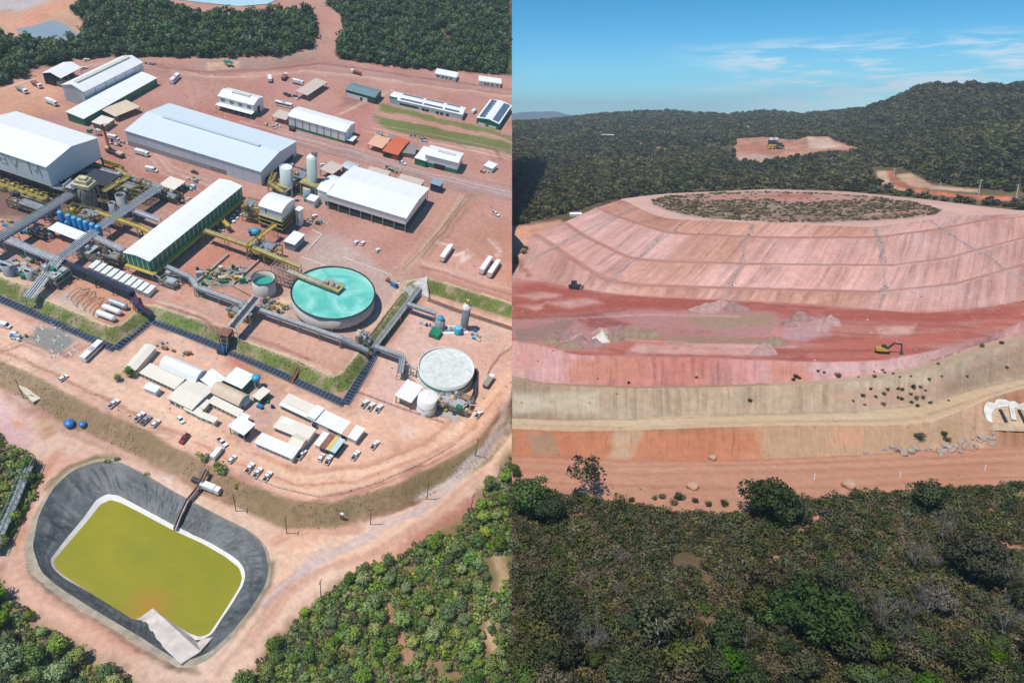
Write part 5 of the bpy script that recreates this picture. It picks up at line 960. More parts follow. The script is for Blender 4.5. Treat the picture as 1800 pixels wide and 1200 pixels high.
for k in range(12): b = MB(); x = random.uniform(-6, 6); y = random.uniform(-5, 5); z = random.choice((0, 3.2, 6.2)); b.bx(x-1, x+1.4, y-.8, y+.9, z, z+random.uniform(1, 2.4)); b.build('machine', random.choice((STEEL, DSTEEL, OCHRE, BROWN, LSTEEL)), t)
t = thing('scrap_bunker', 'orange-lined open bunker at the foot of the red crane', 'bunker', gp(190, 300), D(0)); b = MB(); b.bx(-6, 7, -4, 4, 0, .5); b.build('floor', ORP, t); b = MB(); b.bx(-6.2, 7.2, 4, 4.4, 0, 3.5); b.bx(7, 7.4, -4, 4, 0, 3.5); b.beam((-6, -4, .4), (7.2, 4, 3.4), .5); b.build('wall', OCHRE, t)
# racks ---------------------------------------------------------------
G = 'pipe racks of the plant'
gallery('pipe_rack', 'dark blue-grey double pipe rack running from the left edge to the lettered hall', 'pipe rack', [(-40, 441), (80, 370), (137, 334)], 8, 4.5, STEEL, STEEL, G, pipes=4)
gallery('blue_pipeline', 'blue pipeline hung along the lower side of the dark rack at the left edge', 'pipeline', [(-20, 437), (60, 389), (105, 362)], 7.2, 1.2, BLUE, BLUE, rail=False, pipes=2, pm=BLUE)
gallery('pipe_rack', 'long grey rack from the lower bank up past the blue tanks to the white canopy', 'pipe rack', [(50, 524), (103, 456), (183, 395), (281, 329)], 7, 4.2, LSTEEL, LSTEEL, G, pipes=4)
gallery('pipe_rack', 'grey rack crossing from the open yard back towards the ore bin', 'pipe rack', [(281, 329), (229, 314), (176, 299)], 7, 3.4, LSTEEL, STEEL, G, pipes=3)
gallery('pipe_rack', 'grey rack from the left edge to the rack crossing above the grass bank', 'pipe rack', [(-30, 404), (10, 420), (86, 452), (103, 457)], 7, 3.4, LSTEEL, LSTEEL, G, pipes=3)
gallery('pipe_rack', 'black rack passing in front of the container row', 'pipe rack', [(108, 460), (170, 486), (231, 514)], 5.5, 2.8, DSTEEL, DSTEEL, G, pipes=3, pm=NAVY)
gallery('pipe_rack', 'short dark rack with red ends dropping down the grass bank left of the camp', 'pipe rack', [(231, 514), (240, 535), (266, 553)], 3.5, 2.6, DSTEEL, NAVY, G, pipes=2, pm=REDP)
gallery('pipe_rack', 'short grey rack from the white canopy to the green building', 'pipe rack', [(161, 415), (216, 440)], 6.5, 3., LSTEEL, LSTEEL, G, pipes=3)
gallery('pipe_rack', 'short grey rack between the ore bin rack and the green building roof', 'pipe rack', [(235, 371), (280, 388)], 6, 2.8, LSTEEL, LSTEEL, G, pipes=2)
gallery('pipe_rack', 'long low grey rack in front of the two liquor tanks', 'pipe rack', [(232, 444), (300, 473), (336, 489), (346, 506), (428, 536), (455, 545), (600, 596), (647, 618)], 4.5, 2.4, STEEL, LSTEEL, G, pipes=3)
gallery('pipe_rack', 'grey rack climbing beside the retaining wall up to the concrete spillway', 'pipe rack', [(656, 612), (700, 555), (737, 506)], 3.2, 2.2, LSTEEL, LSTEEL, G, pipes=3, z=-4)
gallery('pipe_rack', 'grey rack to the green tank in the tank yard', 'pipe rack', [(716, 535), (766, 552)], 5, 2.6, STEEL, LSTEEL, G, pipes=3, z=-4)
gallery('pipe_rack', 'dark rack leading to the pumps left of the wide pale tank', 'pipe rack', [(659, 610), (708, 627), (703, 656)], 4.5, 2.6, STEEL, STEEL, G, pipes=3, z=-4)
gallery('yellow_gangway', 'long yellow gangway from the green building to the turquoise tank', 'gangway', [(359, 406), (436, 433), (527, 470)], 7, 2.4, OCHRE, YEL, pipes=2)
gallery('yellow_gangway', 'yellow gangway rising to the elevated arched house', 'gangway', [(437, 432), (484, 395)], 8, 2., OCHRE, YEL)
gallery('yellow_gangway', 'yellow gangway from the ore bin towards the green building', 'gangway', [(165, 371), (244, 399), (262, 408)], 7, 2.4, OCHRE, YEL)
gallery('yellow_gangway', 'yellow gangway behind the grey plate silos', 'gangway', [(182, 337), (226, 311), (206, 297)], 9, 2., OCHRE, OCHRE)
gallery('yellow_gangway', 'yellow stairway beside the parked cars at the green building', 'gangway', [(388, 384), (402, 398)], 4, 2., OCHRE, YEL)
gallery('covered_conveyor', 'dark covered conveyor with white edges crossing the bank towards the camp', 'conveyor', [(452, 523, 8.), (408, 576, 7.)], 7, 3.4, WP, DSTEEL, rail=True, th=1.2)
t = thing('transfer_tower', 'rust-brown transfer tower where the covered conveyor crosses the drain', 'tower', gp(400, 606), D(5)); b = MB()
for x in (-2, 2):
    for y in (-2.4, 2.4): b.beam((x, y, -4), (x, y, 8), .4)
for z in (0, 3, 6, 8): b.bx(-2.2, 2.2, -2.6, 2.6, z-.1, z+.15)
b.build('frame', BROWN, t); b = MB(); b.bx(-1.6, 1.6, -1.8, 1.8, 3, 7.6); b.build('chute', BROWN, t); b = MB(); b.bx(-1.8, 1.8, -6, -1, -1, 2); b.build('boot', NAVY, t); b = MB(); b.beam((-2, -2.4, 8), (1.6, -6, 2), .18); b.beam((2, -2.4, 8), (3, -6, 2), .18); b.build('stay', CYAN, t)
# tank farm curbs
for lb, pts in (('pink concrete curb around the small liquor tank', [(456, 459), (408, 503), (452, 527)]), ('pale concrete curb around the mill basin', [(402, 449), (344, 500), (372, 513)])):
    o = gp(*pts[0]); b = MB(); Q = [gp(*p)-o for p in pts]
    for a, c in zip(Q[:-1], Q[1:]): b.beam(a+[0, 0, .6], c+[0, 0, .6], .7, 1.6)
    w = b.build('curb_wall', CONCP if 'pink' in lb else CONCM); place(w, o); tag(w, lb, 'wall')
t = thing('mill_basin', 'cluttered basin of ochre machines and pipes left of the small liquor tank', 'plant', gp(395, 488), D(38))
b = MB(); b.bx(-13, 13, -7, 7, -.1, .15); b.build('floor', mat('stained_floor', (.34, .30, .26), .9, 0, .5, .4), t)
for k in range(60):
    x = random.uniform(-12, 12); y = random.uniform(-6, 6); s = random.uniform(.6, 1.7); b = MB(); hh = random.uniform(.6, 3.2)
    if k % 3 == 0: b.cyl((x, y, 0), (x, y, hh), s*.7, n=8)
    elif k % 3 == 1: b.bx(x-s, x+s, y-s*.6, y+s*.6, .1, hh)
    else: b.cyl((x, y, hh), (x+random.uniform(-4, 4), y+random.uniform(-3, 3), hh), .22, n=6); b.beam((x, y, 0), (x, y, hh), .2)
    b.build('equipment', random.choice((OCHRE, OCHRE, DSTEEL, STEEL, LSTEEL, TAN, GPAINT, YEL)), t)
t = thing('piping_frame', 'pink-brown pipe frame between the two liquor tanks', 'pipework', gp(500, 492), D(0)); b = MB()
for x in range(-7, 8, 2):
    for y in (-5, 0, 5): b.beam((x, y, 0), (x, y, 6.5), .22)
for z in (2.4, 4.6, 6.5):
    for y in (-5, 0, 5): b.beam((-7, y, z), (7, y, z), .26)
    for x in range(-7, 8, 2): b.beam((x, -5, z), (x, 5, z), .2)
b.build('frame', mat('pink_primer', (.50, .34, .27), .7), t)
for k in range(8): b = MB(); x = random.uniform(-6, 6); y = random.uniform(-4, 4); b.bx(x-1, x+1, y-.7, y+.7, 0, 1.8); b.build('pump', random.choice((ORP, NAVY, STEEL, BROWN)), t)
t = thing('pump_bed', 'grey-brown pump bed in front of the small liquor tank', 'pumps', gp(480, 541), D(-5))
for k in range(26): b = MB(); x = random.uniform(-6, 6); y = random.uniform(-4, 4); s = random.uniform(.4, 1); b.bx(x-s, x+s, y-s, y+s, 0, random.uniform(.8, 2.5)); b.cyl((x, y, 1), (x+2, y+1, 1), .15, n=5); b.build('pump', random.choice((CONCM, DSTEEL, STEEL, OCHRE)), t)
# container row, bullets, left tanks
CW = sheet('container_white', (.74, .76, .76), .9, 0, .75, .6, 0, .2)
def container(label, group):
    t = thing('container', label, 'container', (0, 0, 0), group=group); b = MB(); b.bx(-1.22, 1.22, -3, 3, .15, 2.75); b.build('box', CW, t); b = MB()
    for x in (-.62, .62): b.bx(x-.5, x+.5, -3.06, -3., .3, 2.6)
    b.build('door', LSTEEL, t); b = MB(); b.bx(-1.26, 1.26, -3.04, 3.04, 2.72, 2.84); b.build('roof', WHITER, t); return t
ct = container('white container standing in the close row of ten below the green building', 'row of white containers')
yw = 0
for k in range(10):
    P = gp(168.5+10.7*k, 472.5+4.85*k); place(ct, P, D(4)) if k == 0 else dup(ct, P, D(4))
for k, (a, c) in enumerate((((178, 553), (198, 561)), ((190, 542.5), (207, 550)), ((201.5, 533.5), (217, 539.5)))):
    t = thing('bullet_tank', 'white horizontal tank inside the bend of the grass bank, the %s of three' % ('nearest', 'middle', 'farthest')[k], 'tank', gp((a[0]+c[0])/2, (a[1]+c[1])/2+3), D(-1)); b = MB(); b.cyl((-4, 0, 2), (4, 0, 2), 1.35, n=16); b.cyl((-4.7, 0, 2), (-4, 0, 2), .7, 1.35, n=16); b.cyl((4, 0, 2), (4.7, 0, 2), 1.35, .7, n=16); b.build('vessel', WP if k < 2 else LSTEEL, t)
    for x in (-2.6, 2.6): b = MB(); b.bx(x-.3, x+.3, -1.1, 1.1, 0, 1.); b.build('saddle', CONCM, t)
for k, (q, hw_, hh, lb) in enumerate((((10, 463), 11, 6, 'grey slurry tank at the left edge, above the grass strip'), ((50, 474), 9, 5, 'grey slurry tank with dark liquid between rack and grass strip'))):
    t, c, r = tank('slurry_tank', lb, q, hw_, hh, mat('tank_grey', (.40, .42, .42), .7, 0, .25), nmat('dark_liquid', (.03, .07, .07), .2), level=hh-1.5, n=24); b = MB(); b.bx(-r-1, r+1, -.6, .6, hh, hh+.3); b.build('walkway', LSTEEL, t)
t = thing('reagent_area', 'clutter of pale bags, drums and tanks left of the rack crossing', 'clutter', gp(65, 478), D(0))
for k in range(40): b = MB(); x = random.uniform(-15, 13); y = random.uniform(-7, 9); s = random.uniform(.5, 1.5); (b.cyl((x, y, 0), (x, y, s*1.6), s, n=8) if k % 2 else b.bx(x-s, x+s, y-s, y+s, 0, s*1.5)); b.build('drum', random.choice((CONCM, WP, TAN, STEEL, BROWN, LSTEEL, GPAINT)), t)
t = thing('coiled_pipework', 'brown pipes and coils lying in the bend of the bank behind three white tanks', 'pipework', gp(165, 528), D(-3))
for k in range(9):
    b = MB(); x = -10+2.4*k; a = [(x+2*math.cos(v), random.uniform(-1, 1)+5*math.sin(v)-k*.4, .5) for v in np.linspace(0, 5, 9)]
    for p, q in zip(a[:-1], a[1:]): b.cyl(p, q, .13, n=5)
    b.build('pipe', BROWN if k % 2 else TAN, t)
# tank yard right
t, c, r = tank('acid_silo', 'tall dark grey silo with white collar and yellow top in the tank yard', (821.5, 537), 6.8, 15, sheet('dark_grey_silo', (.20, .22, .26), 2, 2, .8), WHITER, z0=-4, level=14.9, dome=1.6, n=20, open_=False, ring=(13.2, 15.2, WP)); b = MB(); b.bx(-.8, .8, -.8, .8, 16.2, 18.5); b.build('vent', YEL, t)
tank('water_drum', 'short bright blue tank left of the dark grey silo foot', (806, 575), 6.5, 4, CYAN, mat('blue_lid', (.2, .55, .72), .4), z0=-4, level=3.9, dome=.4, n=20, open_=False)
t, c, r = tank('reactor_tank', 'grey reactor with blue cap on a green block in the tank yard', (774, 563), 9, 5.5, mat('reactor_grey', (.26, .29, .30), .7), STEEL, z0=-4, level=5.4, dome=1.2, n=20, open_=False); b = MB(); b.lathe([(1.6, 6), (1.6, 7.6), (.01, 8)], 12); b.build('cap', CYAN, t); b = MB(); b.bx(-2.5, 2.5, -r-5.5, -r-.2, 0, 2.6); b.build('green_bin', GPAINT, t)
t = thing('dosing_skid', 'white-edged dosing skid with pumps between green block and blue tank', 'skid', gp(797, 580), D(30)); b = MB(); b.bx(-7, 7, -3, 3, 0, .3); b.build('base', WP, t)
for k in range(8): b = MB(); x = -6+1.6*k; b.bx(x-.6, x+.5, -1.4, 1.2, .3, random.uniform(1, 2.6)); b.build('pump', random.choice((STEEL, NAVY, LSTEEL, BROWN)), t)
t = thing('pipe_manifold', 'grey upright pipe manifold left of the wide pale tank', 'pipework', gp(722, 655), D(0))
for k in range(12): b = MB(); x = random.uniform(-4, 5); y = random.uniform(-5, 4); hh = random.uniform(2, 5.5); b.cyl((x, y, 0), (x, y, hh), .25, n=6); b.cyl((x, y, hh), (x+random.uniform(-3, 3), y, hh), .22, n=6); b.build('pipe', random.choice((STEEL, LSTEEL, DSTEEL)), t)
# drains with pipe bundles --------------------------------------------
def drain(name, label, pts, w, z=None, pm=NAVY, ties=True):
    P = [gp(*p) if z is None else gp0(p[0], p[1], z) for p in pts]; o = P[0]; r = thing(name, label, 'drain', o); Q = [p-o for p in P]; a_ = MB(); b_ = MB(); c_ = MB()
    for a, c in zip(Q[:-1], Q[1:]):
        a, c = a+[0, 0, .12], c+[0, 0, .12]; d = c-a; L = np.linalg.norm(d); u = d/L; n = np.array([-u[1], u[0], 0])
        a_.beam(a-[0, 0, .05], c-[0, 0, .05], w, .2)
        for s in (-1, 1): b_.beam(a+n*s*w*.56, c+n*s*w*.56, .35, .5)
        for s in np.linspace(-.36, .36, 4): c_.cyl(a+n*s*w+[0, 0, .32], c+n*s*w+[0, 0, .32], .22, n=6)
        if ties:
            for j in range(int(L/1.9)): q = a+u*(j*1.9+.5); b_.beam(q-n*w*.5+[0, 0, .6], q+n*w*.5+[0, 0, .6], .2, .12)
    a_.build('lining', mat('drain_liner', (.06, .065, .08), .7), r); b_.build('frame', mat('drain_frame', (.19, .20, .22), .7) if ties else CONCM, r); c_.build('pipe', pm, r)
drain('lined_drain', 'long dark lined drain with pipes at the foot of the grass bank', [(-30, 510), (0, 526), (62, 552), (140, 586), (203, 614), (264, 563), (330, 588), (398, 616), (500, 661), (606, 710), (640, 655), (662, 612)], 3.4)
drain('lined_drain', 'dark ladder-like drain along the foot of the right grass bank', [(752, 527), (800, 545), (900, 578)], 2.0, pm=BROWN)
gallery('foot_bridge', 'narrow brown footbridge across the dark drain near the bank corner', 'bridge', [(533, 632, -1.), (512, 672, -3.4)], 1, 1.2, BROWN, BROWN, legs=False, th=.8)
b = MB(); o = gp(634, 612); Q = [gp(x, y)-o for x, y in ((634, 611), (670, 562), (706, 516))]
for a, c in zip(Q[:-1], Q[1:]): b.beam(a+[0, 0, -.6], c+[0, 0, -.6], .8, 2.4)
w = b.build('retaining_wall', CONCP); place(w, o); tag(w, 'pale retaining wall edging the thickener platform above the tank yard', 'wall')
# spillway
o = gp0(735, 494, 0); t = thing('spillway', 'white concrete spillway chute in the gap of the right grass bank', 'spillway', o); S = [[(706, 514, -.2), (722, 500, .1), (752, 485, .3)], [(712, 520, -1.6), (730, 508, -1.6), (750, 500, -.4)], [(722, 530, -3.8), (740, 520, -3.8), (754, 524, -3.6)]]
V = [gp0(*q)-o for rr in S for q in rr]; b = MB(); b.add([v+[0, 0, .25] for v in V]+[v-[0, 0, 1] for v in V], [(3*i+j, 3*i+j+3, 3*i+j+4, 3*i+j+1) for i in range(2) for j in range(2)]+[(0, 3, 12, 9), (3, 6, 15, 12), (2, 11, 14, 5), (5, 14, 17, 8), (6, 7, 16, 15), (7, 8, 17, 16), (0, 9, 10, 1), (1, 10, 11, 2)]); b.build('chute', mat('pale_concrete', (.62, .60, .55), .85, 0, .25, .3), t)
b = MB(); b.beam(V[3]+[0, 0, .5], V[6]+[0, 0, .5], .5, .8); b.beam(V[5]+[0, 0, .5], V[8]+[0, 0, .5], .5, .8); b.beam(V[1]+[0, 0, .5], V[4]+[0, 0, .5], 1.5, .6); b.build('side_wall', CONCM, t)
# curbs, fences
for lb, pts in (('low white kerb line behind the turquoise tank', [(530, 452), (552, 460), (575, 470)]), ('white kerb line along the concrete yard right of the turquoise tank', [(602, 452), (640, 466), (690, 485)]), ('low white kerb beside the small substation shed', [(548, 404), (566, 413), (540, 441)])):
    o = gp(*pts[0]); b = MB(); Q = [gp(*p)-o for p in pts]
    for a, c in zip(Q[:-1], Q[1:]): b.beam(a+[0, 0, .15], c+[0, 0, .15], .5, .5)
    w = b.build('kerb', mat('kerb_white', (.70, .64, .58), .8)); place(w, o); tag(w, lb, 'kerb')
for lb, pts, cl in (('dark fence line in front of the pump shed and white silo', [(626, 689), (700, 717), (780, 744)], DSTEEL), ('wire fence beside the truck park track', [(820, 342), (780, 396), (740, 442), (704, 478)], TAN), ('wire fence curving along the road edge right of the wide pale tank', [(900, 612), (878, 626), (862, 648), (856, 660)], DSTEEL), ('low fence along the top of the camp slope', [(440, 838), (490, 858), (560, 874), (600, 868), (660, 850), (740, 815), (800, 780)], TAN)):
    o = gp(*pts[0]); t = thing('fence', lb, 'fence', o); Q = [gp(*p)-o for p in pts]; b = MB(); pb = MB()
    for a, c in zip(Q[:-1], Q[1:]):
        n = max(2, int(np.linalg.norm(c-a)/3)); 
        for j in range(n): q = a+(c-a)*j/n; pb.beam(q, q+[0, 0, 1.5], .12)
        for z in (.5, 1., 1.45): b.beam(a+[0, 0, z], c+[0, 0, z], .07)
    b.build('rail', cl, t); pb.build('posts', cl, t)
# pond -----------------------------------------------------------------
def resamp(px, z, n, k=9):
    P = np.array([gp0(x, y, z)[:2] for x, y in px]); P = np.vstack([P, P[:1]]); d = np.concatenate([[0], np.cumsum(np.hypot(*np.diff(P, axis=0).T))]); t = np.linspace(0, d[-1], n, endpoint=False); q = np.stack([np.interp(t, d, P[:, 0]), np.interp(t, d, P[:, 1])], -1)
    ker = np.hanning(k+2)[1:-1]; ker /= ker.sum(); return np.stack([np.convolve(np.concatenate([q[-(k//2):, c], q[:, c], q[:k//2, c]]), ker, 'valid') for c in (0, 1)], -1)
def match(A, B):
    c = A.mean(0); an = lambda P: np.arctan2(P[:, 1]-c[1], P[:, 0]-c[0]); tb = an(B); out = []
    for a in np.linspace(-math.pi, math.pi, 260, endpoint=False):
        def at(P, th=a):
            v = P-c; d = np.array([math.cos(th), math.sin(th)]); best = 0
            for i in range(len(P)):
                p, q = v[i], v[(i+1) % len(P)]; e = q-p; den = d[0]*(-e[1])+e[0]*d[1]
                if abs(den) < 1e-9: continue
                s = (p[0]*(-e[1])+e[0]*p[1])/den; u = (d[0]*p[1]-d[1]*p[0])/den
                if s > 0 and 0 <= u <= 1: best = max(best, s)
            return c+d*best
        out.append((at(A), at(B)))
    return np.array([o[0] for o in out]), np.array([o[1] for o in out])
ZW = -12.6
rim = resamp(RIM_PX, -8.6, 150, 5); wo = resamp(WOUT_PX, -12.1, 300, 5); wi = resamp(WIN_PX, ZW, 300, 3); wo_ = wo
c0 = wi.mean(0)
def polar(P, n=300):
    v = P-c0; out = []
    for th in np.linspace(-math.pi, math.pi, n, endpoint=False):
        d = np.array([math.cos(th), math.sin(th)]); best = 0; a = v; b = np.roll(v, -1, 0); e = b-a
        den = -d[0]*e[:, 1]+e[:, 0]*d[1]; den = np.where(abs(den) < 1e-9, 1e-9, den); s = (-a[:, 0]*e[:, 1]+e[:, 0]*a[:, 1])/den; u = (d[0]*a[:, 1]-d[1]*a[:, 0])/den
        ok = (s > 0) & (u >= -1e-6) & (u <= 1+1e-6); out.append(c0+d*(s[ok].max() if ok.any() else 1))
    return np.array(out)
NP_ = 420; _th = np.linspace(-math.pi, math.pi, NP_, endpoint=False); _w = np.clip(-np.sin(_th+.25)*1.5, 0, 1)[:, None]; R_, O_, I_ = polar(rim, NP_), polar(wo, NP_), polar(wi, NP_); O_ = I_+(O_-I_)*(.8+.25*fbm(np.arange(NP_)*.09, np.zeros(NP_), 4, 3))[:, None]*.62
def ringmesh(name, A, B, za, zb, n, m, bumpy=0., parent=None):
    V = []; s = np.arange(NP_)
    for k in range(n+1):
        t = k/n; P = A*(1-t)+B*t; z = np.full(NP_, za*(1-t)+zb*t)
        if bumpy: z = z+(np.abs(fbm(s*.22, np.full(NP_, t*.9), 3, 3)-.5)*2-.35)*bumpy*math.sin(math.pi*t)*2+(fbm(s*.06, np.full(NP_, t*5), 8, 3)-.5)*bumpy*math.sin(math.pi*t)*1.5
        V.append(np.column_stack([P, z]))
    V = np.array(V); idx = np.arange((n+1)*NP_).reshape(n+1, NP_); Q = np.stack([idx[:-1], np.roll(idx[:-1], -1, 1), np.roll(idx[1:], -1, 1), idx[1:]], -1).reshape(-1, 4)
    o = npmesh(name, V.reshape(-1, 3)-np.array([c0[0], c0[1], 0]), Q, m)
    if parent is not None: o.parent = parent
    return o
pond = thing('lined_pond', 'rectangular settling pond with black liner, white edge band and concrete ramp', 'pond', (c0[0], c0[1], 0))
ln = NT('black_liner'); oo = ln.obj(); lc = ln.mix(ln.ramp(ln.noise(oo, .12, 5), .3, .7), (.027, .033, .038), (.118, .13, .133)); lc = ln.mix(ln.math('MULTIPLY', ln.ramp(ln.noise(oo, .9, 5), .5, .8), .5), lc, (.22, .215, .20)); ln.l(lc, ln.b.inputs['Base Color']); ln.b.inputs['Roughness'].default_value = .55; ln.bump(ln.noise(oo, .5, 4), .5, .4)
R0 = R_; R_ = c0+(R_-c0)*(1-.075*_w); ringmesh('liner', R_, O_, -8.6, -11.8, 16, ln.m, .55, pond)
RO = c0+(R0-c0)*1.035; ringmesh('liner_berm', RO, R_, -9.15, -8.55, 2, mat('berm_earth', (.42, .36, .27), .95, 0, .35, .4), .0, pond)
ringmesh('white_band', O_, I_, -11.72, ZW-.1, 3, mat('white_salt_band', (.78, .74, .69), .8, 0, .12, .3), .05, pond)
wn_ = NT('pond_water'); oo = wn_.obj(); wc = wn_.mix(wn_.ramp(wn_.noise(oo, .03, 5), .35, .65), (.235, .235, .012), (.315, .275, .02)); wc = wn_.mix(wn_.math('MULTIPLY', wn_.ramp(wn_.noise(oo, .07, 6, .65), .45, .7), .6), wc, (.19, .215, .02)); gd = wn_.n('ShaderNodeVectorMath', operation='DISTANCE'); wn_.l(oo, gd.inputs[0]); _q = gp0(262, 1066, ZW)-np.array([c0[0], c0[1], 0]); gd.inputs[1].default_value = tuple(_q); wc = wn_.mix(wn_.math('MULTIPLY', wn_.ramp(wn_.math('ADD', gd.outputs['Value'], wn_.math('MULTIPLY', wn_.noise(oo, .25, 4), 8.)), 14., 5.), .7), wc, (.42, .19, .03)); wc = wn_.mix(wn_.math('MULTIPLY', wn_.ramp(wn_.noise(oo, .35, 6, .7), .58, .75), .35), wc, (.36, .33, .08)); wn_.l(wc, wn_.b.inputs['Base Color']); wn_.b.inputs['Roughness'].default_value = .3; wn_.b.inputs['Specular IOR Level'].default_value = .25; wn_.bump(wn_.noise(oo, 1.2, 3), .05, .1)
W2 = c0+(I_-c0)*1.015; V = np.vstack([np.column_stack([W2-c0, np.full(NP_, ZW)]), [[0, 0, ZW]]]); o = npmesh('water', V, [(k, (k+1) % NP_, NP_) for k in range(NP_)], wn_.m); o.parent = pond
rp = [gp0(268, 1068, ZW+.3), gp0(238, 1091, ZW+.75), gp0(318, 1166, -7.7), gp0(352, 1144, -7.7), gp0(374, 1119, -11.2), gp0(345, 1124, ZW+.4)]
b = MB(); q = [p-np.array([c0[0], c0[1], 0]) for p in rp]; b.add(q+[p-np.array([0, 0, 1.6]) for p in q], [(0, 1, 2, 3), (0, 3, 4, 5), (6, 9, 8, 7), (6, 11, 10, 9)]+[(k, k+6, (k+1) % 6+6, (k+1) % 6) for k in range(6)]); b.build('concrete_ramp', mat('ramp_concrete', (.68, .60, .54), .85, 0, .3, .25), pond)
gallery('discharge_pipe_bridge', 'brown pipe trestle running from the camp slope down into the olive pond', 'pipe bridge', [(364, 826, -2.4), (348, 858, -7.), (330, 880, -7.4), (318, 905, -9.), (308, 930, -11.4)], 1, 1.1, BROWN, STEEL, legs=True, th=.7, pipes=1, pm=DSTEEL, step=6)
# lattice pipe bridge in the left woods
gallery('lattice_bridge', 'long grey-green lattice truss among the trees at the left edge', 'bridge', [(-12, 968), (22, 890), (57, 806)], 3.5, 2.4, mat('green_steel', (.16, .22, .19), .6, 0, .3), STEEL, th=2.4, step=30)
# crane ---------------------------------------------------------------
t = thing('mobile_crane', 'red lattice-boom mobile crane on a dark chassis beside the blue warehouse', 'crane', gp(203, 272), D(-8)); b = MB(); b.bx(-6, 6, -1.4, 1.4, .8, 2); b.build('chassis', DSTEEL, t); b = MB(); b.bx(-6.4, -3.8, -1.3, 1.3, 1.8, 3.2); b.bx(2, 5.6, -1.3, 1.3, 2, 3); b.build('cab', TAN, t); b = MB()
for s in (-.5, .5):
    for u in (-.5, .5): b.beam((-3.6+s, u, 2), (-5+s*.5, u*.5, 17), .22)
for k in range(10): b.beam((-3.6-.14*k-.5, -.5, 2+1.5*k), (-3.6-.14*k+.5, .5, 3.4+1.5*k), .14); b.beam((-3.6-.14*k, .5, 2+1.5*k), (-3.7-.14*k, -.5, 3.4+1.5*k), .14)
b.build('boom', REDP, t); b = MB(); b.beam((-5, 0, 17), (2.5, 0, 20), .3); b.build('jib', OCHRE, t)
for x in (-4.6, -2.6, 2.2, 4.4):
    for s in (-1.3, 1.3): b = MB(); b.cyl((x, s-.25, .6), (x, s+.25, .6), .6, n=10); b.build('wheel', RUBBER, t)
# blue domed water tanks, poles ----------------------------------------
for k, (x, y, s, lb) in enumerate(((123, 748, .8, 'larger blue fibreglass water tank on the pond track'), (146, 748, .58, 'smaller blue fibreglass water tank on the pond track'))):
    t = thing('water_tank', lb, 'tank', gp(x, y), scale=s); b = MB(); b.lathe([(1.9, 0), (2.5, 2.2), (2.5, 2.5), (1.6, 3.1), (.6, 3.4), (.01, 3.4)], 20); b.build('body', mat('fibreglass_blue', (.04, .20, .48), .4), t); b = MB(); b.lathe([(.6, 3.4), (.6, 3.6), (.01, 3.6)], 12); b.build('lid', mat('fibreglass_lid', (.12, .35, .62), .4), t)
t = thing('elevated_water_tank', 'blue water tank on pale legs at the right end of the camp', 'tank', gp(452, 679)); b = MB(); b.lathe([(1.5, 4), (1.9, 6), (1.2, 6.7), (.01, 6.8)], 16); b.build('body', CYAN, t)
for a in range(4): b = MB(); b.beam((1.3*math.cos(a*1.57), 1.3*math.sin(a*1.57), 0), (1.3*math.cos(a*1.57), 1.3*math.sin(a*1.57), 4), .25); b.build('leg', WP, t)
b = MB(); b.cyl((0, 0, 0), (0, 0, 9.5), .14, .1, n=6); b.beam((-1.1, 0, 9.), (1.1, 0, 9.), .16); 
PW = mat('pole_wood', (.13, .10, .085), .9)
def pole_proto():
    t = thing('utility_pole', 'x', 'pole', (0, 0, 0), group='utility poles along the plant roads'); b = MB(); b.cyl((0, 0, -.5), (0, 0, 11), .19, .13, n=7); b.build('post', PW, t); b = MB(); b.beam((-1.2, 0, 10.3), (1.2, 0, 10.3), .18); b.build('crossarm', PW, t)
    for x in (-1, 0, 1): b = MB(); b.lathe([(.1, 10.4), (.14, 10.55), (.06, 10.75)], 6, (x, 0)); b.build('insulator', LSTEEL, t)
    return t
PO = [(651, 922, 'utility pole on the lower slope between car park bend and outer road'), (750, 877, 'utility pole at the slope foot below the round white silo'), (827, 897, 'utility pole beside the outer road under the wide pale tank'), (722, 979, 'utility pole on the roadside bank above the woods'), (564, 1047, 'utility pole at the wood edge right of the pond'), (504, 937, 'utility pole between the slope and the top right pond corner'), (415, 898, 'utility pole behind the pond beside the white lorry'), (424, 1206, 'short bare post at the bottom of the pond road'), (835, 800, 'utility pole on the slope at the right edge road'), (876, 838, 'thin pole at the right margin above the trees'), (42, 700, 'utility pole on the left slope by the earthworks'), (237, 110, 'thin pole in front of the upper wood'), (362, 95, 'thin pole at the wood edge left of the green shelter'), (720, 125, 'thin pole at the upper right wood edge')]
pp = pole_proto()
for k, (x, y, lb) in enumerate(PO):
    P = gp(x, y)
    if k == 0: place(pp, P, D(40)); pp['label'] = lb
    else: dup(pp, P, D(40+13*k), lb, scale=.72 if 'thin' in lb or 'short' in lb else 1.)
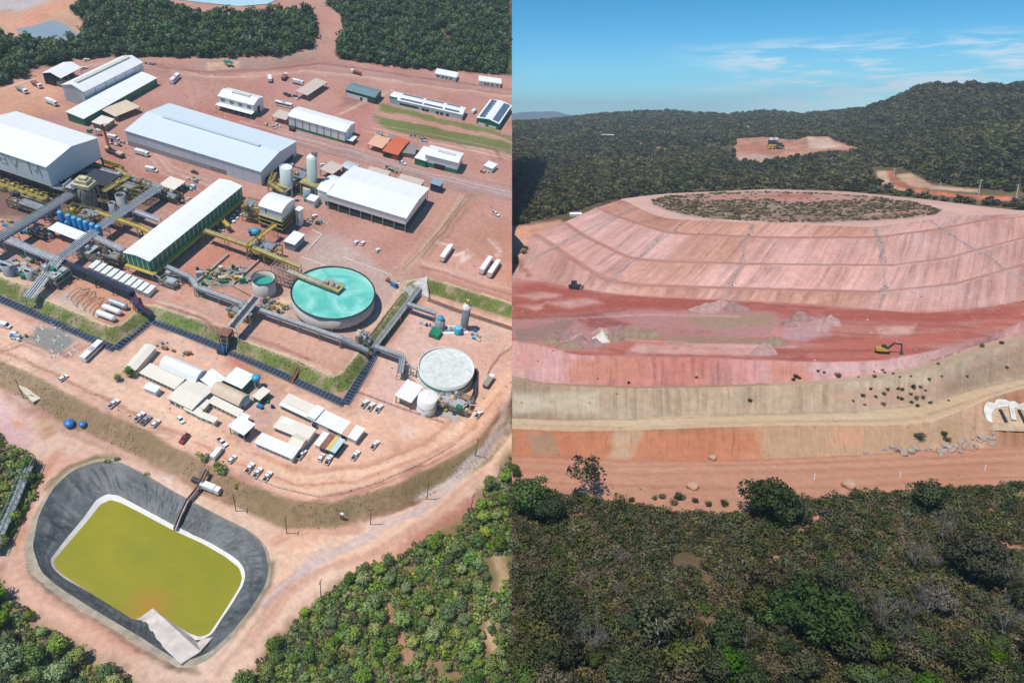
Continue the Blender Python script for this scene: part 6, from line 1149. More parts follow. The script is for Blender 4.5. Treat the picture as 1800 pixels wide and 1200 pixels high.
# helipad shelter etc
t = thing('green_shelter', 'small bright green shelter on the pale pad below the upper wood', 'shelter', gp(402, 116)); b = MB()
for a in range(4): b.bx(*[(-3.4, -1.4, -1, 1), (1.4, 3.4, -1, 1), (-1.4, 1.4, -1.2, 2.), (-1., 1., -3, -1.2)][a], 2.6, 3.1)
b.build('roof', GPAINT, t)
for x, y in ((-3, -.8), (3, -.8), (-3, .8), (3, .8)): b = MB(); b.beam((x, y, 0), (x, y, 2.6), .2); b.build('post', GPAINT, t)
t = thing('sign_box', 'white and brown upright sign box on the slope crest', 'sign', gp(601, 912), scale=.62); b = MB(); b.bx(-1, 1, -.4, .4, 0, 5); b.build('body', BROWN, t); b = MB(); b.bx(-1.1, 1.1, -.5, .5, 5, 6.4); b.build('panel', WP, t)
t = thing('steel_tank', 'dark corrugated culvert mouth on the slope beside the pipe trestle', 'culvert', gp(345, 846)); b = MB(); b.cyl((-1.6, 0, .8), (1.6, 0, .8), 1., n=12); b.build('pipe', DSTEEL, t)
b = MB(); P = gp(52, 690); b.bx(-6, 6, -1.6, 1.6, 0, .5); w = b.build('concrete_slab', mat('slab_cream', (.66, .58, .44), .9)); place(w, P, D(-22)); tag(w, 'cream concrete slab lying on the left slope', 'slab')
b = MB(); P = gp(91, 590)
for k in range(26): x = random.uniform(-14, 14); y = random.uniform(-6, 6); b.bx(x, x+random.uniform(1, 3), y, y+random.uniform(.2, .6), .05, .3)
w = b.build('pipe_stock', mat('pale_stock', (.55, .58, .56), .7)); place(w, P, D(-22)); tag(w, 'pale pipes and boards laid out on the grey gravel patch', 'stockpile')

def steelwork(label, px, yaw, w, d, h, cols, n, levels=2):
    t = thing('steel_structure', label, 'steelwork', gp(*px), D(yaw)); b = MB()
    nx, ny = max(1, int(w/5)), max(1, int(d/5))
    for i in range(nx+1):
        for j in range(ny+1): b.beam((-w/2+w*i/nx, -d/2+d*j/ny, -.2), (-w/2+w*i/nx, -d/2+d*j/ny, h), .32)
    for k in range(1, levels+1):
        z = h*k/levels
        for i in range(nx+1): b.beam((-w/2+w*i/nx, -d/2, z), (-w/2+w*i/nx, d/2, z), .28)
        for j in range(ny+1): b.beam((-w/2, -d/2+d*j/ny, z), (w/2, -d/2+d*j/ny, z), .28)
        for i in range(nx): b.beam((-w/2+w*i/nx, -d/2, z-h/levels), (-w/2+w*(i+1)/nx, -d/2, z), .2)
    b.build('frame', cols[0], t)
    for k in range(1, levels+1):
        z = h*k/levels; a = MB(); x0 = random.uniform(-w/2, 0); a.bx(x0, x0+w*.5, -d/2, d/2*random.uniform(.1, 1), z+.05, z+.2); a.build('platform', cols[1], t); r_ = MB()
        for y in (-d/2, d/2):
            for zz in (.55, 1.1): r_.beam((-w/2, y, z+zz), (w/2, y, z+zz), .1)
            for i in range(int(w/1.5)+1): r_.beam((-w/2+i*1.5, y, z), (-w/2+i*1.5, y, z+1.1), .09)
        r_.build('railing', YEL if k % 2 else OCHRE, t)
    for i in range(n):
        x, y = random.uniform(-w/2, w/2), random.uniform(-d/2, d/2); z = h/levels*random.randint(0, levels); s = random.uniform(.5, 1.5); m = random.choice(cols); b = MB(); q = i % 4
        if q == 0: b.lathe([(.01, z+s*2.4), (s, z+s*2), (s, z+s*.5), (s*.3, z)], 10, (x, y))
        elif q == 1: b.bx(x-s, x+s, y-s*.7, y+s*.7, z+.1, z+s*1.5)
        elif q == 2: b.cyl((x, y, z+.6), (random.uniform(-w/2, w/2), y, z+.6), .2, n=6); b.cyl((x, y, .2), (x, y, z+1), .2, n=6)
        else: b.beam((x, y, z), (x+random.uniform(-5, 5), y+random.uniform(-3, 3), max(.4, z+random.uniform(-4, 4))), .5, .25)
        b.build(('vessel', 'machine', 'pipe', 'chute')[q], m, t)
MIX = [OCHRE, STEEL, DSTEEL, LSTEEL, YEL, BROWN]; MIX2 = [DSTEEL, STEEL, OCHRE, LSTEEL, CONCM, NAVY]; MIX3 = [STEEL, LSTEEL, TAN, OCHRE, GPAINT, CONCM]
for a in [('yellow and grey steelwork in front of the weathered ore bin', (150, 392), 8, 16, 8, 7, MIX, 26), ('dark steelwork between lettered hall and ore bin', (128, 352), 8, 14, 9, 8, MIX2, 26), ('steelwork behind the grey plate silos under the yellow gangway', (236, 345), 8, 17, 10, 8, MIX, 30, 3), ('low dark steelwork along the right wall of the lettered hall', (158, 315), 30, 22, 6, 6, MIX2, 22), ('dark steelwork with pipes at the foot of the yellow cells', (60, 372), 0, 24, 6, 4.5, MIX2, 26), ('steelwork under the left end of the green building', (205, 462), 0, 10, 7, 5, MIX2, 18), ('yellow steelwork beside the elevated arched house', (447, 384), 10, 9, 9, 9, MIX, 20, 3), ('steelwork with pipes above the small liquor tank', (470, 452), 5, 13, 8, 6.5, MIX, 26), ('pale steelwork at the rack crossing above the grass bank', (96, 492), 0, 12, 9, 5.5, MIX3, 24), ('steelwork under the long grey rack by the container row', (168, 452), 0, 12, 8, 4, MIX3, 18), ('small steelwork stack on the left of the blue tanks', (75, 415), 0, 9, 6, 4, MIX2, 14), ('steelwork and pipes right of the round white silo', (800, 712), 0, 14, 9, 3.5, MIX3, 22), ('steelwork with yellow rails between the two silver silos', (522, 322), 5, 12, 10, 7, MIX2, 24), ('pipe frame beside the container row end', (300, 500), 0, 8, 6, 3.5, MIX3, 12), ('steelwork between open yard canopy and container stack', (300, 350), 0, 12, 6, 3, MIX2, 14), ('piping frame beside the covered conveyor head', (430, 556), 0, 12, 7, 4, MIX, 20), ('small steelwork at the right end of the long grey rack', (640, 600), 0, 6, 5, 3.5, MIX3, 10)]: steelwork(*a)

CR = [WP, BROWN, NAVY, TAN, CONCM, DSTEEL, GPAINT, OCHRE, BLUE, LSTEEL]
for lb, q, w, d, n in [('stacked crates and drums beside the open yard canopy', (328, 331), 9, 6, 16), ('dark crates by the foot of the blue warehouse', (342, 317), 7, 4, 9), ('crates and bins below the open yard canopy', (316, 347), 9, 5, 12), ('stores laid out at the left edge below the yellow cells', (22, 396), 12, 6, 16), ('stores laid out along the path left of the blue tanks', (45, 405), 10, 6, 14), ('crates beside the red crane', (207, 252), 8, 6, 12), ('crates between rusty roofed row and lettered hall', (172, 234), 10, 6, 14), ('drums and crates right of the elevated arched house', (553, 392), 9, 6, 12), ('tools and crates left of the elevated arched house', (432, 372), 8, 6, 12), ('drums near the small substation shed', (480, 432), 7, 4, 10), ('crates below the long beige shelter', (515, 172), 9, 5, 10), ('stores right of the turquoise tank on the concrete yard', (690, 500), 8, 6, 9), ('pallets and drums left of the green tank', (748, 575), 8, 6, 10), ('pallets near the right-hand drain', (836, 590), 8, 5, 9), ('stores beside the cream lorry at the left edge', (30, 592), 8, 5, 9), ('pallets between camp and office compound', (470, 712), 8, 5, 10), ('crates behind the barrel roof', (322, 620), 8, 4, 9), ('drums at the top end of the camp dormitory', (285, 606), 6, 4, 7), ('scrap laid out by the small beige shelter', (480, 222), 10, 5, 14), ('scrap heap behind the orange roof', (735, 244), 12, 5, 16), ('crates beside the white kiosk', (853, 304), 6, 4, 8), ('scrap along the back of the big white roof', (690, 300), 12, 4, 12), ('crates at the left end of the big white roof', (590, 300), 6, 4, 8), ('stores along the lower side of the green building', (385, 402), 9, 5, 12), ('crates at the far end of the top left hall', (262, 112), 8, 5, 9)]:
    t = thing('crate_stack', lb, 'crates', gp(*q), D(random.uniform(-8, 12)))
    for k in range(n):
        x, y, s = random.uniform(-w/2, w/2), random.uniform(-d/2, d/2), random.uniform(.4, 1.1); b = MB()
        if k % 3: b.bx(x-s, x+s*1.2, y-s*.7, y+s*.7, 0, s*random.uniform(.7, 1.8)); b.build('crate', random.choice(CR), t)
        else: b.cyl((x, y, 0), (x, y, s*1.5), s*.6, n=10); b.build('drum', random.choice(CR), t)
# ================================================================== VEHICLES
CARW = mat('car_white', (.82, .82, .82), .25, 0, .03, .4, .6); CARS = mat('car_silver', (.48, .49, .51), .3, .4, .05); CARD = mat('car_dark', (.10, .07, .07), .3, 0, .1); CARR = mat('car_red', (.30, .03, .03), .3)
def wheels(t, xs, hw, r, w=.28):
    for x in xs:
        for s in (-1, 1):
            b = MB(); b.cyl((x, s*hw-w/2, r), (x, s*hw+w/2, r), r, n=12); tw = b.build('wheel', RUBBER, t); b = MB(); b.cyl((x, s*(hw+w*.32)-w*.22, r), (x, s*(hw+w*.32)+w*.22, r), r*.55, n=8); b.build('rim', LSTEEL, tw)
def side(prof, w, taper=None):
    b = MB(); b.extr(prof, -w/2, w/2); return b
def lamp(t, x, w, z, m, nm):
    for s in (-1, 1): b = MB(); b.bx(x-.03, x+.03, s*w-.18, s*w+.18, z-.09, z+.09); b.build(nm, m, t)
LAMP = mat('lamp_glass', (.75, .75, .7), .1); TAIL = mat('tail_red', (.4, .02, .02), .3)
def pickup():
    t = thing('pickup_truck', 'x', 'car', (0, 0, 0)); b = side([(-2.65, .45), (2.6, .45), (2.65, .8), (2.55, 1.02), (1.35, 1.14), (-.75, 1.14), (-.75, 1.10), (-2.6, 1.10)], 1.84); b.build('body', CARW, t)
    b = MB(); z0, z1 = 1.14, 1.78; q = [(-.75, -.86, z0), (1.25, -.86, z0), (1.25, .86, z0), (-.75, .86, z0), (-.6, -.7, z1), (.55, -.7, z1), (.55, .7, z1), (-.6, .7, z1)]; b.add(q, [(0, 1, 5, 4), (1, 2, 6, 5), (2, 3, 7, 6), (3, 0, 4, 7)]); b.build('windows', GLASS, t)
    b = MB(); b.bx(-.64, .58, -.74, .74, z1-.03, z1+.05); b.build('roof', CARW, t); b = MB(); b.bx(-2.5, -.85, -.78, .78, 1.105, 1.13); b.build('load_bed', DARK, t); wheels(t, (-1.65, 1.7), .82, .38); lamp(t, 2.62, .66, .82, LAMP, 'headlight'); lamp(t, -2.66, .75, .9, TAIL, 'taillight'); return t
def hatch():
    t = thing('car', 'x', 'car', (0, 0, 0)); b = side([(-2.0, .35), (2.05, .35), (2.1, .72), (1.95, .88), (.95, .98), (-1.95, 1.02), (-2.08, .7)], 1.74); b.build('body', CARW, t); z0, z1 = .98, 1.5; b = MB(); q = [(-1.9, -.8, z0), (1., -.8, z0), (1., .8, z0), (-1.9, .8, z0), (-1.45, -.62, z1), (.2, -.62, z1), (.2, .62, z1), (-1.45, .62, z1)]; b.add(q, [(0, 1, 5, 4), (1, 2, 6, 5), (2, 3, 7, 6), (3, 0, 4, 7)]); b.build('windows', GLASS, t); b = MB(); b.bx(-1.5, .25, -.66, .66, z1-.03, z1+.04); b.build('roof', CARW, t); wheels(t, (-1.3, 1.3), .78, .33); lamp(t, 2.08, .6, .72, LAMP, 'headlight'); return t
def van(L=6.4, name='van', w=2., h=2.5, m=None):
    t = thing(name, 'x', 'van', (0, 0, 0)); b = side([(-L/2, .4), (L/2, .4), (L/2+.02, 1.1), (L/2-.7, 1.35), (L/2-1.35, h), (-L/2, h)], w); b.build('body', m or CARW, t); b = MB(); b.extr([(L/2-.66, 1.38), (L/2-.62, 1.36), (L/2-1.27, h-.12), (L/2-1.33, h-.1)], -w/2+.12, w/2-.12); b.build('windscreen', GLASS, t)
    for s in (-1, 1): b = MB(); b.bx(L/2-2.2, L/2-1.3, s*w/2-.02, s*w/2+.02, 1.4, 2.1); b.build('window', GLASS, t)
    wheels(t, (-L/2+1.2, L/2-1.1), w/2-.14, .38); lamp(t, L/2+.01, w/2-.3, .85, LAMP, 'headlight'); return t
def bus():
    t = thing('bus', 'x', 'bus', (0, 0, 0)); b = MB(); b.bx(-5.8, 5.8, -1.25, 1.25, .45, 3.1); b.build('body', CARW, t); b = MB(); b.bx(-5.3, 5.3, -1.28, 1.28, 1.65, 2.55); b.build('windows', GLASS, t); b = MB(); b.bx(5.72, 5.84, -1.1, 1.1, 1.4, 2.7); b.build('windscreen', GLASS, t); b = MB(); b.bx(-1.2, 1.2, -.8, .8, 3.1, 3.4); b.build('air_conditioner', LSTEEL, t); wheels(t, (-3.4, 3.9), 1.1, .5); lamp(t, 5.82, .9, .9, LAMP, 'headlight'); return t
def trailer():
    t = thing('lorry', 'x', 'lorry', (0, 0, 0)); b = MB(); b.bx(-7.5, 4.6, -1.3, 1.3, 1.2, 3.9); b.build('box_body', sheet('trailer_white', (.84, .83, .80), 1.5, 0, .85, .5, 0, .1), t); b = MB(); b.bx(4.9, 7, -1.2, 1.2, .9, 3.4); b.bx(-7.5, 7, -.5, .5, .7, 1.2); b.build('cab', CARW, t); b = MB(); b.bx(6.95, 7.06, -1.05, 1.05, 2.1, 3.1); b.build('windscreen', GLASS, t); wheels(t, (-6.4, -5.2, -4., 3.4, 6.1), 1.05, .5); return t
def truck(body, name='truck', dump=False):
    t = thing(name, 'x', 'truck', (0, 0, 0)); b = MB(); b.bx(1.9, 3.9, -1.15, 1.15, .8, 2.9); b.build('cab', CARW, t); b = MB(); b.bx(3.82, 3.93, -1, 1, 1.8, 2.6); b.build('windscreen', GLASS, t); b = MB()
    if dump: b.add([(-4, -1.25, 1.2), (1.7, -1.25, 1.2), (1.7, 1.25, 1.2), (-4, 1.25, 1.2), (-4.2, -1.3, 2.5), (1.8, -1.3, 2.7), (1.8, 1.3, 2.7), (-4.2, 1.3, 2.5)], [(0, 3, 2, 1), (0, 1, 5, 4), (1, 2, 6, 5), (2, 3, 7, 6), (3, 0, 4, 7), (4, 5, 6, 7)])
    else: b.bx(-4, 1.7, -1.25, 1.25, 1.1, 3.1)
    b.build('load_body', body, t); b = MB(); b.bx(-4, 3.8, -.5, .5, .6, 1.1); b.build('chassis', DSTEEL, t); wheels(t, (-3.2, -2., 2.9), 1.0, .5); return t
PROTO = {'pickup': pickup(), 'hatch': hatch(), 'van': van(), 'bus': bus(), 'trailer': trailer(), 'truck': truck(WP), 'dump': truck(BROWN, 'dump_truck', True), 'tanker': truck(mat('tipper_grey', (.30, .30, .27), .7), 'tipper_truck', True)}
USED = set()
def park(kind, a, c, label, group=None, color=None, scale=1.):
    A, B = gp(*a), gp(*c); P = (A+B)/2; yaw = math.atan2(B[1]-A[1], B[0]-A[0]); p = PROTO[kind]
    if kind not in USED and color is None:
        USED.add(kind); o = place(p, P, yaw, scale=scale); o['label'] = label
        if group: o['group'] = group
    else: o = dup(p, P, yaw, label, group=group, scale=scale, swap={'body': color, 'roof': color} if color else None)
    return o
GS = 'vehicles parked along the camp slope'; GO = 'cars parked at the offices'
for k, a, c, lb, g, col in [
 ('pickup', (190.7, 719.5), (210, 703), 'white pickup alone on the slope edge left of three parked cars', GS, None),
 ('pickup', (236.6, 743), (255, 725), 'white pickup, leftmost of the three below the camp', GS, None), ('pickup', (247.6, 749), (266, 731.5), 'silver pickup in the middle of the three below the camp', GS, CARS), ('hatch', (266, 753), (281.5, 738), 'white hatchback, rightmost of the three below the camp', GS, None),
 ('hatch', (103.6, 672), (120, 660), 'white car driving on the camp road near the gravel patch', None, None), ('hatch', (312, 731.5), (324, 746), 'pinkish white car crossing the road in front of the wide cream roof', None, None), ('pickup', (331, 764.6), (318, 780), 'dark red pickup facing the slope below the camp', GS, CARR),
 ('pickup', (382.5, 772), (399, 785.7), 'white pickup turning out near the open truck shelter', None, None), ('van', (374, 808.6), (390.8, 788.4), 'long white van on the slope edge', GS, None), ('hatch', (400, 817), (415.5, 800), 'white car between the long van and a row of three', GS, None),
 ('pickup', (431, 835), (446.7, 813), 'white pickup, left of the three below the front office', GS, None), ('pickup', (445, 843), (460.5, 822), 'white pickup, middle of the three below the front office', GS, None), ('pickup', (462, 850), (478, 828), 'white pickup, right of the three below the front office', GS, None),
 ('pickup', (523.7, 808.6), (536.6, 792), 'white pickup at the right end of the front office', GO, None), ('hatch', (558.6, 815), (570.5, 795.8), 'white car with dark windows under the striped roof, left one', GO, None), ('pickup', (571.4, 819.6), (584, 799.4), 'white pickup under the striped roof, right one', GO, None),
 ('pickup', (619.3, 809.5), (630.3, 793.9), 'white pickup past the end of the long office row, nearer the road', GO, None), ('pickup', (652.3, 791.2), (665, 775.6), 'white pickup standing farther out right of the long office row', GO, None),
 ('pickup', (634, 719.5), (647.7, 703), 'white pickup, left of the three by the dark fence', GO, None), ('pickup', (646, 724), (658.7, 708.5), 'white pickup, middle of the three by the dark fence', GO, None), ('pickup', (659.6, 727.8), (672.4, 711), 'white pickup, right of the three by the dark fence', GO, None),
 ('pickup', (833, 738), (848.5, 721), 'white pickup on the road below the wide pale tank', None, None), ('tanker', (847.6, 688), (868.7, 659), 'grey tipper truck with white cab on the road right of the wide pale tank', None, None), ('bus', (152, 632), (174, 611), 'white bus with dark windows beside the grey gravel patch', None, None),
 ('hatch', (621, 433), (630, 423), 'white car, left of the pair behind the turquoise tank', GO, None), ('hatch', (633, 434), (642, 424), 'white car, right of the pair behind the turquoise tank', GO, None), ('hatch', (657, 447), (669.7, 436), 'white car alone right of the pair behind the turquoise tank', GO, None),
 ('trailer', (774, 464), (795, 434), 'white lorry standing alone in the truck park', 'lorries in the truck park', None), ('trailer', (843, 486), (864, 455), 'white lorry, left of the two side by side in the truck park', 'lorries in the truck park', None), ('trailer', (857, 492), (878, 461), 'white lorry, right of the two side by side in the truck park', 'lorries in the truck park', None),
 ('pickup', (864, 374), (877, 381), 'white pickup out on the open ground of the truck park', None, None), ('pickup', (699, 286), (714, 290.5), 'white pickup on the road in front of the small grey roof', None, None), ('van', (828, 202), (837, 195), 'white van between the two solar roofs', None, None),
 ('hatch', (426.5, 360.6), (439, 369), 'white car at the far end of the green building', 'cars beside the green building', None), ('hatch', (415.5, 372.6), (424.7, 380), 'white car, third from the yellow stair beside the green building', 'cars beside the green building', None), ('hatch', (408, 379), (419, 386), 'white car, second from the yellow stair beside the green building', 'cars beside the green building', None), ('pickup', (402, 384.5), (412, 392), 'white pickup next to the yellow stair beside the green building', 'cars beside the green building', None),
 ('bus', (300, 149.5), (315.5, 134.5), 'white bus on the road right of the tall top-left hall', None, None), ('bus', (484, 184), (514.5, 191), 'white bus parked beside the small beige shelter', None, None), ('dump', (635, 133), (616, 128), 'brown dump truck on the haul road under the upper wood', None, None),
 ('truck', (475, 147), (474, 137), 'white truck standing alone in the upper truck yard', None, None), ('dump', (497, 143), (504, 134), 'dark tipper in the upper truck yard', None, None), ('truck', (512, 145), (536, 151), 'white lorry beside the long beige shelter', None, None), ('dump', (58, 148), (74, 157), 'dark grey truck by the open workshop', None, None), ('truck', (83, 180), (100, 187), 'white box truck on the bare ground below the workshop', None, None), ('tanker', (32, 158), (48, 166), 'brown loader truck at the far left of the yard', None, None),
 ('truck', (242, 270.5), (259, 275), 'white truck parked along the blue warehouse', None, None), ('van', (256, 298.5), (277, 303), 'white van near the corner of the blue warehouse', None, None), ('hatch', (338, 303), (347, 306), 'dark car at the foot of the blue warehouse', None, CARD), ('van', (192, 243), (207, 246), 'small white van between big hall and blue warehouse', None, None), ('truck', (360, 857), (383, 866), 'white lorry box parked on the pond track beside the pipe trestle', None, None), ('van', (-6, 571), (19, 577), 'cream lorry at the left edge of the lower terrace', None, None), ('hatch', (198, 212), (209, 206), 'white car between rusty roofed row and warehouse', None, None), ('hatch', (148, 108), (156, 106), 'white car behind the open workshop, farther one', None, None), ('hatch', (144, 122), (152, 120), 'white car behind the open workshop, nearer one', None, None), ('pickup', (500, 166), (507, 170), 'navy pickup below the upper truck yard', None, NAVY), ('hatch', (549, 384), (556, 379), 'white and dark car right of the elevated arched house', None, None), ('hatch', (563, 293), (569, 290), 'white car behind the square beige roof', None, None)]: park(k, a, c, lb, g, col)
for k in PROTO:
    if k not in USED:
        for ch in list(PROTO[k].children_recursive): bpy.data.objects.remove(ch)
        bpy.data.objects.remove(PROTO[k])
# ================================================================== VEGETATION
BARK = mat('bark', (.20, .17, .14), .9, 0, .4, 1.); BARKW = mat('pale_bark', (.42, .40, .36), .9, 0, .3, 1.)
LF_L = leafmat('leaf_bright', (.15, .265, .045), (.27, .37, .085)); LF_LY = leafmat('leaf_yellow_green', (.23, .33, .05), (.34, .42, .10)); LF_F = leafmat('leaf_far_wood', (.052, .11, .044), (.105, .17, .066))
LF_R = leafmat('leaf_olive', (.075, .09, .03), (.13, .135, .05)); LF_RG = leafmat('leaf_dark_green', (.052, .086, .024), (.10, .14, .038)); LF_RB = leafmat('leaf_dry', (.13, .11, .065), (.18, .15, .09)); LF_H = leafmat('leaf_hill', (.085, .094, .036), (.135, .135, .055), big=.006); LF_V = leafmat('leaf_vivid', (.07, .17, .015), (.10, .20, .02)); TWIG = mat('bare_twigs', (.20, .175, .165), .9, 0, .3, 1.)
def leaf_mesh(name, R, Hc, z0, nclump, nleaf, size, m, seed, flat=.75, hollow=.35, cl=.42):
    """crown of many small leaf faces gathered into uneven clumps"""
    g = np.random.default_rng(seed); V = []; NR = []
    cx = []
    for i in range(nclump):
        v = g.normal(size=3); v /= np.linalg.norm(v); v[2] = v[2]*.9+.12
        rad = hollow+(1-hollow)*g.random()**.5; c = v*rad*np.array([R, R, Hc/2])*(.58+.62*g.random()); c[2] += z0+Hc/2
        k = cl*R*(.6+.8*g.random()); cx.append((c, k))
    for c, k in cx:
        n = int(nleaf*(k/(cl*R))**2); d = g.normal(size=(n, 3)); d /= np.linalg.norm(d, axis=1, keepdims=True); p = c+d*k*(.55+.5*g.random((n, 1)))*np.array([1, 1, flat])
        a = d*.9+g.normal(size=(n, 3))*.75+np.array([0, 0, .35]); a /= np.linalg.norm(a, axis=1, keepdims=True); t = np.cross(a, g.normal(size=(n, 3))); t /= np.linalg.norm(t, axis=1, keepdims=True); b = np.cross(a, t); s = size*(.55+.9*g.random((n, 1)))
        q = np.stack([p-t*s-b*s*.6, p+t*s*.3-b*s, p+t*s+b*s*.5, p-t*s*.4+b*s], 1)
        out = (p-np.array([0, 0, z0+Hc*.4]))/np.array([R, R, Hc*.6]); nn = d*.8+out*.45+g.normal(size=(n, 3))*.28+np.array([0, 0, .12]); nn /= np.linalg.norm(nn, axis=1, keepdims=True)
        gn = np.cross(q[:, 1]-q[:, 0], q[:, 2]-q[:, 0]); fl = (gn*nn).sum(1) < 0; q[fl] = q[fl][:, ::-1]
        V.append(q); NR.append(np.repeat(nn, 4, 0))
    V = np.concatenate(V).reshape(-1, 3); Q = np.arange(len(V)).reshape(-1, 4); return V, Q, np.concatenate(NR)
def trunk_mb(h, r, z1, R, seed, limbs=6, twigs=0):
    g = random.Random(seed); b = MB(); pts = [Vector((0, 0, -.4))]; k = 4
    for i in range(1, k+1): pts.append(Vector((g.uniform(-.25, .25)*i*.4, g.uniform(-.25, .25)*i*.4, z1*i/k)))
    for i in range(k): b.cyl(pts[i], pts[i+1], r*(1-.16*i), r*(1-.16*(i+1)), n=6, caps=False)
    ends = []
    for i in range(limbs):
        a = i*2*math.pi/limbs+g.uniform(-.4, .4); st = pts[k] if i % 2 else pts[k-1]; mid = st+Vector((math.cos(a)*R*.35, math.sin(a)*R*.35, (h-z1)*.3)); e = st+Vector((math.cos(a)*R*.75, math.sin(a)*R*.75, (h-z1)*g.uniform(.5, .85))); b.cyl(st, mid, r*.42, r*.28, n=5, caps=False); b.cyl(mid, e, r*.28, r*.1, n=4, caps=False); ends.append((mid, e))
    if twigs:
        for mid, e in ends:
            for j in range(twigs):
                s = mid.lerp(e, g.random()); t = s+Vector((g.uniform(-1, 1), g.uniform(-1, 1), g.uniform(.1, 1.2))).normalized()*R*g.uniform(.25, .5); b.cyl(s, t, r*.12, r*.04, n=3, caps=False)
                for q in range(5): s2 = s.lerp(t, g.uniform(.3, 1)); t2 = s2+Vector((g.uniform(-1, 1), g.uniform(-1, 1), g.uniform(-.1, 1))).normalized()*R*g.uniform(.12, .28); b.cyl(s2, t2, r*.07, r*.035, n=3, caps=False)
    return b
def tree(name, cat, R, Hc, z0, nclump, nleaf, size, m, seed, bark=BARK, tr=.16, **kw):
    t = thing(name, 'x', cat, (0, 0, 0)); trunk_mb(z0+Hc*.8, tr, z0+Hc*.25, R, seed).build('trunk', bark, t); V, Q, NN = leaf_mesh(name, R, Hc, z0, nclump, nleaf, size, m, seed, **kw); o = npmesh('crown', V, Q, m, nrm=NN); o.parent = t; return t
def bush(name, cat, R, Hc, nclump, nleaf, size, m, seed): 
    t = thing(name, 'x', cat, (0, 0, 0)); V, Q, NN = leaf_mesh(name, R, Hc, .1, nclump, nleaf, size, m, seed, cl=.5); o = npmesh('foliage', V, Q, m, nrm=NN); o.parent = t; b = trunk_mb(Hc*.7, .06, .3, R*.8, seed, 4); b.build('stem', BARK, t); return t
USEDV = set()
def plant(p, P, frame, label, group, scale=1., tilt=None):
    yaw = random.uniform(0, 6.28)
    if p.name not in USEDV and tilt is None: USEDV.add(p.name); place(p, P, yaw, frame, scale); p['label'] = label; p['group'] = group; return p
    return dup(p, P, yaw, label, frame, group, scale, tilt=tilt)
# --- templates hidden from the scene for the far woods (used by the scatter only)
def lib(colname, specs):
    c = bpy.data.collections.new(colname)
    for i, (R, Hc, z0, nc, nl, sz, m, sd) in enumerate(specs):
        V, Q, NN = leaf_mesh('t', R, Hc, z0, nc, nl, sz, m, sd, cl=.48); o = npmesh('%s_%d' % (colname, i), V, Q, m, nrm=NN); COL.objects.unlink(o); c.objects.link(o)
    return c
def scatter(name, label, cat, P, S, coll, frame, nvar, seed=1, tiltamp=.15):
    g = np.random.default_rng(seed); n = len(P); me = bpy.data.meshes.new(name); me.vertices.add(n); me.vertices.foreach_set('co', np.asarray(P, np.float32).ravel())
    for nm, ty, arr in (('scl', 'FLOAT', S), ('rot', 'FLOAT_VECTOR', np.stack([g.normal(0, tiltamp, n), g.normal(0, tiltamp, n), g.uniform(0, 6.28, n)], -1)), ('idx', 'INT', g.integers(0, nvar, n))):
        a = me.attributes.new(nm, ty, 'POINT'); a.data.foreach_set('vector' if ty == 'FLOAT_VECTOR' else 'value', np.asarray(arr, np.int32 if ty == 'INT' else np.float32).ravel())
    me.update(); o = bpy.data.objects.new(name, me); COL.objects.link(o); o.matrix_world = ML if frame == 'L' else Matrix.Identity(4)
    ng = bpy.data.node_groups.new('scatter_'+name, 'GeometryNodeTree'); ng.interface.new_socket('Geometry', in_out='INPUT', socket_type='NodeSocketGeometry'); ng.interface.new_socket('Geometry', in_out='OUTPUT', socket_type='NodeSocketGeometry')
    N = ng.nodes.new; i_, o_ = N('NodeGroupInput'), N('NodeGroupOutput'); mp_ = N('GeometryNodeMeshToPoints'); ip = N('GeometryNodeInstanceOnPoints'); ci = N('GeometryNodeCollectionInfo'); ci.inputs['Collection'].default_value = coll; ci.inputs['Separate Children'].default_value = True; ci.inputs['Reset Children'].default_value = True
    def na(nm, ty): a = N('GeometryNodeInputNamedAttribute'); a.data_type = ty; a.inputs['Name'].default_value = nm; return a.outputs[0]
    er = N('FunctionNodeEulerToRotation'); L = ng.links.new; L(na('rot', 'FLOAT_VECTOR'), er.inputs[0]); L(i_.outputs[0], mp_.inputs[0]); L(mp_.outputs[0], ip.inputs['Points']); L(ci.outputs[0], ip.inputs['Instance']); ip.inputs['Pick Instance'].default_value = True; L(na('idx', 'INT'), ip.inputs['Instance Index']); L(er.outputs[0], ip.inputs['Rotation']); L(na('scl', 'FLOAT'), ip.inputs['Scale']); L(ip.outputs[0], o_.inputs[0])
    md = o.modifiers.new('scatter', 'NODES'); md.node_group = ng; return tag(o, label, cat, kind='stuff')
def inpoly(pxy, poly): return sdist(pxy[:, 0], pxy[:, 1], np.array(poly, float))[1]
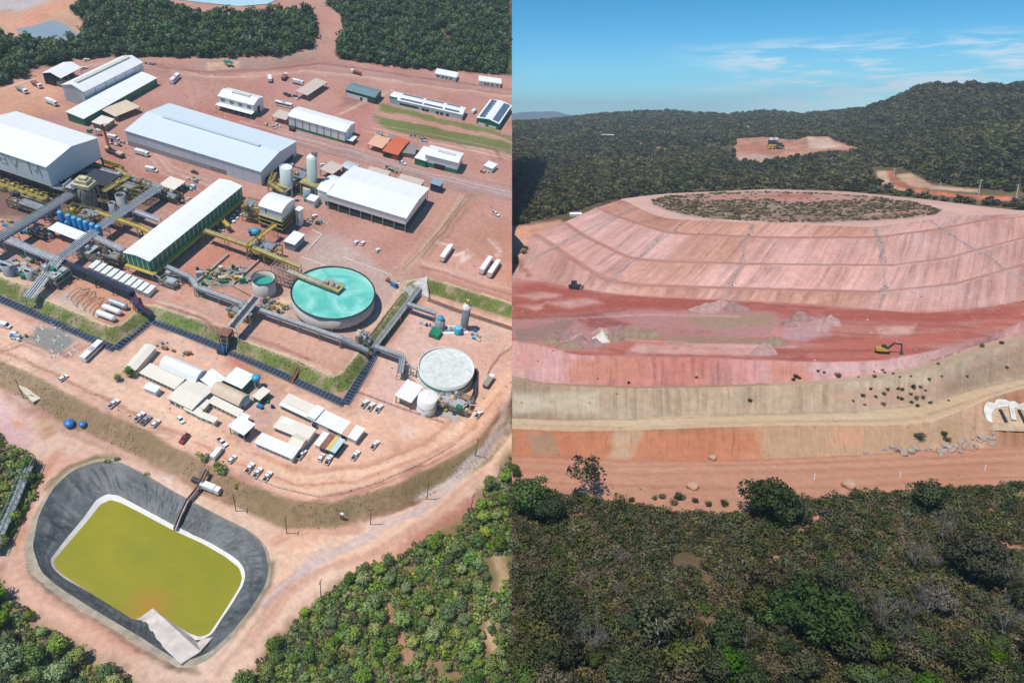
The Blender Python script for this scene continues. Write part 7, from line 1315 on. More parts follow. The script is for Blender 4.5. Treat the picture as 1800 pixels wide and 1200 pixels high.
# ---------------- left side woods
def sample_left(poly, n, dmin, seed, lim=(-60, 1290)):
    g = np.random.default_rng(seed); a = np.array(poly, float); lo = np.maximum(a.min(0), [-70, -70]); hi = np.minimum(a.max(0), [899, 1290]); out = []; pts = []
    G = np.array([gp(x, y)[:2] for x, y in poly]); b0, b1 = G.min(0), G.max(0)
    cand = b0+(b1-b0)*g.random((n*14, 2)); ins = sdist(cand[:, 0], cand[:, 1], G)[1]; cand = cand[ins]; z = zfield(cand[:, 0], cand[:, 1])[0]; P = np.column_stack([cand, z]); q = projL(P); W = np.column_stack([P, np.ones(len(P))]) @ MLn.T
    ok = (q[:, 0] > -70) & (q[:, 1] > -75) & (q[:, 1] < 1290) & (W[:, 0] < -(dmin*.55+(2.6 if dmin == 4.3 else 0))); P = P[ok]; cell = {}
    for p in P:
        k = (int(p[0]//dmin), int(p[1]//dmin))
        if any(np.hypot(*(p[:2]-o[:2])) < dmin for i in (-1, 0, 1) for j in (-1, 0, 1) for o in cell.get((k[0]+i, k[1]+j), ())): continue
        cell.setdefault(k, []).append(p); out.append(p)
        if len(out) >= n: break
    return np.array(out)
TL = [tree('broadleaf_tree', 'tree', 2.7, 4.4, 1.4, 34, 44, .22, LF_L, s) for s in (11, 12, 13)]+[tree('broadleaf_tree', 'tree', 2.3, 4., 1.2, 30, 44, .21, LF_LY, 14)]
BL = [bush('shrub', 'shrub', 1.6, 1.9, 10, 26, .22, LF_L, 21), bush('shrub', 'shrub', 1.4, 1.6, 9, 24, .2, LF_LY, 22)]
DL = thing('bare_tree', 'x', 'tree', (0, 0, 0)); trunk_mb(6, .16, 2.4, 2.6, 5, 7, 5).build('trunk', TWIG, DL)
trail1 = [(862, 975), (900, 975), (880, 1040), (860, 1100), (880, 1170), (860, 1170), (846, 1105), (862, 1040)]; trail2 = [(676, 1040), (686, 1040), (700, 1100), (730, 1160), (715, 1180), (690, 1110)]
def offtrail(P): q = projL(P); return ~(inpoly(q, trail1) | inpoly(q, trail2))
lab = {2: ('bright green leafy tree in the open woods right of the pond road', 'trees of the woods below the outer road'), 3: ('green leafy tree in the dense wood at the bottom left corner', 'trees of the bottom left wood'), 4: ('green tree in the strip of wood along the left edge by the truss', 'trees of the left edge strip')}
NTREE = 0
for fi, n, dm in ((2, 128, 4.6), (3, 34, 5.), (4, 14, 5.)):
    P = sample_left(FOREST_L[fi], n*3, dm, 50+fi); P = P[offtrail(P)] if fi == 2 else P; P = P[:n]; NTREE += len(P)
    for k, p in enumerate(P):
        s = random.uniform(.42, 1.1)*(1.25 if fi == 3 else 1.); plant(TL[k % 4] if random.random() < .8 else TL[3], p, 'L', *lab[fi], scale=s)
P = sample_left(FOREST_L[2], 60, 7, 77); P = P[offtrail(P)]
for k, p in enumerate(P[:46]): plant(BL[k % 2], p, 'L', 'low green shrub between trees in the open woods right of the pond road', 'shrubs of the woods below the outer road', scale=random.uniform(.6, 1.2))
for k, p in enumerate(P[46:54]): plant(DL, p, 'L', 'bare grey-twigged tree among the green woods right of the pond road', 'bare trees of the woods below the outer road', scale=random.uniform(.5, .8))
U = lib('undergrowth', [(1.3, 1.3, .0, 8, 20, .2, LF_L, 31), (1.1, 1.0, .0, 8, 20, .2, LF_LY, 32), (1.5, 1.6, 0, 9, 20, .22, LF_L, 33), (1.2, .9, 0, 8, 18, .2, leafmat('leaf_dry_left', (.16, .15, .06), (.22, .20, .09)), 34)])
Pu = np.vstack([sample_left(FOREST_L[2], 2400, 1.25, 61), sample_left(FOREST_L[3], 420, 1.5, 62), sample_left(FOREST_L[4], 220, 1.5, 63)]); q = projL(Pu); Pu = Pu[offtrail(Pu) | (np.random.default_rng(3).random(len(Pu)) < .05)]
keep = fbm(Pu[:, 0]*.1, Pu[:, 1]*.1, 77, 3) > .33; Pu = Pu[keep]
scatter('undergrowth', 'low green undergrowth filling the woods around the pond road', 'undergrowth', Pu, np.random.default_rng(4).uniform(.5, 1.5, len(Pu)), U, 'L', 4, 5)
FW = lib('far_wood', [(3.4, 5., .6, 12, 16, .62, LF_F, 41), (2.8, 4.4, .5, 10, 16, .58, LF_F, 42), (3.8, 5.4, .8, 13, 16, .66, LF_F, 43)])
Pf = np.vstack([sample_left(FOREST_L[0], 3600, 4.3, 71), sample_left(FOREST_L[1], 3600, 4.3, 72)])
q = projL(Pf); gap = inpoly(q, [(770, 50), (785, 52), (795, 75), (785, 80), (772, 62)]) | (inpoly(q, [(22, 52), (150, 48), (145, 74), (40, 72)])) | inpoly(q, [(45, 85), (60, 88), (82, 106), (64, 114)]); Pf = Pf[~gap]
scatter('distant_wood', 'dense dark green wood beyond the plant yard', 'wood', Pf, np.random.default_rng(6).uniform(.6, 1.3, len(Pf)), FW, 'L', 3, 7)
# small roadside plants by the pond rim and slope
for k, (x, y, s) in enumerate(((362, 808, 1.2), (385, 822, 1.5), (394, 830, 1.1), (352, 802, .9), (205, 808, .7), (188, 812, .8), (165, 820, .7), (257, 834, .6), (150, 828, .6), (414, 856, .6))):
    plant(BL[k % 2], gp(x, y), 'L', 'small green bush on the bank above the pond', 'bushes on the bank above the pond', scale=s)
plant(TL[0], gp(232, 660), 'L', 'brownish tree in the little garden at the camp corner', 'camp garden trees', scale=.8); plant(TL[1], gp(208, 668), 'L', 'green tree in the little garden at the camp corner', 'camp garden trees', scale=.5)
# ---------------- right side
DPX = projR(DUMPV); NW = 84
def gR(px, py):
    d = (DPX[..., 0]-px)**2+(DPX[..., 1]-py)**2; i = np.unravel_index(np.argmin(d), d.shape); return DUMPV[i]
TR = [tree('savanna_tree', 'tree', 2.6, 4.2, 1.6, 38, 64, .155, m, s) for m, s in ((LF_R, 101), (LF_RG, 102), (LF_R, 103), (LF_RB, 104), (LF_RG, 105))]
TG = [tree('savanna_tree', 'tree', 4.6, 7.0, 1.8, 75, 85, .19, m, s, tr=.28, cl=.3) for m, s in ((LF_RG, 111), (LF_R, 112), (LF_RG, 113))]
TO = tree('savanna_tree', 'tree', 2.7, 4.0, 3.2, 22, 40, .16, LF_R, 106, BARKW, .14, hollow=.6); TV = tree('savanna_tree', 'tree', 2.3, 4.2, 1., 36, 60, .16, LF_V, 107)
BR = [bush('scrub_bush', 'shrub', 1.5, 1.8, 14, 44, .12, m, s) for m, s in ((LF_R, 121), (LF_RB, 122), (LF_RG, 123))]
DR = thing('bare_tree', 'x', 'tree', (0, 0, 0)); trunk_mb(6.5, .15, 2.2, 2.7, 6, 8, 8).build('trunk', TWIG, DR)
FIX = [(TO, 1027, 874, 1.55, 'lone open-crowned tree standing on the verge before the orange road'), (TG[0], 1350, 915, 1.2, 'largest round dark green tree at the edge of the orange road'), (TG[2], 1385, 922, .9, 'dark tree crowding the right side of the largest round tree'), (TR[4], 1625, 902, 1.35, 'round dark tree at the scrub edge below the boulders'), (TG[0], 930, 905, 1.1, 'dark tree at the left margin below the road'), (TG[2], 962, 920, .85, 'second dark tree in the clump at the left margin'),
       (TO, 1155, 1152, 1.7, 'tall tree with a pale trunk and thin brownish crown'), (TO, 975, 1140, 1.5, 'pale-trunked tree left of the bare tall tree'), (DR, 1040, 1165, 1.5, 'tall bare pale-stemmed tree in the dark foreground scrub'), (TV, 1275, 1195, 1.25, 'vivid bright green tree at the bottom of the scrub'), (TG[0], 1440, 1135, 1.4, 'broad dark green tree mass at the bottom centre of the scrub'), (TG[2], 1395, 1110, 1., 'green tree at the left of the broad dark tree mass'),
       (TG[1], 1705, 1020, 1.15, 'tall dark green tree between bare grey trees on the right'), (DR, 1765, 1050, 1.7, 'big bare grey tree right of the tall dark tree'), (DR, 1602, 1005, 1.3, 'bare grey tree left of the tall dark tree'), (DR, 1655, 955, 1.3, 'bare pale tree high in the right scrub'), (DR, 1545, 1110, 1.5, 'bare grey tree in the lower right scrub'), (DR, 1760, 1125, 1.4, 'bare tree low at the right margin'), (TR[2], 1330, 1085, 1.2, 'yellow-green tree beside the dirt track'), (TV, 1345, 1098, 1.1, 'lighter green tree at the foot of the dirt track')]
for p, x, y, s, lb in FIX: plant(p, gR(x, y), 'W', lb, None, s*.85) if p.name in USEDV else plant(p, gR(x, y), 'W', lb, 'named trees', s*.85)
for o in COL.objects:
    if o.get('group') in ('named trees', None) and 'group' in o.keys(): del o['group']
def sample_wood(n, dmin, seed, edge=0):
    g = np.random.default_rng(seed); A = DUMPV[:NW]; q = DPX[:NW]; ar = np.linalg.norm(A[1:, :-1]-A[:-1, :-1], axis=-1)*np.linalg.norm(A[:-1, 1:]-A[:-1, :-1], axis=-1); w = (ar/ar.sum()).ravel(); idx = g.choice(w.size, n*16, p=w); r, c = np.unravel_index(idx, ar.shape); u, v = g.random(len(r)), g.random(len(r)); P = A[r, c]+(A[r+1, c]-A[r, c])*u[:, None]+(A[r, c+1]-A[r, c])*v[:, None]; q = projR(P)
    ok = (q[:, 1] < 1330) & (q[:, 0] < 1895) & (P[:, 0] > dmin*.35)
    for poly in ([(990, 905), (1030, 896), (1032, 906), (995, 920)], [(1430, 905), (1455, 893), (1450, 905), (1400, 950), (1350, 1010), (1310, 1060), (1298, 1062), (1340, 1000), (1390, 945)], [(1748, 950), (1800, 962), (1800, 978), (1750, 966)], [(1636, 1020), (1658, 1022), (1650, 1045), (1630, 1042)]): ok &= ~inpoly(q, poly)
    P = P[ok]; out = []; cell = {}
    for p in P:
        k = (int(p[0]//dmin), int(p[1]//dmin))
        if any(np.hypot(*(p[:2]-o[:2])) < dmin for i in (-1, 0, 1) for j in (-1, 0, 1) for o in cell.get((k[0]+i, k[1]+j), ())): continue
        cell.setdefault(k, []).append(p); out.append(p)
        if len(out) >= n: break
    return np.array(out)
P = sample_wood(260, 3.3, 81); q = projR(P); far = np.clip((1200-q[:, 1])/330, 0, 1)
for k, p in enumerate(P[np.argsort(-q[:, 1]+np.random.default_rng(2).normal(0, 60, len(q)))][:92]):
    y = projR(p[None])[0, 1]; s = random.uniform(.5, 1.15)*(1.0 if y > 1040 else .5); plant(TR[(k*7+k//5) % 5] if random.random() < .93 else TV, p, 'W', 'olive green tree in the dark scrubland below the orange road', 'trees of the foreground scrub', s)
P = sample_wood(300, 3.0, 82); q = projR(P)
for k, p in enumerate(P[:170]): plant(BR[k % 3], p, 'W', 'olive-brown bush in the dark scrubland below the orange road', 'bushes of the foreground scrub', random.uniform(.5, 1.1))
LS1, LS2, LS3 = leafmat('leaf_scrub_olive', (.105, .108, .04), (.165, .155, .062)), leafmat('leaf_scrub_brown', (.165, .13, .07), (.22, .175, .10)), leafmat('leaf_scrub_green', (.07, .095, .028), (.125, .15, .045))
g = random.Random(77)
for k in range(15): plant(DR, gR(g.uniform(925, 1790), g.uniform(985, 1195)), 'W', 'bare grey-twigged tree standing in the dark foreground scrub', 'bare trees of the foreground scrub', g.uniform(.6, 1.15))
UR = lib('scrub', [(1.2, 1.1, 0, 9, 22, .14, LS1, 131), (1., .8, 0, 8, 22, .13, LS2, 132), (1.4, 1.3, 0, 9, 22, .15, LS3, 133), (.9, 1., 0, 8, 20, .13, LS2, 134), (1.1, .9, 0, 8, 22, .13, LS1, 135)])
P = sample_wood(5600, .85, 83); q = projR(P); k = (fbm(P[:, 0]*.09, P[:, 1]*.09, 88, 3) > .2); P = P[k]; scatter('scrub_cover', 'low olive and brown scrub covering the foreground slope', 'scrub', P, np.random.default_rng(8).uniform(.45, 1.25, len(P)), UR, 'W', 5, 9)
# bushes on the dump slopes and verge
SB = [(1165, 874, .5), (1196, 876, .8), (1184, 884, .6), (1222, 884, .5), (1110, 880, .5), (1245, 886, .5), (1271, 888, .6), (1150, 876, .4), (1472, 662, .6), (1400, 665, .5), (1395, 668, .4), (1555, 655, .4), (1570, 656, .4), (1530, 684, .5), (1560, 686, .6), (1580, 684, .5), (1605, 682, .7), (1618, 682, .6), (1540, 700, .5), (1578, 700, .5), (1585, 702, .6), (1610, 700, .7), (1602, 708, .6), (1622, 700, .7), (1635, 710, .6), (1500, 706, .4), (1520, 712, .4), (1618, 772, .9), (1660, 765, .6), (1663, 775, .6), (1650, 640, .5), (1725, 608, .5), (1760, 604, .5), (1655, 662, .4), (1700, 664, .3), (1770, 648, .4), (1318, 706, .4), (1105, 674, .3), (1224, 664, .3), (905, 830, .9), (910, 838, .8), (912, 440, 1.2), (904, 430, 1.2), (1590, 875, .4), (1660, 870, .4), (1700, 862, .5), (1730, 872, .4), (1765, 858, .5), (1780, 880, .5), (1690, 890, .5)]
for k, (x, y, s) in enumerate(SB): plant(BR[(k*2) % 3], gR(x, y), 'W', 'lone small bush rooted on a bare dump slope or road verge', 'bushes on the bare slopes', s*(.62 if 1480 < x < 1690 and y < 720 else 1))
g = random.Random(31)
for k in range(22):
    x, y = (g.gauss(1575, 55), g.uniform(680, 718)) if k < 12 else (g.uniform(1350, 1640), g.uniform(650, 668)); plant(BR[k % 3], gR(x, y), 'W', 'lone small bush rooted on a bare dump slope or road verge', 'bushes on the bare slopes', g.uniform(.18, .42))
# low scrub of the planted disc on the dump top
disc = PAINTR[[i for i, p in enumerate(PAINTR) if p[2][0] == (1146, 352)][0]][2]; bare = [PAINTR[i][2] for i, p in enumerate(PAINTR) if p[2][0] in ((1185, 352), (1280, 343), (1350, 381), (1520, 376))]
ti = [i for i, r in enumerate(np.cumsum([0]+[r[4] for r in ROWS[:-1]])) if ROWS[i][0] == 'top'][0]; r0 = sum(r[4] for r in ROWS[:ti]); A = DUMPV[r0:r0+44]; g = np.random.default_rng(12); r_, c_ = g.integers(0, 43, 9000), g.integers(0, NCOL-1, 9000); u = g.random((9000, 1)); P = A[r_, c_]*(1-u)+A[r_+1, c_]*u; P[:, 0] += g.uniform(-.6, .6, 9000); q = projR(P); ok = inpoly(q, disc)
for bpoly in bare: ok &= ~inpoly(q, bpoly) | (g.random(9000) < .12)
P = P[ok][::2]; UD = lib('disc_scrub', [(1., .7, 0, 7, 10, .3, leafmat('leaf_disc', (.13, .12, .065), (.20, .17, .10)), 141), (.8, .5, 0, 6, 10, .26, leafmat('leaf_disc_dry', (.19, .15, .085), (.26, .20, .12)), 142)])
scatter('disc_scrub', 'grey-green low planting on the flat top of the dump', 'scrub', P, g.uniform(.35, 1.0, len(P)), UD, 'W', 2, 13)
# hills
UH = lib('hill_wood', [(3., 4.4, .4, 10, 13, .62, LF_H, 151), (2.6, 3.8, .3, 9, 13, .56, LF_H, 152), (3.4, 4.8, .5, 11, 13, .66, leafmat('leaf_hill_dark', (.052, .07, .03), (.085, .10, .046), big=.006), 153), (2.4, 3., .2, 9, 12, .5, leafmat('leaf_hill_dry', (.135, .125, .07), (.18, .16, .095)), 154)])
A = HILLV; ar = np.linalg.norm(A[1:, :-1]-A[:-1, :-1], axis=-1)*np.linalg.norm(A[:-1, 1:]-A[:-1, :-1], axis=-1); dens = 1/(1+(A[:-1, :-1, 1]/900)**1.5); dens = dens*(HILLPX[:-1, :-1, 1] < 402); ym = A[:-1, :-1, 1]; w = ar*dens; rr = np.arange(w.shape[0])[:, None]; w = w*(rr < 232); w = (w/w.sum()).ravel(); g = np.random.default_rng(20); NH = 52000
idx = g.choice(w.size, NH, p=w); r_, c_ = np.unravel_index(idx, ar.shape); u, v = g.random((NH, 1)), g.random((NH, 1)); P = A[r_, c_]+(A[r_+1, c_]-A[r_, c_])*u+(A[r_, c_+1]-A[r_, c_])*v; q = projR(P); ok = P[:, 0] > 1.5
for c, fe, poly in PAINTR:
    a = np.array(poly)
    if a[:, 1].max() < 430 and not (a[:, 1].min() > 330 and a[:, 0].min() > 1000) and poly[0] not in ((930, 240), (1630, 155), (1660, 280)): ok &= ~inpoly(q, [(x, y) for x, y in poly])
ok &= ~inpoly(q, [(900, 398), (950, 388), (1060, 357), (1100, 349.5), (1350, 331.5), (1490, 336), (1620, 349), (1720, 361.5), (1810, 371), (1960, 353), (1960, 480), (900, 480)])
ok &= ~inpoly(q, [(1528, 294), (1585, 294), (1645, 324), (1815, 340), (1815, 360), (1690, 354), (1590, 344), (1540, 324)])
ok &= (fbm(P[:, 0]*.01, P[:, 1]*.01, 93, 4)+.3*g.random(NH)) > .485
P = P[ok]; P[:, 2] -= .3; S = g.uniform(.5, 1.25, len(P))*(.95+np.clip((P[:, 1]-700)/2200, 0, .7))
scatter('hill_wood', 'dense dark woodland covering the hills behind the dump', 'wood', P, S, UH, 'W', 4, 21, .1)

# ---------------- loose stones, clods and tufts that nobody could count
def stone_lib(nm, mats):
    c = bpy.data.collections.new(nm)
    for i, m in enumerate(mats):
        bm = bmesh.new(); bmesh.ops.create_icosphere(bm, subdivisions=1, radius=1); gg = random.Random(i+3)
        for v in bm.verts: v.co = Vector((v.co.x*gg.uniform(.7, 1.3), v.co.y*gg.uniform(.7, 1.2), v.co.z*gg.uniform(.4, .8)))
        me = bpy.data.meshes.new(nm); bm.to_mesh(me); bm.free(); me.materials.append(m); o = bpy.data.objects.new(nm+str(i), me); c.objects.link(o)
    return c
g = np.random.default_rng(40); nrow = DUMPV.shape[0]; A = DUMPV; ar = np.linalg.norm(A[1:, :-1]-A[:-1, :-1], axis=-1)*np.linalg.norm(A[:-1, 1:]-A[:-1, :-1], axis=-1); ar[:NW-2] = 0; ar[nrow-60:] = 0; w = (ar/ar.sum()).ravel(); ix = g.choice(w.size, 16000, p=w); r_, c_ = np.unravel_index(ix, ar.shape); u = g.random((len(r_), 1)); v = g.random((len(r_), 1)); P = A[r_, c_]+(A[r_+1, c_]-A[r_, c_])*u+(A[r_, c_+1]-A[r_, c_])*v; k = fbm(P[:, 0]*.08, P[:, 1]*.08, 91, 4) > .47; P = P[k]
scatter('loose_stones', 'loose stones and clods littering the dump slopes and floor', 'stones', P, g.uniform(.06, .2, len(P))*np.where(g.random(len(P)) < .04, 2.4, 1), stone_lib('stone', [mat('clod_pink', (.44, .30, .25), .95, 0, .3, 1.), mat('clod_brown', (.28, .17, .12), .95, 0, .3, 1.), mat('clod_pale', (.52, .42, .35), .95, 0, .2, 1.)]), 'W', 3, 41, .4)
lo_, hi_ = np.array([-330, 110]), np.array([-5, 420]); P = lo_+(hi_-lo_)*g.random((26000, 2)); z, d1, d2, d3, i3 = zfield(P[:, 0], P[:, 1]); q = projL(np.column_stack([P, z])); W4 = np.column_stack([P, z, np.ones(len(P))]) @ MLn.T
ok = (q[:, 0] > -20) & (W4[:, 0] < -.6) & (q[:, 1] < 1000) & ~i3
for poly in FOREST_L: ok &= ~inpoly(q, poly)
bank = ok & (d1 > .8) & (d1 < WUP-.3); Pg = np.column_stack([P, z])[bank]
lo2 = np.array([-330, 150]); more = lo2+(np.array([0, 330])-lo2)*g.random((90000, 2)); z2, e1, e2, e3, j3 = zfield(more[:, 0], more[:, 1]); b2 = (e1 > .8) & (e1 < WUP-.3); Pm = np.column_stack([more, z2])[b2]; Pg = np.vstack([Pg, Pm]); W4g = np.column_stack([Pg, np.ones(len(Pg))]) @ MLn.T; qg = projL(Pg); Pg = Pg[(W4g[:, 0] < -.6) & (qg[:, 0] > -20) & (fbm(Pg[:, 0]*.3, Pg[:, 1]*.3, 9) > .3)][:9000]
GT = lib('tuft', [(.55, .5, 0, 4, 9, .16, leafmat('grass_a', (.19, .25, .06), (.29, .34, .10)), 171), (.5, .35, 0, 4, 8, .16, leafmat('grass_b', (.25, .25, .09), (.36, .34, .15)), 172)])
scatter('bank_grass', 'ragged grass growing on the terrace banks of the plant', 'grass', Pg, g.uniform(.2, .5, len(Pg)), GT, 'L', 2, 43)
more = np.array([-330, 110])+(np.array([325, 300]))*g.random((60000, 2)); zz, f1, f2_, f3, k3 = zfield(more[:, 0], more[:, 1]); qq = projL(np.column_stack([more, zz])); W5 = np.column_stack([more, zz, np.ones(len(more))]) @ MLn.T; okm = (f2_ > 1) & (f2_ < WLOW) & (W5[:, 0] < -.6) & (qq[:, 0] > -20) & (qq[:, 1] < 1000) & ~k3
P = np.vstack([P, more[okm]]); z = np.concatenate([z, zz[okm]]); ok = np.concatenate([ok, np.ones(okm.sum(), bool)]); d1 = np.concatenate([d1, f1[okm]]); d2 = np.concatenate([d2, f2_[okm]])
low = ok & (d2 > 1) & (d2 < WLOW) & (fbm(P[:, 0]*.1, P[:, 1]*.1, 19, 3) > .45); Pl = np.column_stack([P, z])[low]; scatter('dry_grass', 'dry grass tufts on the lower earth slope above the pond road', 'grass', Pl, g.uniform(.15, .45, len(Pl)), lib('dry_tuft', [(.6, .5, 0, 4, 9, .17, leafmat('grass_c', (.32, .27, .15), (.42, .36, .22)), 173), (.6, .5, 0, 4, 9, .17, leafmat('grass_d', (.24, .23, .10), (.32, .29, .15)), 174)]), 'L', 2, 44)
flat = ok & (d1 <= 0) | (ok & (d1 >= WUP) & (d2 <= 0)); Ps = np.column_stack([P, z])[flat]; kk = fbm(Ps[:, 0]*.06, Ps[:, 1]*.06, 55, 4) > .5; Ps = Ps[kk][:7000]
scatter('yard_rubble', 'stones, scrap and rubble lying about the plant yards', 'rubble', Ps, g.uniform(.08, .26, len(Ps))*np.where(g.random(len(Ps)) < .05, 2.6, 1), stone_lib('rubble', [mat('rubble_pink', (.60, .45, .37), .95, 0, .3, 1.), mat('rubble_brown', (.22, .13, .10), .95, 0, .3, 1.), mat('rubble_pale', (.72, .66, .60), .9, 0, .2, 1.), mat('rubble_grey', (.25, .25, .26), .8, 0, .3, 1.)]), 'L', 4, 45, .4)
HAZE = 1.4e-4
# ================================================================== THINGS ON THE DUMP SIDE
def excavator(P, yaw, label):
    t = thing('excavator', label, 'excavator', P, yaw, 'W')
    for s in (-1, 1): b = MB(); b.extr([(-1.9, .15), (-1.6, 0), (1.6, 0), (1.9, .15), (2., .5), (1.7, .85), (-1.7, .85), (-2., .5)], s*1.05-.3, s*1.05+.3); b.build('track', RUBBER, t)
    b = MB(); b.bx(-1., 1., -.8, .8, .5, .95); b.build('undercarriage', DSTEEL, t); b = MB(); b.extr([(-2.6, 1.), (1.1, 1.), (1.1, 1.5), (-.2, 1.9), (-2.5, 2.1), (-2.7, 1.6)], -1.3, 1.3); b.build('body', mat('machine_yellow', (.62, .40, .04), .6, 0, .35), t)
    b = MB(); b.extr([(-.4, 1.5), (1.25, 1.5), (1.3, 2.1), (.9, 2.9), (-.4, 2.9)], .35, 1.3); b.build('cab', mat('cab_dark', (.05, .05, .055), .2), t)
    b = MB(); b.beam((.9, -.1, 1.5), (3.2, -.1, 3.9), .5, .55); b.beam((3.2, -.1, 3.9), (5.6, -.1, 3.6), .45, .5); b.build('boom', DSTEEL, t); b = MB(); b.beam((5.5, -.1, 3.8), (5.9, -.1, 1.2), .4, .45); b.build('stick', DSTEEL, t); b = MB(); b.extr([(5.4, .3), (6.5, .2), (6.4, 1.1), (5.7, 1.3)], -.7, .5); b.build('bucket', mat('bucket_steel', (.10, .09, .09), .6), t); b = MB(); b.cyl((1.4, -.1, 1.4), (3., -.1, 3.2), .14, n=6); b.cyl((3.6, -.1, 4.2), (5.3, -.1, 4.1), .12, n=6); b.build('ram', LSTEEL, t); return t
P = gR(1552, 621); place(excavator(P, 0, 'yellow excavator with dark boom reaching over the red working floor'), P, D(-12), 'W', .8)
P = gR(1012, 507); t = thing('bulldozer', 'dark bulldozer working alone at the left of the red floor', 'bulldozer', P, D(-25), 'W', scale=.95); bd = mat('machine_grime', (.07, .05, .045), .7, 0, .4)
for s in (-1, 1): b = MB(); b.extr([(-2.4, .2), (-2, 0), (1.8, 0), (2.2, .3), (2.1, .9), (-2.2, 1.)], s*1.2-.3, s*1.2+.3); b.build('track', RUBBER, t)
b = MB(); b.bx(-2.2, 2., -.9, .9, .6, 1.9); b.build('body', bd, t); b = MB(); b.bx(-1.8, .1, -.85, .85, 1.9, 3.3); b.build('cab', mat('cab_navy', (.03, .05, .08), .3), t); b = MB(); b.bx(2.5, 2.8, -1.9, 1.9, .1, 1.6); b.beam((2.5, -1.2, .6), (-.5, -1.2, .8), .25); b.beam((2.5, 1.2, .6), (-.5, 1.2, .8), .25); b.build('blade', mat('blade_steel', (.35, .32, .28), .5, .3), t); b = MB(); b.bx(-3., -2.2, -.6, .6, .4, 1.5); b.build('ripper', bd, t)
# survey / light poles on the far track
for k, (x, y, h, lb) in enumerate(((1571, 312, 8, 'pale pole at the bend of the red hill track'), (1612, 330, 7, 'pale pole on the shoulder left of the right-hand pylon'), (1651, 335, 6, 'short pale pole beside the red hill track'), (1719, 343, 11, 'tall pale pole with crossarm beside the red hill track'), (1785, 350, 10, 'tall pale pole at the right end of the red hill track'), (1393, 331, 5, 'thin pole on the far rim of the dump top'))):
    d = (HILLPX[..., 0]-x)**2+(HILLPX[..., 1]-y)**2; i = np.unravel_index(np.argmin(d), d.shape); P = HILLV[i]; t = thing('power_pole', lb, 'pole', P, 0, 'W', 'pale poles along the hill track'); b = MB(); b.cyl((0, 0, -.5), (0, 0, h), .28, .2, n=7); b.build('post', mat('pale_pole', (.62, .60, .58), .8), t)
    if h > 7: b = MB(); b.beam((-1.6, 0, h-.7), (1.6, 0, h-.7), .3); b.build('crossarm', LSTEEL, t)
def hillp(x, y): d = (HILLPX[..., 0]-x)**2+(HILLPX[..., 1]-y)**2; return HILLV[np.unravel_index(np.argmin(d), d.shape)]
P = hillp(1362, 262); s = P[1]/1500.; t = thing('crushing_plant', 'small dark and yellow crushing plant with two white bins in the hillside clearing', 'plant', P, 0, 'W', scale=s)
for x in (-11, -1): b = MB(); b.bx(x-3.5, x+3.5, -3, 3, 18, 23); b.build('bin', WP, t); b = MB(); b.bx(x-4.2, x+4.2, -3.5, 3.5, 9, 18); b.build('bin_frame', DSTEEL, t)
b = MB(); b.bx(-16, 4, -4, 4, 7, 9.5); b.build('deck', YEL, t); b = MB()
for x in (-15, -8, -1, 6, 12, 18): b.beam((x, -3, -3), (x, -3, 9), 1.); b.beam((x, 3, -3), (x, 3, 9), 1.)
b.build('leg', YEL, t); b = MB(); b.bx(0, 16, -4, 4, 1, 9); b.bx(4, 12, -4, 4, 9, 13); b.build('crusher', DSTEEL, t); b = MB(); b.beam((2, -5, 6), (22, -6, 0), 1.6); b.beam((8, -5, 12), (-4, -5, 16), 1.2); b.build('conveyor', OCHRE, t); b = MB(); b.bx(18, 24, -3, 3, 0, 3); b.bx(28, 33, -3, 3, 0, 2.6); b.bx(38, 41, -2, 2, 0, 2.4); b.build('site_hut', WP, t)
for x, y, w, d, h, lb in ((1012, 380, 8, 4, 1.4, 'long white shed roof just behind the left rim of the dump'), (1068, 243, 22, 12, 5, 'tiny white building in a clearing on the far hills')):
    P = hillp(x, y); t = thing('white_shed', lb, 'shed', P, D(8), 'W'); b = MB(); b.bx(-w/2, w/2, -d/2, d/2, -1, h); b.build('wall', WP, t); b = MB(); roofskin(b, w, [(-d/2, h), (0, h+1), (d/2, h)], .4, .2, .03, -w/2); b.build('roof', WHITER, t)
# boulders along the toe of the orange slope
def rock(name, seed, m):
    bm = bmesh.new(); bmesh.ops.create_icosphere(bm, subdivisions=2, radius=1); g = random.Random(seed)
    f = [(Vector((g.gauss(0, 1), g.gauss(0, 1), g.gauss(0, 1))).normalized(), g.uniform(.55, .9)) for _ in range(11)]
    for v in bm.verts:
        for n, d in f:
            k = v.co.dot(n)
            if k > d: v.co -= n*(k-d)
        v.co *= 1+g.uniform(-.05, .05)
    me = bpy.data.meshes.new(name); bm.to_mesh(me); bm.free(); me.materials.append(m); o = bpy.data.objects.new(name, me); COL.objects.link(o); return o
RK = mat('pink_boulder', (.46, .35, .29), .9, 0, .35, .8); protos = [rock('boulder', s, RK) for s in (1, 2, 3, 4)]; g = random.Random(9); k = 0
spots = [(1608, 790), (1617, 791), (1628, 790), (1572, 791), (1580, 788), (1556, 792), (1520, 796), (1530, 798), (1602, 793), (1588, 797), (1634, 788)]+[(g.uniform(1648, 1755), 0) for _ in range(46)]
for x, y in spots:
    if y == 0: c = 792-(x-1648)*.21; y = c+g.gauss(0, 6)
    P = gR(x, y); o = protos[k] if k < 4 else protos[k % 4].copy()
    if k >= 4: COL.objects.link(o)
    s = g.uniform(.35, .85)*(1.4 if x < 1640 else 1); o.matrix_world = Matrix.Translation(Vector(P)+Vector((0, 0, s*.25))) @ Matrix.Rotation(g.uniform(0, 6), 4, 'Z') @ Matrix.Rotation(g.uniform(0, 2), 4, 'X') @ Matrix.Diagonal((s*1.2, s, s*.85, 1)); tag(o, 'pale pink boulder in the tumbled row at the slope foot above the orange road', 'boulder', 'boulders at the foot of the slope'); k += 1
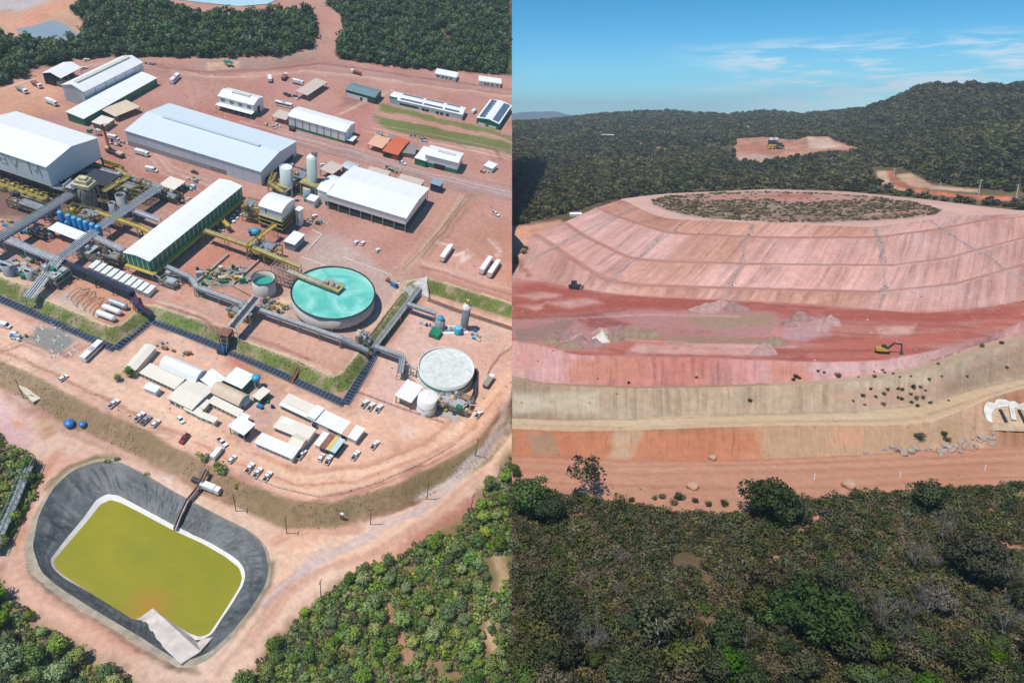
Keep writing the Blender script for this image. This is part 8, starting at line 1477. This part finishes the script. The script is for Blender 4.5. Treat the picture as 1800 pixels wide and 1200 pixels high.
for lb, x, y, s in (('lone rounded boulder on the lower orange verge right of centre', 1492, 856, 1.5), ('lone dark-sided boulder on the orange verge left of centre', 1218, 856, 1.3), ('pale boulder at the foot of the orange slope near the middle', 1252, 806, .9)):
    o = protos[1].copy(); o.data = o.data.copy(); o.data.materials[0] = mat('orange_boulder', (.55, .34, .22), .9, 0, .3, .6); COL.objects.link(o); o.matrix_world = Matrix.Translation(Vector(gR(x, y))+Vector((0, 0, s*.3))) @ Matrix.Diagonal((s*1.3, s, s*.9, 1)); tag(o, lb, 'boulder')
# spoil heaps on the working floor
def heap(seed, r, h, m):
    n = 22; V = []; 
    for i in range(n+1):
        for j in range(n+1):
            x, y = (i/n*2-1), (j/n*2-1); d = math.hypot(x, y); z = max(0, 1-d)**.8; z *= .35+1.3*float(fbm(np.array([x*3.1+seed]), np.array([y*3.1]), seed, 4)[0]); V.append((x*r*1.3*(1+.25*math.sin(seed+3*y)), y*r, z*h-.3*(d > .9)))
    idx = np.arange((n+1)**2).reshape(n+1, n+1); Q = np.stack([idx[:-1, :-1], idx[1:, :-1], idx[1:, 1:], idx[:-1, 1:]], -1).reshape(-1, 4); return npmesh('spoil_heap', V, Q, m)
HM = {'p': mat('heap_pink', (.50, .30, .27), .95, 0, .3, .4), 'o': mat('heap_olive', (.33, .23, .15), .95, 0, .3, .4), 'w': mat('heap_white', (.70, .64, .56), .95, 0, .15, .4), 'm': mat('heap_mauve', (.36, .21, .19), .95, 0, .3, .4)}
HP = [(1000, 596, 3, 1.6, 'm', 'mauve spoil heap at the left end of the heap row'), (1018, 600, 3, 1.7, 'p', 'pink spoil heap left of the white heap'), (1022, 606, 3, 1.8, 'm', 'dark mauve spoil heap in front of the pink one'), (1045, 606, 2.6, 1.5, 'm', 'mauve spoil heap in front of the white heap'), (1057, 598, 2.6, 1.7, 'w', 'bright white spoil heap'), (1078, 596, 3, 1.5, 'o', 'olive spoil heap right of the white heap'), (1090, 590, 2.8, 1.8, 'm', 'mauve spoil heap behind the olive one'), (1110, 590, 3.4, 2, 'o', 'olive spoil heap, second from the right end'), (1138, 590, 3.2, 1.8, 'o', 'olive spoil heap at the right end of the heap row'), (1000, 609, 3.2, 1.2, 'o', 'long olive spoil ridge on the crest of the pink slope'), (968, 600, 2.6, .9, 'o', 'low olive spoil ridge at the left of the crest'), (1060, 585, 2.8, 1.4, 'p', 'pink spoil heap at the back of the heap row'), (1242, 546, 4, 1.7, 'p', 'pink spoil heap on the red road, left of three'), (1266, 541, 4, 2, 'p', 'pink spoil heap on the red road, middle of three'), (1290, 544, 4, 1.7, 'm', 'mauve spoil heap on the red road, right of three'), (1405, 562, 3, 2, 'm', 'mauve heap at the far end of the pink bank'), (1386, 572, 2.4, 1.6, 'm', 'small mauve heap half way along the pink bank'), (1460, 568, 3.4, 1.7, 'p', 'long pink bank edge right of the mauve heaps'), (1442, 578, 3.2, 1.6, 'p', 'pink bank end below the red road'), (1360, 604, 3, 1.4, 'o', 'grey-olive heap at the left end of the rutted strip'), (1342, 620, 2.6, 2., 'p', 'rough pink heap where the slope crest has slipped')]
for k, (x, y, r, h, c, lb) in enumerate(HP): o = heap(k+1, r, h*1.45, HM[c]); o.matrix_world = Matrix.Translation(Vector(gR(x, y))); tag(o, lb, 'spoil heap')
# rock drains down the dump face
RD = mat('drain_stone', (.44, .40, .37), .95, 0, .5, 1.2)
for lb, pts in (('grey stone drain down the left dump face', [(1203, 390), (1190, 402), (1165, 418), (1140, 440), (1108, 462), (1080, 490), (1066, 497)]), ('grey stone drain down the dump face left of the middle', [(1322, 394), (1312, 418), (1305, 456), (1290, 492), (1276, 522)]), ('grey stone drain down the dump face right of the middle', [(1538, 402), (1545, 418), (1552, 462), (1555, 500), (1546, 540)]), ('grey stone drain down the right dump face', [(1638, 390), (1660, 404), (1700, 432), (1740, 452), (1765, 474), (1795, 492)]), ('faint stone drain at the far left of the dump face', [(1112, 365), (1090, 376), (1050, 396), (1000, 420), (950, 448), (930, 462)])):
    b = MB(); Q = [gR(x, y) for x, y in pts]; o = Q[0]; g = random.Random(len(lb))
    for a, c in zip(Q[:-1], Q[1:]):
        L = np.linalg.norm(c-a); n = int(L*2.2)
        for j in range(n):
            p = a+(c-a)*j/n-o; w = 1.1 if 'faint' in lb else 1.5; s = g.uniform(.16, .4); x = p[0]+g.uniform(-w, w); y = p[1]+g.uniform(-.3, .3); z = p[2]+s*.3
            b.add([(x-s, y-s*.7, z-s*.4), (x+s*.9, y-s, z-s*.4), (x+s, y+s*.8, z-s*.3), (x-s*.7, y+s, z-s*.4), (x+g.uniform(-.2, .2)*s, y+g.uniform(-.2, .2)*s, z+s*.7)], [(0, 1, 4), (1, 2, 4), (2, 3, 4), (3, 0, 4), (0, 3, 2, 1)])
    w = b.build('stone_drain', RD); w.matrix_world = Matrix.Translation(Vector(o)); tag(w, lb, 'drain', kind='stuff')
# white lined chute with twin dark culverts at the right edge
P = gR(1778, 742); P0 = P; t = thing('lined_chute', 'white lined mouth with two dark culvert slots at the right edge of the tan slope', 'chute', P, D(-6), 'W')
b = MB(); n = 18; g = random.Random(4); A0 = []; A1 = []; A2 = []
for k in range(n+1):
    a = math.pi*k/n; w = 1+.12*g.uniform(-1, 1); A0.append((-6.6*w*math.cos(a), 4.2*math.sin(a)*.9+.6, 5.6*w*math.sin(a)**.8-.6)); A1.append((-5.6*math.cos(a), .9+1.2*math.sin(a), 3.6*math.sin(a)**.8-.4)); A2.append((-5.0*math.cos(a), 2.6+1.*math.sin(a), 3.2*math.sin(a)-.4))

A0 = []; A1 = []
for k in range(n+1):
    a = math.pi*k/n; w = 1+.1*g.uniform(-1, 1); sn = math.sin(a)**.7; A0.append((-6.4*w*math.cos(a), 5.4*w*sn-.8, 4.6*w*sn+.1)); A1.append((-5.0*math.cos(a), 3.7*sn-.8, 3.1*sn+.35))
m_ = n+1; b.add(A0+A1+[(x, y+.5, z-1.2) for x, y, z in A0], [(k, k+1, m_+k+1, m_+k) for k in range(n)]+[(2*m_+k, 2*m_+k+1, k+1, k) for k in range(n)])
for x in (.2, 5.): b.beam((x, -.2, 1.1), (x+.5, 3.2, 4.), 1.1, .3)
b.build('lining', mat('white_lining', (.70, .66, .58), .85, 0, .35, .5), t)
b = MB(); b.add([(x, y+.1, z-.2) for x, y, z in A1], [tuple(range(m_))[::-1]]); b.add([(-7, -4.2, -.3), (7, -4.2, -.3), (6.2, -.7, .25), (-6.2, -.7, .25)], [(0, 1, 2, 3)]); b.build('face', mat('chute_face', (.60, .42, .27), .9, 0, .35, .4), t)
for x in (-1.6, 2.9): b = MB(); b.beam((x, -.5, .5), (x-.5, 2.4, 2.8), .75, .3); b.build('slot_shade', DARK, t)  # proud dark bars stand in for the shade inside two recesses
# marker posts on the orange road
for k, (x, y) in enumerate(((1431, 842), (1581, 838), (1731, 828))): b = MB(); b.cyl((0, 0, 0), (0, 0, 1.4), .12, n=6); o = b.build('marker_post', WP); o.matrix_world = Matrix.Translation(Vector(gR(x, y))); tag(o, 'white marker post on the near edge of the orange road, %s of three' % ('left', 'middle', 'right')[k], 'post', 'road marker posts')

# ================================================================== AIR
bpy.context.view_layer.update()
lo = np.array([1e9]*3); hi = -lo
for o in COL.objects:
    if o.type == 'MESH' and o.name not in ('haze',):
        c = np.array([o.matrix_world @ Vector(v) for v in o.bound_box]); lo = np.minimum(lo, c.min(0)); hi = np.maximum(hi, c.max(0))
hi = np.maximum(hi, [0, 0, 0]); lo = np.minimum(lo, [0, 0, 0])
b = MB(); b.bx(lo[0]-60, hi[0]+60, lo[1]-120, hi[1]+60, lo[2]-12, hi[2]+14); hm = bpy.data.materials.new('haze_air'); hm.use_nodes = True; ht = hm.node_tree; ht.nodes.remove(ht.nodes['Principled BSDF']); pv = ht.nodes.new('ShaderNodeVolumePrincipled'); pv.inputs['Color'].default_value = (.80, .88, 1., 1); pv.inputs['Density'].default_value = HAZE; pv.inputs['Anisotropy'].default_value = .1; ht.links.new(pv.outputs[0], ht.nodes['Material Output'].inputs['Volume'])
o = b.build('haze', hm); tag(o, 'thin pale air haze over the whole site', 'haze', kind='stuff')
